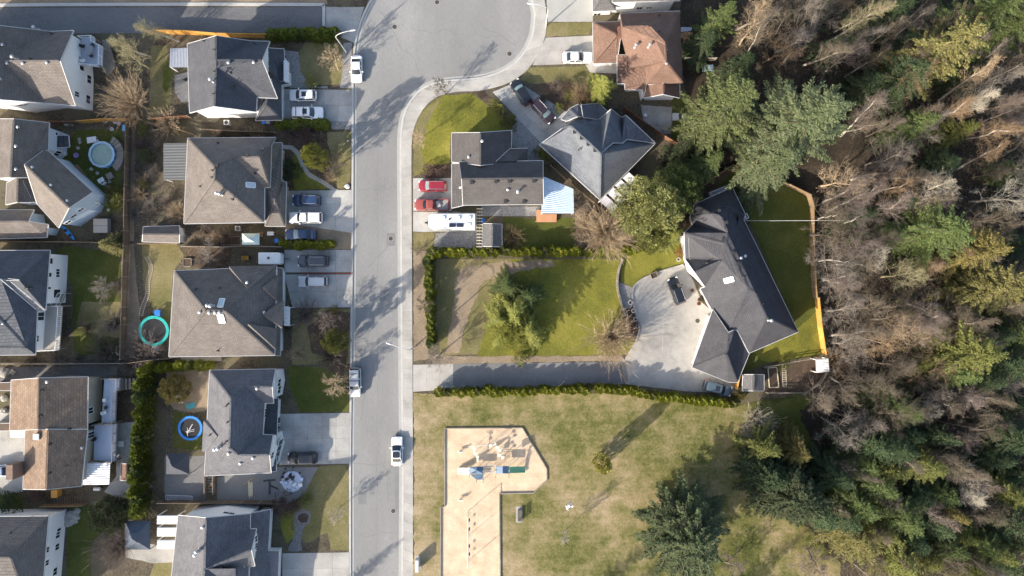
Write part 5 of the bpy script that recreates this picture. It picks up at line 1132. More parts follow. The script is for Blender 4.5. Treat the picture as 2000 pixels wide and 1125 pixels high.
# ---- small shrubs
for a in [
 (608,162,1.4,.9,'bright','round bright green shrub at the head of the white cars driveway'),
 (652,607,1.0,.8,'gold','yellow-green shrub at the end of the silver car driveway'),
 (965,202,1.6,.75,'bright','bright green shrub nearest the pavement on the diagonal driveway edge'),(975,218,1.7,.9,'bright','bright green shrub in the middle of the row by the diagonal driveway'),(996,240,2.2,1.3,'olive','larger olive shrub at the house end of the row by the diagonal driveway'),
 (1052,298,2.4,.8,'gold','yellow-green upright shrub at the north-east corner of the long gable roof'),(1065,304,2.6,.9,'hedge','upright shrub squeezed between the long gable roof and the slate roof'),
 (1090,212,1.2,.8,'bright','small bright shrub beside the dark red-brown car'),(1108,170,1.6,1.0,'maroon','dull reddish shrub in the bed near the black sedan'),
 (1018,698,2.2,1.2,'olive','round grey-green shrub on the verge of the long driveway'),(1442,770,2.6,1.0,'gold','yellow-green shrub at the end of the long hedge'),
 (1326,494,2.4,.7,'rust','orange-leaved shrub beside the white entrance wall of the large dark house'),
 (556,984,2.2,1.8,'maroon','round maroon shrub on the corner of the lower front lawn'),(598,972,1.3,1.0,'olive','olive shrub next to the round maroon shrub'),
 (286,256,1.5,1.3,'olive','olive shrub in the side passage beside the hip roof house'),(284,305,1.3,1.1,'green','green shrub in the soil beside the grey corrugated patio cover'),
 (281,360,1.0,.7,'bright','small bright shrub in the shaded side bed'),(228,390,1.6,1.7,'olive','olive shrub beside the wooden pool steps'),(222,372,1.4,1.2,'gold','yellowish shrub between the pool and the board fence'),
 (12,984,2.6,3.0,'dark','dark green shrub mass by the lower left driveway'),(70,968,1.6,1.2,'maroon','brown shrub beside the orange boards under the brown ribbed roof'),
 (240,990,2.2,1.5,'dark','dark shrub at the foot of the tall cedar screen'),(1310,305,2.4,1.6,'dark','dark shrub behind the slate roof, below the orange-brown tree'),
 (1232,640,1.2,1.2,'maroon','dark reddish low shrub beside the forecourt wall'),(1380,300,2.2,1.8,'dark','dark shrub under the great firs near the path'),
 (1345,240,2.4,1.6,'dark','dark shrub at the lawn corner below the red-brown house'),(1140,220,2.2,1.8,'dark','dark shrub under the bright yellow-green conifer'),
 (1185,228,2.0,1.6,'dark','dark shrub tight against the north tip of the slate roof'),
 (568,330,1.8,1.6,'dark','dark shrub against the front wall beside the curved path'),(600,262,1.4,1.4,'maroon','brown shrub in the bed south of the low dark row'),
 (1055,132,1.0,.7,'bright','little green shrub at the corner of the white sedan lawn') if False else (1112,186,1.3,.9,'olive','olive shrub beside the weeping orange shrub'),
 (846,335,1.2,1.6,'maroon','brown leafless-looking planting beside the red car'),(1528,712,1.0,1.0,'olive','small green plants in the fenced vegetable garden'),
]: T('shrub',a[0],a[1],a[2],a[3],a[4],a[5],'shrub',mid=.5)
# ------------------------------------------------------------------ vehicles
def paint(n,c): return flat('car_paint_'+n,c,.28,.5,coat=.8,var=.04)
M_TYRE=flat('tyre_rubber',(.02,.02,.02),.9); M_RIM=flat('wheel_rim',(.45,.45,.46),.3,metal=.8); M_CGL=flat('car_glass',(.02,.025,.03),.05,.6,coat=.5); M_CGLT=flat('car_glass_sky',(.16,.23,.25),.08,.6,coat=.5)
M_HEADL=flat('headlight_lens',(.75,.77,.8),.1); M_TAIL=flat('tail_lamp_red',(.35,.015,.015),.2); M_BLACKP=flat('black_plastic',(.02,.02,.022),.5); M_RAIL=flat('roof_rail',(.6,.6,.62),.3,metal=.7)
def rrect(x0,x1,w,cr,bf,br):
    """rounded outline, 24 points: front edge, left side, rear edge, right side; returns points and a class per segment"""
    pts=[]; cl=[]
    def corner(cx,cy,a0):
        for k in range(3): a=math.radians(a0+45*k); pts.append((cx+cr*math.cos(a),cy+cr*math.sin(a)))
    f=w-cr
    # front edge from right to left
    for t in (-.34,.34): pts.append((x1+bf*(1-t*t),t*f*2*.5))
    corner(x1-cr,f,0); 
    L=x1-x0-2*cr
    for t in (.45,.52): pts.append((x1-cr-L*t,w+.015))
    corner(x0+cr,f,90)
    for t in (.34,-.34): pts.append((x0-br*(1-t*t),t*f))
    corner(x0+cr,-f,180)
    for t in (.48,.55): pts.append((x0+cr+L*t,-w-.015))
    corner(x1-cr,-f,270)
    return pts
SEG={}
for i in range(20): SEG[i]='p'
# indices: 0,1 front; 2,3,4 corner; 5,6 side; 7,8,9 corner; 10,11 rear; 12,13,14 corner; 15,16 side; 17,18,19 corner
for i in (19,0,1): SEG[i]='windscreen'
for i in (9,10,11): SEG[i]='rear_window'
for i in (4,6,14,16): SEG[i]='side_window'
def car(X, Y, ang, kind, L, Wd, H, col, label, cat='car', z=G+.05, name=None, sun=False, rails=False, glass=None, blackroof=False, canopy=False, bars=False, gname=None):
    """ang: heading in degrees on the photo, 0 = right, 90 = up"""
    p=W(X,Y,H*.6); root=empty(name or {'pickup':'pickup_truck'}.get(kind,'parked_car'),(p.x,p.y,z),label,cat,gname or 'vehicles parked along the street and drives',rz=math.radians(ang))
    hw=Wd/2; xr,xf=-L/2,L/2; belt={'sedan':.92,'suv':1.08,'hatch':.98,'pickup':1.12}[kind]; nose=belt-.22
    gh={'sedan':(-.36*L,.22*L,-.2*L,.03*L),'suv':(-.475*L,.24*L,-.42*L,.09*L),'hatch':(-.47*L,.25*L,-.38*L,.07*L),'pickup':(-.08*L,.24*L,-.05*L,.12*L)}[kind]
    trunk={'sedan':belt+.06,'suv':belt+.02,'hatch':belt+.02,'pickup':.66}[kind]
    N=22; mb=MB(); rings=[]
    for i in range(N+1):
        s=i/N; x=xr+L*s; e=abs(2*s-1); w=hw*(1-max(0,(e-.8)/.2)**2.6*(.26 if s>.5 else .18)); 
        if 0<s<1: w*=1.0
        if s>.74: hd=belt-.02-(belt-nose)*((s-.74)/.26)**1.6
        elif s<.1: hd=trunk-.12*((.1-s)/.1)**2 
        else: hd=belt if (x>gh[0]-.1) else trunk
        if kind=='pickup' and x<gh[0]-.1: hd=trunk
        endz=.12 if i in(0,N) else 0
        bev=.07 if i in (0,N) else 0
        R=[(w*.9,.26+endz),(w*.985,.42),(w,.62),(w*.985,min(hd-.1,.86)),(w*.93,hd-.035),(w*.8,hd),(w*.4,hd+.025),(0,hd+.035)]
        R=[(yy-bev*(yy>.1),zz-bev*(zz>.8)) for yy,zz in R]
        ring=[(x,-yy,zz) for yy,zz in R]+[(x,yy,zz) for yy,zz in reversed(R[:-1])]
        rings.append(ring)
    n=len(rings[0]); vs=[v for r_ in rings for v in r_]; fs=[]
    for i in range(N):
        for k in range(n-1): fs.append((i*n+k,(i+1)*n+k,(i+1)*n+k+1,i*n+k+1))
        fs.append((i*n+n-1,(i+1)*n+n-1,(i+1)*n,i*n))
    fs+=[tuple(range(n)),tuple(N*n+k for k in range(n-1,-1,-1))]
    mb.add(vs,fs)
    b0=rrect(gh[0],gh[1],hw*.9,.07,.14,.05); b3=rrect(gh[2],gh[3],hw*.75,.07,.08,.05); zb=belt-.03; zr=H-.06
    def rg(t,z=None): return [(a[0]+(b[0]-a[0])*t,a[1]+(b[1]-a[1])*t,(zb+(zr-zb)*t) if z is None else z) for a,b in zip(b0,b3)]
    r0,r1,r2,r3=rg(0),rg(.1),rg(.9),rg(1); cx=(gh[2]+gh[3])/2
    r4=[(cx+(q[0]-cx)*.86,q[1]*.84,H-.015) for q in r3]; r5=[(cx+(q[0]-cx)*.4,q[1]*.4,H) for q in r3]; M=20
    gl={'windscreen':[], 'rear_window':[], 'side_window':[]}
    def strip_(A,B,skip=False):
        for i in range(M):
            j=(i+1)%M
            if skip and SEG[i]!='p': gl[SEG[i]].append((A[i],A[j],B[j],B[i])); continue
            mb.add([A[i],A[j],B[j],B[i]],[(0,1,2,3)])
    strip_(r0,r1); strip_(r1,r2,True); strip_(r2,r3); 
    strip_(r3,r4)
    top=MB() if blackroof else mb
    for i in range(M):
        j=(i+1)%M; top.add([r4[i],r4[j],r5[j],r5[i]],[(0,1,2,3)])
    top.add(r5,[tuple(range(M))])
    body=mb.build('body',col,root,smooth=False)
    if blackroof: top.build('glass_roof',M_CGL,root)
    for k,q in gl.items():
        if k=='side_window':
            for sgn in (1,-1):
                g=MB(); 
                for f in q:
                    if f[0][1]*sgn>0: g.add(f,[(0,1,2,3)])
                if g.v: g.build(k,M_CGL,root)
        else:
            g=MB(); 
            for f in q: g.add(f,[(0,1,2,3)])
            g.build(k,(glass or M_CGL) if k=='windscreen' else M_CGL,root)
    wr=.33 if kind in('sedan','hatch') else .37
    for sx in (-.3*L,.315*L):
        for sy in (-1,1):
            w_=MB(); seg=14; y0=sy*(hw-.2); y1=sy*(hw+.012)
            pr=[(wr*.62,y0),(wr,y0+sy*.02),(wr,y1-sy*.03),(wr*.9,y1),(wr*.66,y1-sy*.01)]
            vs=[(sx+r_*math.cos(a*2*math.pi/seg),y,wr+r_*math.sin(a*2*math.pi/seg)) for r_,y in pr for a in range(seg)]
            fs=[(i*seg+a,i*seg+(a+1)%seg,(i+1)*seg+(a+1)%seg,(i+1)*seg+a) for i in range(4) for a in range(seg)]
            wo=w_.add(vs,fs).build('wheel',M_TYRE,root)
            ri=MB(); ri.add([(sx+wr*.66*math.cos(a*2*math.pi/seg),y1-sy*.02,wr+wr*.66*math.sin(a*2*math.pi/seg)) for a in range(seg)]+[(sx,y1-sy*.05,wr)],[(a,(a+1)%seg,seg) for a in range(seg)]).build('rim',M_RIM,wo)
    for sy in (-1,1):
        MB().box((xf-.2,sy*(hw*.72),nose-.03),(.34,.3,.13),rz=-sy*.35).build('headlight',M_HEADL,root)
        MB().box((xr+.08,sy*(hw*.78),trunk-.16 if kind!='pickup' else .95),(.12,.24,.16),rz=sy*.2).build('tail_light',M_TAIL,root)
        MB().box((gh[1]-.42,sy*(hw+.1),belt+.06),(.16,.24,.15)).build('wing_mirror',col,root)
    MB().box((xf-.05,0,.36),(.16,Wd*.8,.14)).build('front_bumper',M_BLACKP,root); MB().box((xr+.03,0,.4),(.14,Wd*.82,.14)).build('rear_bumper',M_BLACKP,root)
    if rails:
        for sy in (-1,1): MB().tube([(gh[2]+.15,sy*hw*.66,H-.02),(gh[2]+.35,sy*hw*.67,H+.04),(gh[3]-.35,sy*hw*.67,H+.04),(gh[3]-.15,sy*hw*.66,H-.02)],.028,6).build('roof_rail',M_RAIL,root)
    if bars:
        for x in (gh[2]+.55,gh[3]-.75): MB().bar((x,-hw*.72,H+.07),(x,hw*.72,H+.07),.08,.05).build('roof_bar',M_BLACKP,root)
    if sun: 
        MB().box((gh[3]-.62,0,H-.005),(.72,Wd*.44,.03)).build('sunroof',M_CGL,root)
    if kind=='pickup':
        bx0,bx1=xr+.06,gh[0]-.12
        if not canopy:
            bd=MB()
            for sy in (-1,1): bd.box(((bx0+bx1)/2,sy*(hw-.06),.9),(bx1-bx0,.1,.5))
            bd.box((bx1+.02,0,.9),(.08,Wd-.14,.5)); bd.build('bed_wall',col,root); MB().box((bx0,0,.9),(.09,Wd-.12,.5)).build('tailgate',col,root)
            MB().box(((bx0+bx1)/2+.02,0,.69),(bx1-bx0-.12,Wd-.26,.03)).build('bed_floor',flat('pickup_bed',(.3,.3,.3),.7),root)
            MB().box((bx1-.5,-.1,.82),(.6,.9,.25),rz=.3).build('bed_load',flat('bed_load_grey',(.4,.42,.42),.7),root)
        else:
            c=MB(); w0,w1=hw-.03,hw-.24
            for a,b in ((.66,1.12),): c.prism([(bx0,-w0),(bx1,-w0),(bx1,w0),(bx0,w0)],a,b)
            A=[(bx0,-w0,1.12),(bx1,-w0,1.12),(bx1,w0,1.12),(bx0,w0,1.12)]; B=[(bx0+.28,-w1,H-.02),(bx1-.04,-w1,H-.02),(bx1-.04,w1,H-.02),(bx0+.28,w1,H-.02)]
            c.add(A+B,[(0,1,5,4),(1,2,6,5),(2,3,7,6),(3,0,4,7),(4,5,6,7)])
            for k in range(-2,3): c.box(((bx0+bx1)/2,k*.22,H),(bx1-bx0-.8,.05,.05))
            c.build('canopy',col,root)
            MB().box((bx0+.12,0,1.42),(.03,w1*2,.4),tilt=('Y',.62)).build('rear_window',M_CGL,root)
            for sy in (-1,1): MB().box(((bx0+bx1)/2,sy*(w0-.1),1.42),(bx1-bx0-.6,.03,.26),tilt=('X',sy*.4)).build('side_window',M_CGL,root)
    return root
PW=paint('white',(.78,.79,.8)); PS=paint('silver',(.5,.51,.52)); PN=paint('navy',(.02,.045,.11)); PK=paint('black',(.012,.013,.017)); PG=paint('graphite',(.05,.055,.065)); PR=paint('red',(.24,.018,.03)); PR2=paint('faded_red',(.27,.06,.05)); PD=paint('dark_plum',(.03,.018,.024)); PB=paint('steel_blue_grey',(.07,.1,.125)); PI=paint('ice_blue',(.45,.55,.68))
car(696,134,270,'sedan',4.4,1.8,1.45,PW,'white car at the kerb by the upper street lamp, nose to the lower edge',z=0)
car(592,186,180,'hatch',4.3,1.8,1.55,PW,'white hatchback with dark sunroof, upper of two white cars in one driveway',sun=True)
car(600,220,0,'suv',5.0,1.95,1.8,PW,'white wagon with roof bars facing the road, lower of two white cars',bars=True,sun=True,rails=True)
car(598,391,180,'suv',4.4,1.82,1.65,PN,'dark blue car with roof rails beside the white pickup',rails=True)
car(597,425,180,'pickup',5.3,1.85,1.8,PW,'white pickup with white ribbed canopy between two dark blue cars','pickup',canopy=True)
car(587,458,180,'sedan',4.9,1.8,1.42,PN,'dark blue sedan with pale reflecting glass beside the short hedge',glass=M_CGLT)
car(611,510,180,'suv',4.9,1.88,1.7,PG,'dark grey people carrier with grey roof above the brick-edged joint',rails=True)
car(611,550,180,'suv',4.6,1.8,1.7,PS,'silver car with dark windscreen below the brick-edged joint',rails=True)
car(693,747,270,'suv',4.7,1.85,1.7,PS,'silver wagon with roof bars parked on the road in front of the pale grey house',z=0,bars=True)
car(775,882,90,'sedan',4.65,1.82,1.5,PW,'white car with black glass roof on the road beside the playground',z=0,blackroof=True)
car(590,895,180,'suv',4.6,1.85,1.65,PK,'black car alone at the foot of the wide driveway')
car(1127,112,0,'sedan',4.7,1.82,1.45,PW,'white sedan facing the red-brown house')
car(1018,180,123,'suv',4.4,1.82,1.6,PK,'black car at the road end of the diagonal driveway',glass=M_CGLT)
car(1061,217,-47,'suv',4.4,1.82,1.65,PD,'plum-black car with bright roof rails at the house end of the diagonal driveway',rails=True,glass=M_CGLT)
car(845,363,180,'suv',4.5,1.8,1.65,PR,'dark red car beside the red pickup',glass=M_CGLT,rails=True)
car(843,400,180,'pickup',5.5,1.85,1.75,PR2,'red pickup with an open grey bed','pickup')
car(1322,568,110,'suv',4.4,1.85,1.68,PK,'black car with bright roof rails on the sunlit forecourt',rails=True)
car(1402,758,-15,'suv',4.5,1.82,1.6,PB,'blue-grey car with dark windscreen in the shade by the long hedge',sun=True)
car(6,919,0,'sedan',4.5,1.8,1.45,PI,'pale blue car cut by the left edge beside the brick chimney')
# travel trailer
p=W(884,434,1.6); t=empty('travel_trailer',(p.x,p.y,G+.05),'long white travel trailer with solar panels and roof vents, parked beside the red pickup','trailer')
L,Wd,H=7.3,2.45,3.0
def rbox(x0,x1,w,cr,z0,z1,bev=.1):
    pl=[]
    for cx,cy,a0 in ((x1-cr[1],w-cr[1],0),(x0+cr[0],w-cr[0],90),(x0+cr[0],-w+cr[0],180),(x1-cr[1],-w+cr[1],270)):
        c=cr[1] if a0 in(0,270) else cr[0]
        pl+=[(cx+c*math.cos(math.radians(a0+k*22.5)),cy+c*math.sin(math.radians(a0+k*22.5))) for k in range(5)]
    m=MB(); n=len(pl); cx=(x0+x1)/2
    rg=[[(x,y,z0) for x,y in pl],[(x,y,z1-bev) for x,y in pl],[(cx+(x-cx)*(1-bev*.4/(x1-x0)*2),y*(1-bev*.4/w),z1-bev*.3) for x,y in pl],[(cx+(x-cx)*(1-bev/(x1-x0)*2),y*(1-bev/w),z1) for x,y in pl]]
    vs=[v for r_ in rg for v in r_]; fs=[(i*n+k,i*n+(k+1)%n,(i+1)*n+(k+1)%n,(i+1)*n+k) for i in range(3) for k in range(n)]+[tuple(3*n+k for k in range(n)),tuple(range(n-1,-1,-1))]
    return m.add(vs,fs)
M_GRP=flat('trailer_shell_white',(.8,.8,.79),.35)
rbox(-L/2,L/2,Wd/2,(.75,.18),.5,H).build('body',M_GRP,t)
MB().box((0,0,.42),(L*.86,1.9,.16)).build('chassis',M_BLACKP,t)
MB().bar((-L/2+.4,0,.45),(-L/2-.9,0,.45),.14).bar((-L/2+.5,.6,.45),(-L/2-.7,.04,.45),.1).bar((-L/2+.5,-.6,.45),(-L/2-.7,-.04,.45),.1).build('tow_bar',M_BLACKP,t)
MB().lathe((-L/2-.75,0,.1),[(.1,0),(.1,.75)],8).build('jockey_wheel',M_TYRE,t)
for x in (.15,1.0):
    for sy in (-1,1): MB().tube([(x,sy*.95,.34),(x,sy*1.18,.34)],.34,14).build('wheel',M_TYRE,t)
M_PV=flat('solar_panel',(.03,.035,.06),.2)
for x in (.12,1.3): MB().box((x,-.62,H+.07),(1.02,.6,.04)).build('solar_panel',M_PV,t)
for x,y in ((-1.35,.48),(1.05,.5),(2.75,.5)):
    MB().box((x,y,H+.12),(.5,.5,.24)).build('roof_hatch',M_GRP,t)
MB().lathe((-.35,.3,H-.01),[(.16,0),(.16,.18),(.1,.24)],12).build('roof_vent',M_VENTD,t); MB().lathe((1.75,-.55,H-.01),[(.09,0),(.09,.2)],10).build('roof_vent',M_VENTD,t)
MB().box((2.6,-.55,H+.08),(.7,.42,.18)).build('air_conditioner',M_GRP,t)
MB().bar((-L/2+.78,-Wd/2+.05,H-.02),(-L/2+.78,Wd/2-.05,H-.02),.05,.05).build('roof_seam',M_VENT,t)
for x in (-1.9,-.6,.9): MB().box((x,-Wd/2-.01,2.0),(1.1,.04,.6)).build('window',M_CGL,t)
# cargo trailer
p=W(530,505,1.3); t=empty('cargo_trailer',(p.x,p.y,G),'small white box trailer with a roof vent tucked beside the wide hip roof','trailer')
rbox(-1.75,1.75,.92,(.12,.35),.45,2.2).build('body',M_GRP,t); MB().box((-.1,.05,2.22),(.34,.34,.1)).build('roof_vent',M_VENTD,t); MB().bar((1.7,0,.45),(2.6,0,.45),.1).build('tow_bar',M_BLACKP,t)
for sy in(-1,1): MB().tube([(-.1,sy*.78,.32),(-.1,sy*.98,.32)],.32,12).build('wheel',M_TYRE,t)
# ------------------------------------------------------------------ fences
def fence(line, h, m, label, post=M_WOODG, pw=2.4, name='board_fence', rail=False, gap=None, cat='fence'):
    """line: the TOP edge of the fence as seen on the survey photo"""
    P=[W(x,y,h) for x,y in line]; root=empty(name,(P[0].x,P[0].y,G),label,cat); o=Vector((P[0].x,P[0].y,0)); cache={}
    for i in range(len(P)-1):
        a=Vector((P[i].x,P[i].y,0))-o; b=Vector((P[i+1].x,P[i+1].y,0))-o; L=(b-a).length; n=max(1,round(L/pw)); rz=math.atan2((b-a).y,(b-a).x); w=round(L/n,3)
        if w not in cache:
            mb=MB()
            if rail:
                for z in (.35,.75,h-.15): mb.box((w/2,0,z),(w,.05,.11))
            else:
                nb=max(4,int(w/.17)); bw=w/nb
                for k in range(nb): mb.box(((k+.5)*bw,.012 if k%2 else -.012,(h-.06)/2+.03),(bw*.93,.03,h-.1+random.uniform(-.02,.02)))
                mb.box((w/2,.05,.4),(w,.04,.09)); mb.box((w/2,.05,h-.4),(w,.04,.09)); mb.box((w/2,0,h-.03),(w,.11,.035))
            me=mb.mesh('panel'); me.materials.append(m); pm=MB().box((0,0,h/2+.05),(.11,.11,h+.1)).mesh('post'); pm.materials.append(post); cache[w]=(me,pm)
        me,pm=cache[w]
        for k in range(n+1):
            c=a.lerp(b,k/n)
            if k<n: q=link('panel',me,None,root); q.location=c; q.rotation_euler=(0,0,rz)
            if k<n or i==len(P)-2: q=link('post',pm,None,root); q.location=c; q.rotation_euler=(0,0,rz)
    return root
M_FD=mat('fence_brown',[(.1,.075,.055),(.17,.13,.095)],scale=1,fine=12,rough=.9,rnd=.15)
M_FR=mat('fence_redwood',[(.16,.075,.045),(.24,.12,.07)],scale=1,fine=12,rough=.9,rnd=.15)
fence([(246,232),(243,360),(241,480),(237,600),(234,702)],1.9,M_FD,'long dark board fence running behind the back yards from pool to hedge')
fence([(283,60),(325,59),(360,60)],1.8,M_WOODO,'bright orange board fence along the dark lane behind the leafless trees',post=M_WOODO)
fence([(362,60),(420,65),(480,66),(536,67)],1.8,M_WOODO,'bright orange board fence along the lane behind the blue-grey gables',post=M_WOODO)
fence([(150,236),(200,232),(247,232)],1.8,M_WOODO,'orange board fence section at the head of the pool yard',post=M_WOOD)
fence([(-30,236),(30,234),(100,237),(148,237)],1.8,M_FR,'reddish board fence between the two upper left houses')
fence([(248,250),(270,231),(300,241),(345,252),(378,262)],1.2,M_WOOD,'low zigzag rail fence beside the passage at the pool yard corner',rail=True,name='rail_fence')
fence([(-30,472),(90,472),(180,473),(236,478)],1.8,M_WOOD,'board fence between the pool yard and the slate house lawn')
fence([(-30,711),(120,711),(235,710)],1.8,M_WOODG,'weathered board fence below the slate house lawn')
fence([(238,711),(290,704),(332,700)],1.8,M_FD,'dark board fence behind the green trampoline')
fence([(352,481),(430,482),(475,480),(548,482)],1.7,M_WOODG,'grey board fence between the hip roof house and the wide hip roof')
fence([(270,476),(345,476)],1.6,M_WOOD,'short board fence under the grey shed roof')
fence([(290,232),(333,228),(365,226)],1.7,M_FR,'reddish board fence at the corner of the blue-grey house')
fence([(392,252),(455,256),(535,258)],1.7,M_FD,'dark board fence in the narrow passage under the white gable')
fence([(308,983),(400,983),(470,983),(540,984)],1.8,M_FD,'dark board fence below the yard with the white ladder')
fence([(78,990),(115,990),(160,988)],1.6,M_WOOD,'board fence above the boulders, lower left')
fence([(1362,372),(1398,345),(1432,322),(1478,340),(1545,361),(1584,380),(1590,402),(1590,470),(1594,560),(1597,582)],1.8,M_WOOD,'long cedar board fence around the lawn of the large dark house')
fence([(1600,582),(1606,640),(1614,692)],1.8,M_WOODO,'sunlit orange board fence at the lower right corner of that lawn',post=M_WOODO)
fence([(1496,718),(1560,706),(1600,700)],1.2,M_WOODG,'low rail fence along the top of the vegetable garden',rail=True,name='rail_fence')
fence([(1618,726),(1602,752),(1575,768),(1500,768)],1.2,M_WOODG,'low rail fence around the lower side of the vegetable garden',rail=True,name='rail_fence')
fence([(1220,208),(1262,240),(1300,266),(1345,292)],1.7,M_FR,'reddish board fence between slate roof and red-brown house')
fence([(1076,322),(1120,362),(1160,395),(1200,428)],1.5,M_WOOD,'cedar rail fence squeezed between blue patio roof and slate house',rail=True,name='rail_fence')
fence([(1340,112),(1400,113)],1.5,M_WOODG,'short grey fence under the dark conifer behind the red-brown house')
fence([(1448,722),(1440,760)],1.7,M_WOODO,'short orange gate panel between the garage wing and the little shed',post=M_WOODO,name='garden_gate',cat='gate')
# trellis of cross pieces beside the trailer
P0,P1=W(937,408,2.1),W(936,482,2.1); t=empty('trellis',(P0.x,P0.y,G),'pale timber trellis like a ladder between trailer and little shed','trellis')
q=P1-P0; MB().bar((0,0,2.0),(q.x,q.y,2.0),.1).build('beam',M_WOODG,t)
for k in range(13):
    c=q*(k/12); MB().bar((c.x-.48,c.y,2.08),(c.x+.48,c.y,2.08),.1,.07).build('crosspiece',flat('pale_timber',(.62,.55,.4),.7),t)
for k in (0,.5,1): c=q*k; MB().box((c.x,c.y,1.0),(.12,.12,2.0)).build('post',M_WOODG,t)
# ------------------------------------------------------------------ street furniture
M_POLE=flat('lamp_pole',(.62,.63,.63),.4,metal=.3)
def lamp(bx,by,hx,hy,label):
    b=W(bx,by,0); hd=W(hx,hy,8.1); t=empty('street_lamp',(b.x,b.y,G),label,'street lamp','street lamps'); d_=Vector((hd.x-b.x,hd.y-b.y,0)); l=d_.length; d_=d_/l
    MB().tube([(0,0,-.1),(0,0,.3),(0,0,3.5),(0,0,6.6)],[.13,.11,.09,.075],10).build('pole',M_POLE,t)
    c=[d_*(l*.98*math.sin(a)**1.0*0+ l*.9*(1-math.cos(a)))+Vector((0,0,6.6+1.55*math.sin(a))) for a in [k*math.pi/16 for k in range(9)]]
    MB().tube(c,.05,8).build('arm',M_POLE,t)
    MB().tube([c[-1]-d_*.1,c[-1]+d_*.25,c[-1]+d_*.65,c[-1]+d_*.8],[.06,.14,.12,.04],10).build('lamp_head',flat('lamp_head_grey',(.55,.56,.56),.4),t)
lamp(677,103,689,60,'curved white street lamp at the end of the dark lane')
lamp(1066,52,1036,8,'curved white street lamp on the east side of the bulb')
lamp(812,676,760,671,'street lamp by the corner of the orchard hedge reaching over the road')
M_IRON=mat('cast_iron',[(.045,.04,.035),(.085,.075,.065)],scale=3,fine=14,rough=.8,bump=.6)
for x,y,z,l in ((770.7,52.7,0,'round manhole cover in the upper left of the bulb'),(853.6,4.5,0,'round manhole cover at the top edge of the picture'),(995,105,0,'round manhole cover in the lower right of the bulb'),(763,466,0,'round manhole cover in mid road beside the trailer'),(768,998,0,'round manhole cover near the lower end of the road'),(1362,626.5,G+.02,'round drain cover on the paved forecourt'),(916,155,0,'round utility cover near the tree shadow on the bulb')):
    p=W(x,y,0); t=empty('manhole_cover',(p.x,p.y,z),l,'manhole cover','manhole covers'); MB().lathe((0,0,.003),[(.36,0),(.36,.018),(.3,.02)],20).build('lid',M_IRON,t); MB().lathe((0,0,.002),[(.42,0),(.42,.012)],20).build('ring',M_GUT,t)
for x,y,l in ((1027,101,'storm drain grate in the kerb of the bulb, upper of the pair'),(1022,109,'storm drain grate in the kerb of the bulb, lower of the pair'),(791,599,'small storm drain grate at the east kerb outside the orchard hedge')):
    p=W(x,y,0); mb=MB()
    for k in range(5): mb.box((-.24+k*.12,0,.03),(.06,.5,.06))
    for sy in (-1,1): mb.box((0,sy*.28,.03),(.62,.06,.06))
    t=empty('storm_drain',(p.x,p.y,.002 if x>1000 else .0),l,'drain','storm drains',rz=math.radians(35)); mb.build('grate',M_IRON,t); MB().box((0,0,.01),(.6,.5,.015)).build('pit',M_BLACKP,t)
p=W(815,1103,1); t=empty('mailbox_cluster',(p.x,p.y,G),'pale grey community mailbox standing on the verge below the playground','mailbox')
for sy in (-1,1): MB().box((0,sy*.48,.95),(.55,.92,1.3)).build('cabinet',flat('mailbox_grey',(.55,.56,.57),.5),t); MB().box((0,sy*.48,.15),(.3,.3,.32)).build('pedestal',M_IRON,t)
MB().box((0,0,.02),(.9,2.2,.08)).build('base_pad',M_CONC,t)
p=W(1014,1006,.4); t=empty('park_bench',(p.x,p.y,G),'dark bench on a pale concrete pad right of the playground','bench')
MB().box((0,0,.02),(1.05,2.6,.1)).build('base_pad',M_CONC,t)
for k in range(4): MB().box((-.16+k*.13,0,.47),(.11,1.9,.05)).build('seat_slat',flat('bench_slat',(.07,.065,.06),.7),t)
for k in range(3): MB().box((.36+k*.03,0,.62+k*.14),(.04,1.9,.11)).build('back_slat',flat('bench_slat',(.07,.065,.06),.7),t)
for sy in(-1,1): MB().box((.05,sy*.8,.25),(.5,.07,.46)).build('leg',M_IRON,t)
MB().bar((.42,-.8,.05),(.42,-.8,1.0),.06).bar((.42,.8,.05),(.42,.8,1.0),.06).build('back_support',M_IRON,t)
# ------------------------------------------------------------------ playground
M_PBL=flat('play_panel_blue',(.1,.16,.24),.5); M_PGR=flat('play_slide_green',(.25,.5,.3),.35); M_PCR=flat('play_slide_cream',(.72,.76,.62),.35); M_PPOST=flat('play_post_grey',(.5,.53,.55),.4,metal=.4); M_PYEL=flat('play_disc_cream',(.75,.72,.55),.5)
o=W(958,917,0); o.z=G; t=empty('play_structure',o,'climbing frame with dark blue roof panels, cream slide left and green slide right','play equipment')
PX=lambda x,y,h: W(880+x/10.23,850+y/10.23,h)-o
def slab_px(pts,h,th,name,m,hs=None):
    P=[PX(x,y,hs[i] if hs else h) for i,(x,y) in enumerate(pts)]; n=len(P); return MB().add(P+[q-Vector((0,0,th)) for q in P],[tuple(range(n)),tuple(range(2*n-1,n-1,-1))]+[(i,(i+1)%n,(i+1)%n+n,i+n) for i in range(n)]).build(name,m,t)
slab_px([(385,640),(655,635),(655,770),(385,770)],1.4,.1,'deck',M_PBL); slab_px([(910,620),(1165,620),(1165,765),(910,765)],1.7,.1,'deck',M_PBL); slab_px([(395,785),(655,775),(655,885),(520,890)],.9,.1,'deck',M_PBL)
for pts,hs in (([(385,640),(520,625),(515,700),(390,765)],(2.5,2.9,3.2,2.5)),([(525,625),(650,640),(600,690),(522,700)],(2.9,2.6,2.9,3.2)),([(520,705),(650,650),(655,765),(530,775)],(3.2,2.6,2.5,2.5))): slab_px(pts,0,.05,'roof_panel',M_PBL,hs)
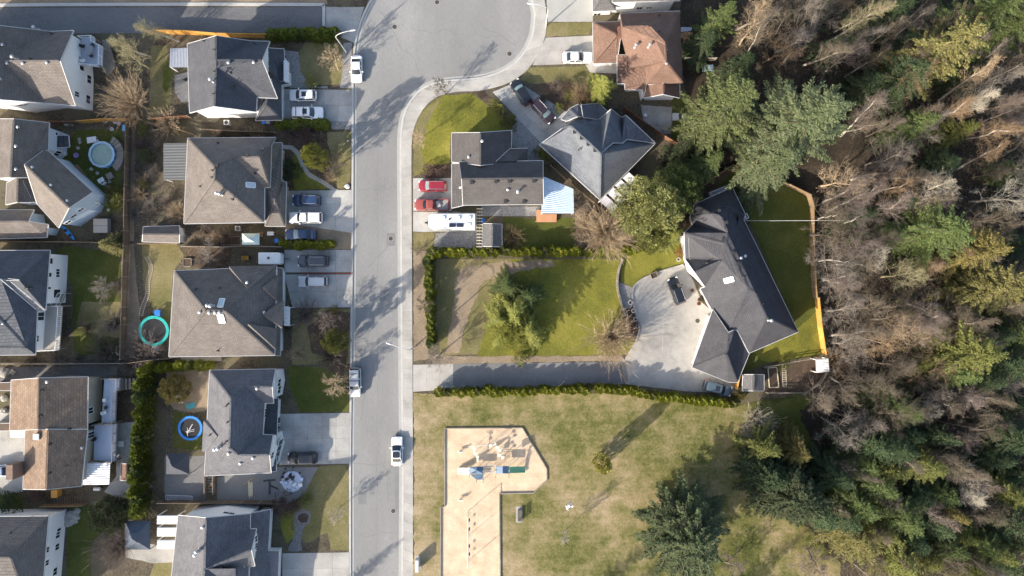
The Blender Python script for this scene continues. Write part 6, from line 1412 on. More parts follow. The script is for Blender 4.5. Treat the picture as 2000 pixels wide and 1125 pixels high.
slab_px([(905,625),(1040,615),(1040,765),(910,770)],0,.05,'roof_panel',M_PBL,(2.6,3.1,3.1,2.6)); slab_px([(1045,615),(1170,620),(1168,765),(1045,765)],0,.05,'roof_panel',M_PBL,(3.1,2.6,2.6,3.1))
for x,y,hh in ((385,640,2.5),(655,635,2.6),(655,770,2.5),(385,770,2.5),(655,885,2.2),(520,890,1.8),(910,620,2.7),(1165,620,2.7),(1165,765,2.7),(910,765,2.7)): q=PX(x,y,0); MB().tube([(q.x,q.y,-.1),(q.x,q.y,hh)],.055,8).build('post',M_PPOST,t)
def slide(x0,x1,y0,y1,h0,m):
    mb=MB(); n=12; prof=[(0,.28),(.06,.3),(.1,.04),(.5,0),(.9,.04),(.94,.3),(1,.28)]; vs=[]
    for i in range(n+1):
        s=i/n; h=h0*(1-s)**1.2*(1 if s<.95 else .9)+.12+.1*max(0,s-.85)
        for tt,dz in prof: q=PX(x0+(x1-x0)*s,y0+(y1-y0)*tt,h*.9); vs.append((q.x,q.y,h+dz))
    k=len(prof); fs=[(i*k+j,i*k+j+1,(i+1)*k+j+1,(i+1)*k+j) for i in range(n) for j in range(k-1)]
    o_=mb.add(vs,fs).build('slide',m,t); sm=o_.modifiers.new('s','SOLIDIFY'); sm.thickness=.04
slide(380,150,640,760,1.4,M_PCR); slide(1175,1490,610,740,1.8,M_PGR)
for k in range(7): a=PX(665+k*35,690,1.5); b=PX(665+k*35,770,1.5); MB().tube([a,b],.03,6).build('bridge_rung',M_PPOST,t)
for y in (600,640): MB().tube([PX(660,y,1.55),PX(905,y,1.6)],.035,8).build('bridge_rail',M_PPOST,t)
arc=[(420,225,1.5),(480,270,1.6),(490,360,1.5),(540,430,1.2),(545,505,1.0)]; MB().tube([PX(*a) for a in arc],.045,8).build('climber_pole',M_PPOST,t)
arc2=[(420,225,1.5),(640,200,2.0),(800,205,2.0),(880,165,1.8)]; MB().tube([PX(*a) for a in arc2],.045,8).build('climber_pole',M_PPOST,t)
for x,y,h in arc[1:]+[(800,205,1.9),(880,165,1.7),(935,240,1.6),(985,300,1.5),(975,395,1.3),(1040,440,1.2)]:
    q=PX(x,y,h); st_=MB().lathe((q.x,q.y,h-.1),[(.05,0),(.27,.02),(.27,.09),(.1,.12)],14).build('climbing_disc',M_PYEL,t); MB().tube([(q.x,q.y,-.1),(q.x,q.y,h-.05)],.04,6).build('disc_post',M_PPOST,t)
def rider(x,y,label,c):
    p=W(x,y,.4); r=empty('spring_rider',(p.x,p.y,G),label,'play equipment','spring riders')
    MB().tube([(.11*math.cos(a*.7),.11*math.sin(a*.7),a*.012) for a in range(36)],.018,5).build('spring',M_IRON,r)
    MB().box((0,0,.5),(.85,.2,.12)).tube([(-.4,0,.5),(-.1,0,.62),(.2,0,.6),(.45,0,.85)],[.06,.14,.13,.07],8).build('seat',c,r); MB().tube([(.28,-.25,.82),(.28,.25,.82)],.02,6).build('handlebar',M_IRON,r)
rider(899,882,'cream spring rider left of the climbing frame',M_PCR); rider(899,976,'cream spring rider in the lower neck of the playground',M_PCR)
# swings
a=W(914,1010,3.1); b=W(914,1110,3.1); t=empty('swing_set',(a.x,a.y,G),'long single-beam swing set with dark seats on the wood chips','play equipment')
q=b-a; M_SW=flat('swing_pipe',(.5,.58,.62),.4,metal=.3); MB().tube([(0,0,3.05),(q.x,q.y,3.05)],.06,10).build('top_beam',M_SW,t)
for k in (0,.5,1):
    c=q*k; MB().tube([(c.x-.15,c.y,-.1),(c.x,c.y,3.05)],.05,8).build('post',M_SW,t); MB().tube([(c.x+.0,c.y+.02,2.3),(c.x+.5,c.y+.35,1.7)],.02,6).build('brace',M_SW,t) if k==0 else None
for k in (.16,.34,.68,.84):
    c=q*k
    for s in (-.22,.22): MB().tube([(c.x,c.y+s,3.05),(c.x+.05,c.y+s,.55)],.012,4).build('chain',M_IRON,t)
    MB().box((c.x+.06,c.y,.52),(.24,.5,.06)).build('swing_seat',M_BLACKP,t)
# ------------------------------------------------------------------ yard things
def at(x,y,h=0): return W(x,y,h)
# round pool
p=W(203,303,.6); t=empty('round_pool',(p.x,p.y,G),'round above-ground pool of cloudy green water with blue rim','pool')
n=14; ro=[(2.02*math.cos(k*2*math.pi/n),2.02*math.sin(k*2*math.pi/n)) for k in range(n)]
mb=MB(); vs=[(x*r_,y*r_,z) for r_,z in ((1,0),(1.04,1.1),(.9,1.13),(.88,.9),(.88,.1)) for x,y in ro]; mb.add(vs,[(i*n+k,i*n+(k+1)%n,(i+1)*n+(k+1)%n,(i+1)*n+k) for i in range(4) for k in range(n)]).build('pool_wall',flat('pool_blue',(.08,.32,.62),.4),t)
MB().prism([(x*.89,y*.89) for x,y in ro],.2,.92).build('water',mat('pool_water',[(.25,.34,.27),(.36,.45,.37)],scale=.5,fine=2,rough=.15,spec=.5,world=False),t)
MB().add([(x*r_,y*r_,1.13+z) for r_,z in ((1.05,0),(1.05,.04),(.87,.04),(.87,0)) for x,y in ro],[(i*n+k,i*n+(k+1)%n,((i+1)%4)*n+(k+1)%n,((i+1)%4)*n+k) for i in range(4) for k in range(n)]).build('pool_rim',flat('pool_rim_pale',(.38,.5,.58),.5),t)
for k in range(n): MB().bar((*[c*1.02 for c in ro[k]],0),(*[c*1.02 for c in ro[k]],1.1),.09).build('upright',M_TRIM,t)
mb=MB()
t=empty('pool_deck',(*W(226,306,0)[:2],G),'weathered timber pool deck and steps curving round the right side of the pool','deck'); o=Vector(t.location)
for k in range(9):
    a0=math.radians(-50+k*12.5); a1=math.radians(-50+(k+1)*12.3); c=Vector((p.x,p.y,0))-Vector((o.x,o.y,0)); P=[c+Vector((r_*math.cos(a),r_*math.sin(a),0)) for r_,a in((2.2,a0),(3.35,a0),(3.35,a1),(2.2,a1))]
    MB().prism([tuple(v[:2]) for v in P],.05,.82).build('plank_section',M_WOODG,t)
MB().box((-.7,-3.2,.25),(1.0,1.0,.4),rz=.5).build('step',M_WOODG,t)
# trampolines
def tramp(x,y,r,col,label,bed=(.012,.013,.017)):
    p=W(x,y,.8); t=empty('trampoline',(p.x,p.y,G),label,'trampoline'); n=36
    MB().lathe((0,0,.82),[(r*.80,0),(r*.82,.05),(r*.99,.06),(r,0),(r*.98,-.05)],n).build('mat_frame',flat('trampoline_frame',(.2,.2,.2),.5),t) if False else None
    vs=[(rr*math.cos(k*2*math.pi/n),rr*math.sin(k*2*math.pi/n),z) for rr,z in ((r*.8,.80),(r*.82,.86),(r*.98,.86),(r,.8),(r*.97,.76),(r*.8,.78)) for k in range(n)]
    MB().add(vs,[(i*n+k,i*n+(k+1)%n,((i+1)%6)*n+(k+1)%n,((i+1)%6)*n+k) for i in range(6) for k in range(n)]).build('spring_pad',col,t)
    MB().lathe((0,0,.76),[(r*.81,0),(r*.81,.03),(r*.4,.02)],n).build('jump_mat',flat('jump_mat',bed,.8),t)
    for k in range(6): a=k*math.pi/3; MB().tube([(r*.95*math.cos(a),r*.95*math.sin(a),-.05),(r*.95*math.cos(a),r*.95*math.sin(a),.8)],.03,6).build('leg',M_VENT,t)
    return t
tramp(301,646,2.45,flat('pad_teal',(.015,.36,.32),.5),'large trampoline with turquoise pad beside the wide hip roof')
tt=tramp(372,836,1.98,flat('pad_blue',(.02,.2,.6),.5),'smaller trampoline with bright blue pad and white poles lying on it',(.012,.018,.035))
for a_,b_ in (((-.5,-.9,.86),(.3,.6,.88)),((-.7,-.55,.86),(.75,-.1,.89)),((-.6,-.7,.9),(.7,-.4,.9)),((-.35,-1.3,.88),(-.4,.1,.9)),((-.2,-.5,.92),(.5,.7,.92))): MB().tube([a_,b_],.03,6).build('net_pole',M_TRIM,tt)
p=W(310,610,.5); t=empty('toy_slide',(p.x,p.y,G),'small blue plastic toy slide beside the turquoise trampoline','toy'); PBL=flat('plastic_blue',(.02,.16,.55),.4)
MB().box((0,0,.85),(.9,.8,.1)).build('platform',PBL,t); MB().add([(-.4,-.3,.9),(.4,-.3,.9),(.4,-1.6,.1),(-.4,-1.6,.1),(-.4,-.3,.82),(.4,-.3,.82),(.4,-1.6,.02),(-.4,-1.6,.02)],[(0,1,2,3),(7,6,5,4),(0,3,7,4),(1,5,6,2),(0,4,5,1),(2,6,7,3)]).build('chute',PBL,t)
for sx in(-.4,.4):
    for sy in (-.35,.35): MB().box((sx,sy,.45),(.09,.09,.9)).build('leg',PBL,t)
def canopy(x0,y0,x1,y1,h,m,label,peak=.9,name='garden_canopy',cat='canopy'):
    A=W(x0,y0,h); B=W(x1,y1,h); c=(A+B)/2; t=empty(name,(c.x,c.y,G),label,cat); w=abs(B.x-A.x)/2; d_=abs(A.y-B.y)/2
    R1=[(-w,-d_,h),(w,-d_,h),(w,d_,h),(-w,d_,h)]; k=.3; R2=[(-w*k,-d_*k,h+peak*.7),(w*k,-d_*k,h+peak*.7),(w*k,d_*k,h+peak*.7),(-w*k,d_*k,h+peak*.7)]; k=.36; R3=[(x/.3*k*.3/.3 if False else x*1.15,y*1.15,z+.12) for x,y,z in R2]
    for i in range(4): j=(i+1)%4; MB().add([R1[i],R1[j],R2[j],R2[i]]+[(x,y,z-.04) for x,y,z in (R1[i],R1[j],R2[j],R2[i])],[(0,1,2,3),(7,6,5,4),(0,4,5,1),(1,5,6,2),(2,6,7,3),(3,7,4,0)]).build('roof_panel',m,t)
    MB().add(R3+[(0,0,h+peak+.12)],[(0,1,4),(1,2,4),(2,3,4),(3,0,4),(3,2,1,0)]).build('cap',m,t)
    for x,y,z in R1: MB().box((x*.97,y*.97,h/2),(.08,.08,h)).build('post',M_IRON,t)
    return t
canopy(325,885,370,926,2.3,flat('canopy_slate_blue',(.05,.056,.072),.8),'slate-blue square garden canopy below the blue trampoline',peak=1.6)
canopy(245,1017,294,1073,2.3,flat('canopy_blue',(.06,.078,.11),.8),'blue garden canopy beside the white corrugated patio panels',peak=1.5)
t=canopy(473,456,507,478,2.0,flat('canopy_pale',(.55,.68,.66),.7),'small pale green pointed canopy beside the dark blue sedan',peak=1.0)
def shed(corners,eave,ridge,roofm,label,axis='y',wallm=M_SIDEW,name='garden_shed'):
    h=House(name,label,'shed',ZF,corners[0],roofm,wallm); a,b,c,e=corners
    if axis=='y': r0=((a[0]+b[0])/2,(a[1]+b[1])/2); r1=((e[0]+c[0])/2,(e[1]+c[1])/2); f=['a r0 r1 e','r0 b c r1']
    else: r0=((a[0]+e[0])/2,(a[1]+e[1])/2); r1=((b[0]+c[0])/2,(b[1]+c[1])/2); f=['a b r1 r0','r0 r1 c e']
    h.block(dict(a=(*a,eave),b=(*b,eave),c=(*c,eave),e=(*e,eave),r0=(*r0,ridge),r1=(*r1,ridge)),f,inset=.2,thick=.1); return h
shed([(280,443),(350,441),(350,474),(278,472)],2.2,2.9,R_TAN,'grey shed with tan roof at the edge of the hip roof house yard','x')
shed([(943,437),(980,438),(980,481),(942,481)],2.1,2.8,R_GREY,'little grey-roofed shed beside the trellis and orange shrub','y',wallm=flat('shed_wall_grey',(.3,.3,.31),.8))
shed([(1452,732),(1492,732),(1492,763),(1450,763)],2.1,2.7,R_GREY,'little grey-roofed shed between garage wing and vegetable garden','y',wallm=flat('shed_wall_grey',(.3,.3,.31),.8))
# hot tub, kayak
p=W(198,441,.8); t=empty('hot_tub',(p.x,p.y,G),'square hot tub with folded tan cover below the angled wing','hot tub'); MB().box((0,0,.42),(2.3,2.3,.85)).build('cabinet',flat('tub_cabinet',(.32,.29,.26),.7),t)
for s in (-1,1): rbox(-1.14,1.14,.55,(.12,.12),.86,1.0,.05).build('cover',flat('tub_cover',(.36,.33,.29),.6),t).location=(0,s*.57,0)
p=W(133,455,.5); t=empty('kayak',(p.x,p.y,G+.1),'bright blue kayak lying by the pale blue gable wall','kayak',rz=math.radians(-48)); mb=MB(); n=10; S=13; vs=[]
for i in range(S):
    s=i/(S-1); w=.36*math.sin(math.pi*min(1,max(.02,s)))**.7; 
    for k in range(n): a=k*2*math.pi/n; vs.append((-1.6+3.2*s,w*math.cos(a),.22+.17*math.sin(a)*(w/.36)**.5+.14*(2*s-1)**4))
mb.add(vs,[(i*n+k,i*n+(k+1)%n,(i+1)*n+(k+1)%n,(i+1)*n+k) for i in range(S-1) for k in range(n)]+[tuple(range(n-1,-1,-1)),tuple((S-1)*n+k for k in range(n))]).build('hull',flat('kayak_blue',(.01,.22,.62),.3),t)
for x in (-.55,.5): MB().lathe((x,0,.36),[(.26,0),(.28,.05),(.22,.06)],14).build('cockpit',M_BLACKP,t)
# small boxes and furniture
def prop(kind,x,y,d,h,m,label,cat,rz=0,parts=None,zb=G,ref=None):
    p=W(x,y,zb+h); t=empty(kind,(p.x,p.y,zb),label,cat,rz=math.radians(rz)); return t
def chair(x,y,m,label,rz=0,zb=G):
    t=prop('garden_chair',x,y,0,.45,m,label,'chair',rz,zb=zb)
    MB().box((0,0,.43),(.5,.5,.05)).build('seat',m,t); MB().box((-.25,0,.7),(.05,.5,.5),tilt=('Y',-.2)).build('backrest',m,t)
    for sx in(-.2,.2):
        for sy in(-.2,.2): MB().box((sx,sy,.2),(.05,.05,.42)).build('leg',m,t)
def table(x,y,w,d_,m,label,rz=0,zb=G,h=.73):
    t=prop('garden_table',x,y,0,h,m,label,'table',rz,zb=zb); MB().box((0,0,h),(w,d_,.05)).build('tabletop',m,t)
    for sx in(-1,1):
        for sy in(-1,1): MB().box((sx*(w/2-.1),sy*(d_/2-.1),h/2),(.06,.06,h)).build('leg',m,t)
def bin_(x,y,m,label,h=1.0,w=.55):
    t=prop('wheelie_bin',x,y,0,h,m,label,'bin'); MB().add([(-.2,-.22,.05),(.2,-.22,.05),(.2,.22,.05),(-.2,.22,.05),(-w/2,-w/2,h-.08),(w/2,-w/2,h-.08),(w/2,w/2,h-.08),(-w/2,w/2,h-.08)],[(3,2,1,0),(0,1,5,4),(1,2,6,5),(2,3,7,6),(3,0,4,7),(4,5,6,7)]).build('body',m,t); MB().box((0,0,h-.04),(w+.06,w+.08,.07)).build('lid',m,t)
    for s in (-.2,.2): MB().tube([(-.22,s-.03,.1),(-.22,s+.03,.1)],.1,8).build('wheel',M_TYRE,t)
def pot(x,y,r,label,m=None,leaf='green',zb=G):
    t=prop('plant_pot',x,y,0,.4,m,label,'plant pot',zb=zb); MB().lathe((0,0,0),[(r*.7,0),(r,.42),(r*1.05,.45),(r*.85,.45),(r*.82,.36)],14).build('pot',m or flat('terracotta',(.3,.13,.08),.8),t)
    MB().lathe((0,0,.44),[(r*.72,0),(r*.72,.022)],14).build('soil',M_MULCH,t)
    if leaf: o_=link('plant',PROTO['shrub'][1][1],None,t); o_.scale=(r*.75,r*.75,.35); o_.location=(0,0,.3); o_.material_slots[0].link='OBJECT'; o_.material_slots[0].material=LM[leaf]
WH=flat('plastic_white',(.7,.7,.7),.5); GY=flat('plastic_grey',(.3,.31,.32),.5); BKK=flat('plastic_black',(.03,.03,.03),.5); TN=flat('canvas_tan',(.42,.36,.27),.8); TEAL=flat('plastic_teal',(.05,.25,.28),.5); PINK=flat('plastic_lilac',(.45,.28,.55),.5); RED=flat('plastic_red',(.4,.03,.03),.5)
bin_(515,238,PBL,'blue bin against the white gable of the blue-grey house'); bin_(523,238,GY,'grey bin next to the blue bin'); bin_(943,431,PBL,'blue bin beside the trellis'); bin_(540,470,PBL,'blue bin beside the hood of the dark blue sedan'); bin_(531,238,BKK,'black bin at the corner of the blue-grey house')
table(179,273,1.5,.95,WH,'white garden table on the pool yard lawn',8); chair(190,276,WH,'white folded chair beside the white garden table',40); chair(196,281,GY,'grey chair between the white table and the pool',30)
table(197,352,1.0,.7,WH,'white broken table among stones below the pool',30); chair(204,358,WH,'white chair below the broken white table',70); table(124,300,.6,.5,WH,'small white stand under the dark awning')
t=prop('ball',148,303,0,.3,PINK,'lilac round paddling tub on the shaded lawn','toy'); MB().lathe((0,0,0),[(.3,0),(.42,.2),(.42,.3),(.34,.3),(.3,.1)],18).build('tub',PINK,t)
for i,(x,y,l) in enumerate(((205,236,'white bucket under the orange fence'),(224,238,'white sack by the orange fence'),(232,241,'pale crate at the orange fence end'),(218,252,'white bottle crate near the orange fence'),(128,242,'pale round tub at the corner of the angled house'),(139,243,'cream round tub beside the pale tub'))):
    t=prop('bucket',x,y,0,.4,WH,l,'bucket'); MB().lathe((0,0,0),[(.22,0),(.3,.42),(.26,.42),(.24,.1)],12).build('pail',WH if i!=5 else TN,t); MB().tube([(-.28,0,.4),(0,0,.62),(.28,0,.4)],.012,5).build('handle',M_IRON,t)
t=prop('cooler',243,250,0,.5,PBL,'light blue box at the end of the orange fence','box'); MB().box((0,0,.3),(.5,.9,.6)).build('body',flat('plastic_skyblue',(.15,.4,.65),.5),t); MB().box((0,0,.63),(.54,.94,.07)).build('lid',flat('plastic_skyblue',(.15,.4,.65),.5),t)
for x,y,l in ((178,330,'pale stepping stone by the pool'),(190,338,'pale stepping stone below the pool'),(156,278,'pale stepping stone beside the white table'),(155,272,'pale stepping stone near the awning'),(212,365,'pale stepping stone towards the yellowish shrub'),(214,355,'pale stepping stone beside the broken table'),(217,393,'pale stepping stone by the olive shrub'),(212,410,'pale stepping stone near the hot tub'),(152,289,'pale stepping stone between awning and tub')):
    t=prop('stepping_stone',x,y,0,.05,M_CONC,l,'stepping stone'); n=9; MB().prism([((.3+.07*math.sin(k*2.3+x))*math.cos(k*2*math.pi/n),(.28+.07*math.sin(k*3.1+y))*math.sin(k*2*math.pi/n)) for k in range(n)],0,.06).build('stone',M_CONC,t)
t=prop('log_pile',155,335,0,.4,M_WOOD,'pile of split logs along the angled wing','log pile',-52)
for k in range(9): MB().tube([(-1.4+.03*k,-.4+.22*(k%4),.12+.2*(k//4)),(1.3-.05*k,-.4+.22*(k%4)+random.uniform(-.1,.1),.12+.2*(k//4))],.11,7).build('log',M_WOOD,t)
# decks of the upper left house and others
table(174,98,1.1,1.4,GY,'grey patio table on the white-railed raised deck',zb=3.0); 
for x,y,rz,l in ((162,90,0,'dark patio chair left of the table on the raised deck'),(180,88,200,'dark patio chair above the table on the raised deck'),(178,108,180,'dark patio chair below the table on the raised deck'),(163,118,30,'pale patio chair at the lower corner of the raised deck')): chair(x,y,BKK if 'dark' in l else WH,l,rz,3.0)
table(412,165,1.0,1.4,GY,'slatted table on the patio behind the blue-grey house',20); chair(363,155,BKK,'dark chair on the patio behind the blue-grey house',50)
t=prop('planter_box',375,208,0,.6,M_FR,'dark green planting box at the corner of the patio','planter'); MB().box((0,0,.3),(1.4,1.3,.6)).build('box',flat('planter_teal',(.06,.12,.15),.7),t); MB().box((0,0,.6),(1.25,1.15,.04)).build('soil',M_MULCH,t)
table(492,466,.9,.9,WH,'white table under the pale green canopy'); table(528,456,1.0,.6,WH,'white cabinet beside the dark blue sedan',h=.85); table(508,458,.9,.7,M_WOOD,'wooden bench table beside the white cabinet')
t=prop('air_conditioner',464,446,0,.7,GY,'grey air conditioner below the hip roof','air conditioner'); MB().box((0,0,.38),(.8,.75,.75)).build('case',GY,t); MB().lathe((0,0,.76),[(.3,0),(.3,.03),(.08,.05)],14).build('fan_grille',M_IRON,t)
t=prop('air_conditioner',442,239,0,.7,GY,'pale air conditioner under the white gable','air conditioner'); MB().box((0,0,.38),(.8,.75,.75)).build('case',WH,t); MB().lathe((0,0,.76),[(.3,0),(.3,.03),(.08,.05)],14).build('fan_grille',M_IRON,t)
t=prop('wheelbarrow',479,504,0,.5,M_WOODO,'orange-yellow wheelbarrow left of the white box trailer','wheelbarrow'); YL=flat('barrow_orange',(.5,.26,.04),.5)
MB().add([(-.3,-.22,.3),(.3,-.22,.3),(.3,.22,.3),(-.3,.22,.3),(-.55,-.36,.62),(.55,-.36,.62),(.55,.36,.62),(-.55,.36,.62)],[(3,2,1,0),(0,1,5,4),(1,2,6,5),(2,3,7,6),(3,0,4,7)]).build('tray',YL,t); MB().tube([(.55,-.05,.2),(.55,.05,.2)],.2,12).build('wheel',M_TYRE,t)
for s in(-.2,.2): MB().bar((.5,s*.4,.2),(-1.0,s*1.3,.6),.05).build('handle',M_WOOD,t)
# timber ladder path, pallet, ladders
def ladder(line,w,n,m,label,name='ladder',h=.08,cat='ladder',hz=0,rh=None):
    P=[W(x,y,hz) for x,y in line]; P=catmull([Vector((p.x,p.y,0)) for p in P],.4) if len(P)>2 else [Vector((p.x,p.y,0)) for p in P]; t=empty(name,(P[0].x,P[0].y,G+hz),label,cat); o=P[0]
    for s in(-1,1):
        L=[q-o for q in offset(P,s*w/2)]; mb=MB()
        for i in range(len(L)-1): mb.bar(L[i]+Vector((0,0,h/2)),L[i+1]+Vector((0,0,h/2)),.07,h)
        mb.build('side_rail',m,t)
    R=resample(P,n); 
    for i,q in enumerate(R):
        tq=(R[min(i+1,n)]-R[max(0,i-1)]).normalized(); nn=Vector((-tq.y,tq.x,0)); c=q-o; MB().bar(c-nn*w/2+Vector((0,0,h*.6)),c+nn*w/2+Vector((0,0,h*.6)),rh or .07,.05).build('rung',m,t)
ladder([(287,502),(296,522),(290,550),(289,575),(280,598),(276,616)],.6,34,flat('pale_timber_path',(.4,.33,.26),.8),'long curving ladder-like timber path through the side passage','timber_path',cat='path')
ladder([(325,971),(376,973)],.75,13,WH,'white ladder lying on the patio below the slate-blue canopy')
ladder([(1530,713),(1532,755)],.6,12,flat('pale_timber',(.62,.55,.4),.7),'pale wooden ladder lying across the vegetable garden')
ladder([(219,720),(229,720)],3.0,4,M_WOODG,'weathered pallet bridge on the narrow path by the board fence','pallet',cat='pallet',rh=.3) if False else ladder([(224,714),(222,730)],1.1,5,M_WOODG,'weathered pallet lying on the narrow path by the board fence','pallet',cat='pallet',rh=.16)
ladder([(108,977),(158,976)],1.3,10,M_FD,'dark slatted stair lying beside the brown ribbed roof house','stair',cat='stair',rh=.2)
def frame(quad,m,label,name='raised_bed',h=.3,cat='raised bed',soil=M_MULCH,w=.1):
    P=[W(x,y,h) for x,y in quad]; c=sum(P,Vector())/4; t=empty(name,(c.x,c.y,G),label,cat); P=[Vector((q.x-c.x,q.y-c.y,h/2)) for q in P]
    for i in range(4):
        a_,b_=P[i],P[(i+1)%4]; d_=(b_-a_).normalized()*w*.52; MB().bar(a_+d_,b_-d_,w,h).build('board',m,t)
    if soil: MB().prism(ccw([tuple((q*.98)[:2]) for q in P]),0,h*.7).build('soil',soil,t)
    return t
frame([(1500,719),(1517,717),(1521,756),(1503,757)],flat('pale_timber',(.62,.55,.4),.7),'pale timber-edged raised bed in the vegetable garden')
frame([(358,505),(374,505),(374,520),(358,520)],M_WOODG,'small square raised bed below the grey leafless tree')
frame([(227,676),(237,676),(236,692),(228,693)],M_TRIM,'white frame standing in the corner of the slate house lawn',soil=None,name='cold_frame',cat='cold frame')
frame([(1330,530),(1330,530.1),(1284,552),(1284,552.1)],M_CONC,'x') if False else None
frame([(1270,535),(1282,530),(1285,540),(1273,545)],M_WOODG,'small timber planter box on the upper edge of the forecourt',name='planter_box',cat='planter',h=.5)
frame([(432,462),(470,462),(470,478),(432,478)],M_WOODG,'low slatted vegetable frame below the hip roof house',h=.2)
frame([(1212,700),(1218,700),(1226,744),(1219,746)],M_WOODG,'weathered timber threshold across the end of the long driveway',name='timber_threshold',cat='threshold',h=.12,soil=M_WOODG)
# greenhouse roof in the corner
h=House('greenhouse','small shed with pale ribbed plastic roof in the corner of the vegetable garden','greenhouse',ZF,(1606,714),M_CORR,M_TRIM); h.corrugated([(1594,728),(1593,702),(1618,700),(1620,726)],2.1,M_CORR,'roof',8)
# round ring planters along the forecourt
for i,(x,y) in enumerate(((1231,591),(1237,607),(1241,623.5),(1244,637.5))): pot(x,y,.33,['topmost','second from the top','third from the top','lowest'][i]+' of four white ring pots along the forecourt edge',WH,None)
for x,y,l,lf in ((1352,567,'red flower pot by the white entrance',None),(1366,585,'brown flower pot below the entrance window','dark'),(1365,593,'lowest flower pot below the entrance window','rust'),(1325,507,'white lamp-like pot at the forecourt corner',None),(545,390,'pot beside the front steps of the hip roof house','dark')): pot(x,y,.3,l,None if lf or 'red' in l else WH,lf)
# retaining wall
t=empty('retaining_wall',(*W(1212,560)[:2],G),'curved low stone retaining wall between orchard lawn and forecourt','wall'); ln=resample(catmull(px([(1215,506),(1207,530),(1205,560),(1212,590),(1222,620)]),.5),20); o=Vector((*W(1212,560)[:2],0))
for i in range(20): a_,b_=ln[i]-o,ln[i+1]-o; d_=(b_-a_).normalized()*.02; MB().bar(a_+d_+Vector((0,0,.3)),b_-d_+Vector((0,0,.3)),.3,.62+random.uniform(-.03,.03)).build('block',M_WOODG,t)
t=empty('forecourt_kerb',(*W(1240,600)[:2],G),'pale concrete kerb curving round the upper left side of the forecourt','kerb'); ln=resample(catmull(px([(1334,517),(1290,530),(1252,546),(1237,562),(1235,585),(1242,610),(1249,640),(1241,668)]),.5),26); o=Vector((*W(1240,600)[:2],0))
for i in range(26): a_,b_=ln[i]-o,ln[i+1]-o; d_=(b_-a_).normalized()*.015; MB().bar(a_+d_+Vector((0,0,.1)),b_-d_+Vector((0,0,.1)),.22,.24).build('kerb_stone',M_CONC,t)
# boulders
BLD=mat('boulder_granite',[(.2,.195,.185),(.32,.31,.29),(.44,.43,.4)],scale=1.2,fine=7,bump=.6,rough=.9)
def boulder(x,y,r,label,m=BLD):
    p=W(x,y,.3); mb=MB(); n,k=10,6; vs=[]; sd=x*.13+y*.07
    for i in range(k+1):
        th=math.pi*i/k
        for j in range(n):
            a=j*2*math.pi/n; v=Vector((math.sin(th)*math.cos(a),math.sin(th)*math.sin(a),math.cos(th))); q=r*(1+.5*mnoise.noise(v*1.3+Vector((sd,0,0)))); vs.append((v.x*q*1.15,v.y*q,max(-.1,v.z*q*.6+r*.25)))
    o_=mb.add(vs,[(i*n+j,(i+1)*n+j,(i+1)*n+(j+1)%n,i*n+(j+1)%n) for i in range(k) for j in range(n)]).build('boulder',m); o_.location=(p.x,p.y,G); tag(o_,label,'boulder','garden boulders')
for x,y,r,l in ((140,1005,.75,'largest pale boulder at the head of the shaded lawn, lower left'),(128,1012,.65,'pale boulder left of the largest one'),(136,1018,.7,'pale boulder just below the largest one'),(148,1010,.6,'pale boulder right of the largest one, on the lawn edge'),(150,998,.6,'pale boulder above the largest one'),(126,1003,.45,'small grey boulder nearest the corner house wall'),(145,1018,.5,'flat pale boulder at the lower tip of the group'),(130,1024,.5,'grey boulder at the lower left of the group'),(7,778,.55,'pale block in the dark courtyard of the brown roofed house'),(8,803,.55,'second pale block in the dark courtyard'),(10,728,.8,'large mossy stone beside the narrow path'),(24,727,.45,'brown stone on the narrow path')): boulder(x,y,r,l)
# rubbish pile by the driveway, planks
t=empty('rubbish_pile',(*W(571,940)[:2],G),'heap of torn white and dark rubbish on a pale sheet beside the driveway','rubbish pile'); rr=random.Random(4)
MB().lathe((0,0,0),[(1.75,0),(1.6,.08),(.8,.16)],13).build('tarpaulin',flat('tarp_pale',(.5,.55,.66),.6),t)
for k in range(46):
    a=rr.uniform(0,6.28); r_=rr.uniform(0,1.9)**.9; x,y=r_*math.cos(a)-(.3 if k%3==0 else 0),r_*math.sin(a)*.85+(.9 if k%3==0 else 0); m=[M_BLACKP,WH,flat('paper_blue_white',(.55,.6,.72),.7),GY][0 if k%3==0 else rr.choice([1,2,2,3])]
    s=rr.uniform(.15,.55); MB().box((x,y,.15+rr.uniform(0,.3)),(s,s*rr.uniform(.5,1.3),rr.uniform(.03,.25)),rr.uniform(0,3),('X',rr.uniform(-.5,.5))).build('scrap',m,t)
t=empty('litter',(*W(1111,988)[:2],G),'scatter of white paper litter on the park grass','litter')
for k in range(26):
    a=rr.uniform(0,6.28); r_=abs(rr.gauss(0,.42)); s=rr.uniform(.12,.4); MB().box((r_*math.cos(a),r_*math.sin(a)*1.1,.05+rr.uniform(0,.12)),(s,s*rr.uniform(.4,1),.015),rr.uniform(0,3),('X',rr.uniform(-.6,.6))).build('scrap',WH,t)
for quad,l in ((((487,941),(487,968),5),'pale planks stacked on the concrete beside the pale grey house'),):
    t=empty('plank_stack',(*W(490,955)[:2],G),l,'planks')
    for k in range(5): MB().box((-.3+k*.15,rr.uniform(-.15,.15),.06),(.12,2.3+rr.uniform(-.3,.3),.08),rr.uniform(-.04,.04)).build('plank',flat('pale_timber',(.62,.55,.4),.7),t)
t=empty('steel_frame',(*W(527,945)[:2],G),'black T-shaped steel beams lying on the concrete side yard','beam'); MB().box((0,.6,.08),(1.9,.22,.14),.08).build('beam',M_IRON,t); MB().box((0,-.6,.08),(.22,2.0,.14)).build('beam',M_IRON,t); MB().box((.75,-.5,.08),(1.3,.2,.12),-.4).build('beam',M_IRON,t)
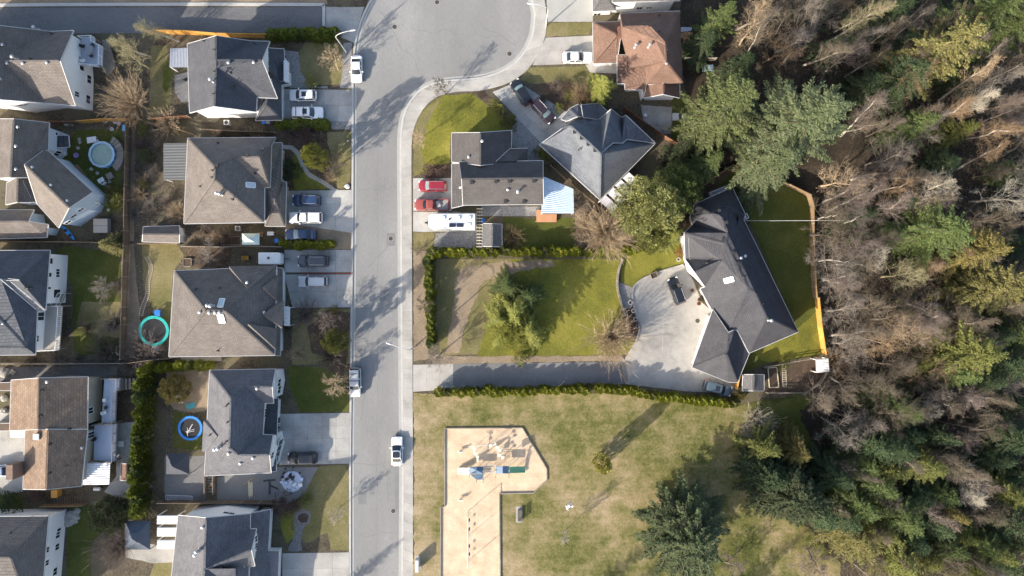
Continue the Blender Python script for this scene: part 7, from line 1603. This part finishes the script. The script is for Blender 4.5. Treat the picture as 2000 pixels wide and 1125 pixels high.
t=empty('loose_board',(*W(405,955)[:2],G),'long loose timber leaning over the dark stair well','board'); MB().bar((-1.6,-1.7,.15),(1.6,1.7,.5),.2,.06).build('board',M_WOOD,t)
t=empty('loose_board',(*W(485,940)[:2],G),'thin pale stick lying above the stacked planks','board'); MB().bar((-.7,-.5,.05),(.7,.5,.05),.09,.05).build('board',M_WOODO,t)
t=empty('cellar_stair',(*W(412,945)[:2],G),'dark basement stair well below the pale grey house','stair'); MB().box((0,0,.02),(1.2,2.9,.03)).build('pit_floor',M_BLACKP,t)
for k in range(6): MB().box((0,-1.2+k*.45,.07+.02*k),(1.05,.3,.05)).build('step',M_WOODG,t)
for s in(-1,1): MB().box((s*.68,0,.45),(.1,3.0,.9)).build('side_wall',M_WOODG,t)
# small orange-roofed box and bits near the lower left house
h=shed([(236,906),(258,907),(259,938),(235,938)],1.6,2.1,R_BRN,'little brown-roofed play house beside the tall cedar screen','y',wallm=M_WOODO,name='play_house')
t=prop('cabinet',106,965,0,1.2,M_WOODO,'orange wooden cabinet under the brown ribbed roof','cabinet'); MB().box((0,0,.6),(.9,1.1,1.2)).build('body',M_WOODO,t); MB().box((0,0,1.22),(1.0,1.2,.05)).build('top',M_WOODO,t)
table(236,867,.9,.9,WH,'white low table on the concrete patio by the cedar screen',h=.5); table(264,852,.6,.6,WH,'small pale stand on the patio by the cedar screen',h=.5); table(203,782,.5,.5,WH,'small white table on the blue-grey deck',zb=2.2); chair(206,796,BKK,'black chair on the upper blue-grey deck',120,2.2); chair(204,806,WH,'white chair below the black one on the blue-grey deck',20,2.2); chair(185,857,BKK,'black chair on the lower blue-grey deck',60,2.0)
t=prop('barbecue',190,955,0,1.0,WH,'white barbecue beside the slatted patio cover','barbecue'); MB().box((0,0,.5),(.5,.5,.9)).build('cart',M_IRON,t); MB().tube([(-.5,0,1.0),(.5,0,1.0)],.28,12).build('hood',WH,t)
table(350,780,1.0,1.3,WH,'pale board table beside the yellow-green bushy evergreen',5,h=.4); t=prop('tarp',372,793,0,.1,TEAL,'dull teal tarp lying above the blue trampoline','tarp',20); MB().box((0,0,.06),(1.5,.9,.06)).build('sheet',TEAL,t)
table(303,683,1.0,1.2,WH,'pale slab table below the turquoise trampoline',h=.3)
for x,y,l in ((1360,230,'pale crate on the lawn below the red-brown house, left of two'),(1377,230,'pale crate on the lawn below the red-brown house, right of two')): pass
for x,y,l in ((1320,228,'pale garden chest behind the red-brown house, left of two'),(1337,228,'pale garden chest behind the red-brown house, right of two')):
    t=prop('garden_chest',x,y,0,.5,GY,l,'chest'); MB().box((0,0,.25),(1.0,1.1,.5)).build('body',GY,t); MB().box((0,0,.53),(1.06,1.16,.06)).build('lid',flat('chest_grey',(.42,.43,.45),.6),t)
table(1382,133,1.8,1.0,flat('table_blue',(.25,.36,.42),.4),'blue-topped table on the yard behind the red-brown house',5); table(1303,250,1.0,1.6,M_WOODG,'grey picnic table on the paved yard below the white gable',80); chair(1285,240,GY,'grey chair on the paved yard below the white gable',0); chair(1260,225,WH,'white lounger by the slate roof fence',30)
sheet('patio',M_CONCD,[(1252,205),(1312,210),(1310,262),(1290,262),(1256,240)],rough=.05)
# post lights and little things
for x,y,l in ((617,170,'small white garden light by the white cars driveway'),(680,276,'small white garden light on the front lawn')): 
    p=W(x,y,.5); t=empty('garden_light',(p.x,p.y,G),l,'light'); MB().tube([(0,0,0),(0,0,.6)],.03,6).build('stem',M_IRON,t); MB().lathe((0,0,.6),[(.08,0),(.14,.1),(.02,.2)],10).build('shade',WH,t)
boulder(678,364,.35,'small white stone at the lawn corner by the driveway',M_TRIM)
# overhead cable
c0,c1=W(1452,431,3.4),W(1668,430,7.0); t=empty('overhead_cable',c0,'thin pale cable strung from the large dark house to the trees','cable')
MB().tube([(c1-c0)*(k/12)+Vector((0,0,-1.2*math.sin(math.pi*k/12)*.3)) for k in range(13)],.022,5).build('wire',M_TRIM,t)
# leaf litter and debris on beds and passages
def litter():
    r=np.random.default_rng(8); areas=[(245,240,285,700,500),(265,360,360,460,500),(290,90,345,230,200),(232,740,290,990,350),(325,725,400,880,200),(552,240,688,370,400),(570,600,688,715,400),(1120,400,1250,490,350),(1345,345,1440,470,250),(1190,190,1330,300,250),(808,490,840,700,200),(100,240,240,420,250),(845,694,1215,706,200),(0,712,230,744,200),(1496,714,1610,765,250),(280,420,545,520,500)]
    P=[]
    for x0,y0,x1,y1,n in areas:
        for k in range(n*2): q=W(r.uniform(x0,x1),r.uniform(y0,y1)); P.append((q.x,q.y,G+.05))
    P=np.asarray(P); az=r.uniform(0,6.28,len(P)); L=r.uniform(.05,.22,len(P)); D=np.stack([np.cos(az)*L,np.sin(az)*L,r.normal(size=len(P))*.03],1); V,F=[],[]
    quads(P,D,np.stack([-np.sin(az),np.cos(az),az*0],1)*(L*.28)[:,None],V,F,0); V=np.vstack(V); F=np.vstack(F)
    for i,m in enumerate((BM['tan'],BM['brown'],BM['grey'])):
        f=F[i::3] if i<2 else F[2::6]; o=link('leaf_litter',npmesh('leaf_litter',V,f),m); o['kind']='stuff'
litter()
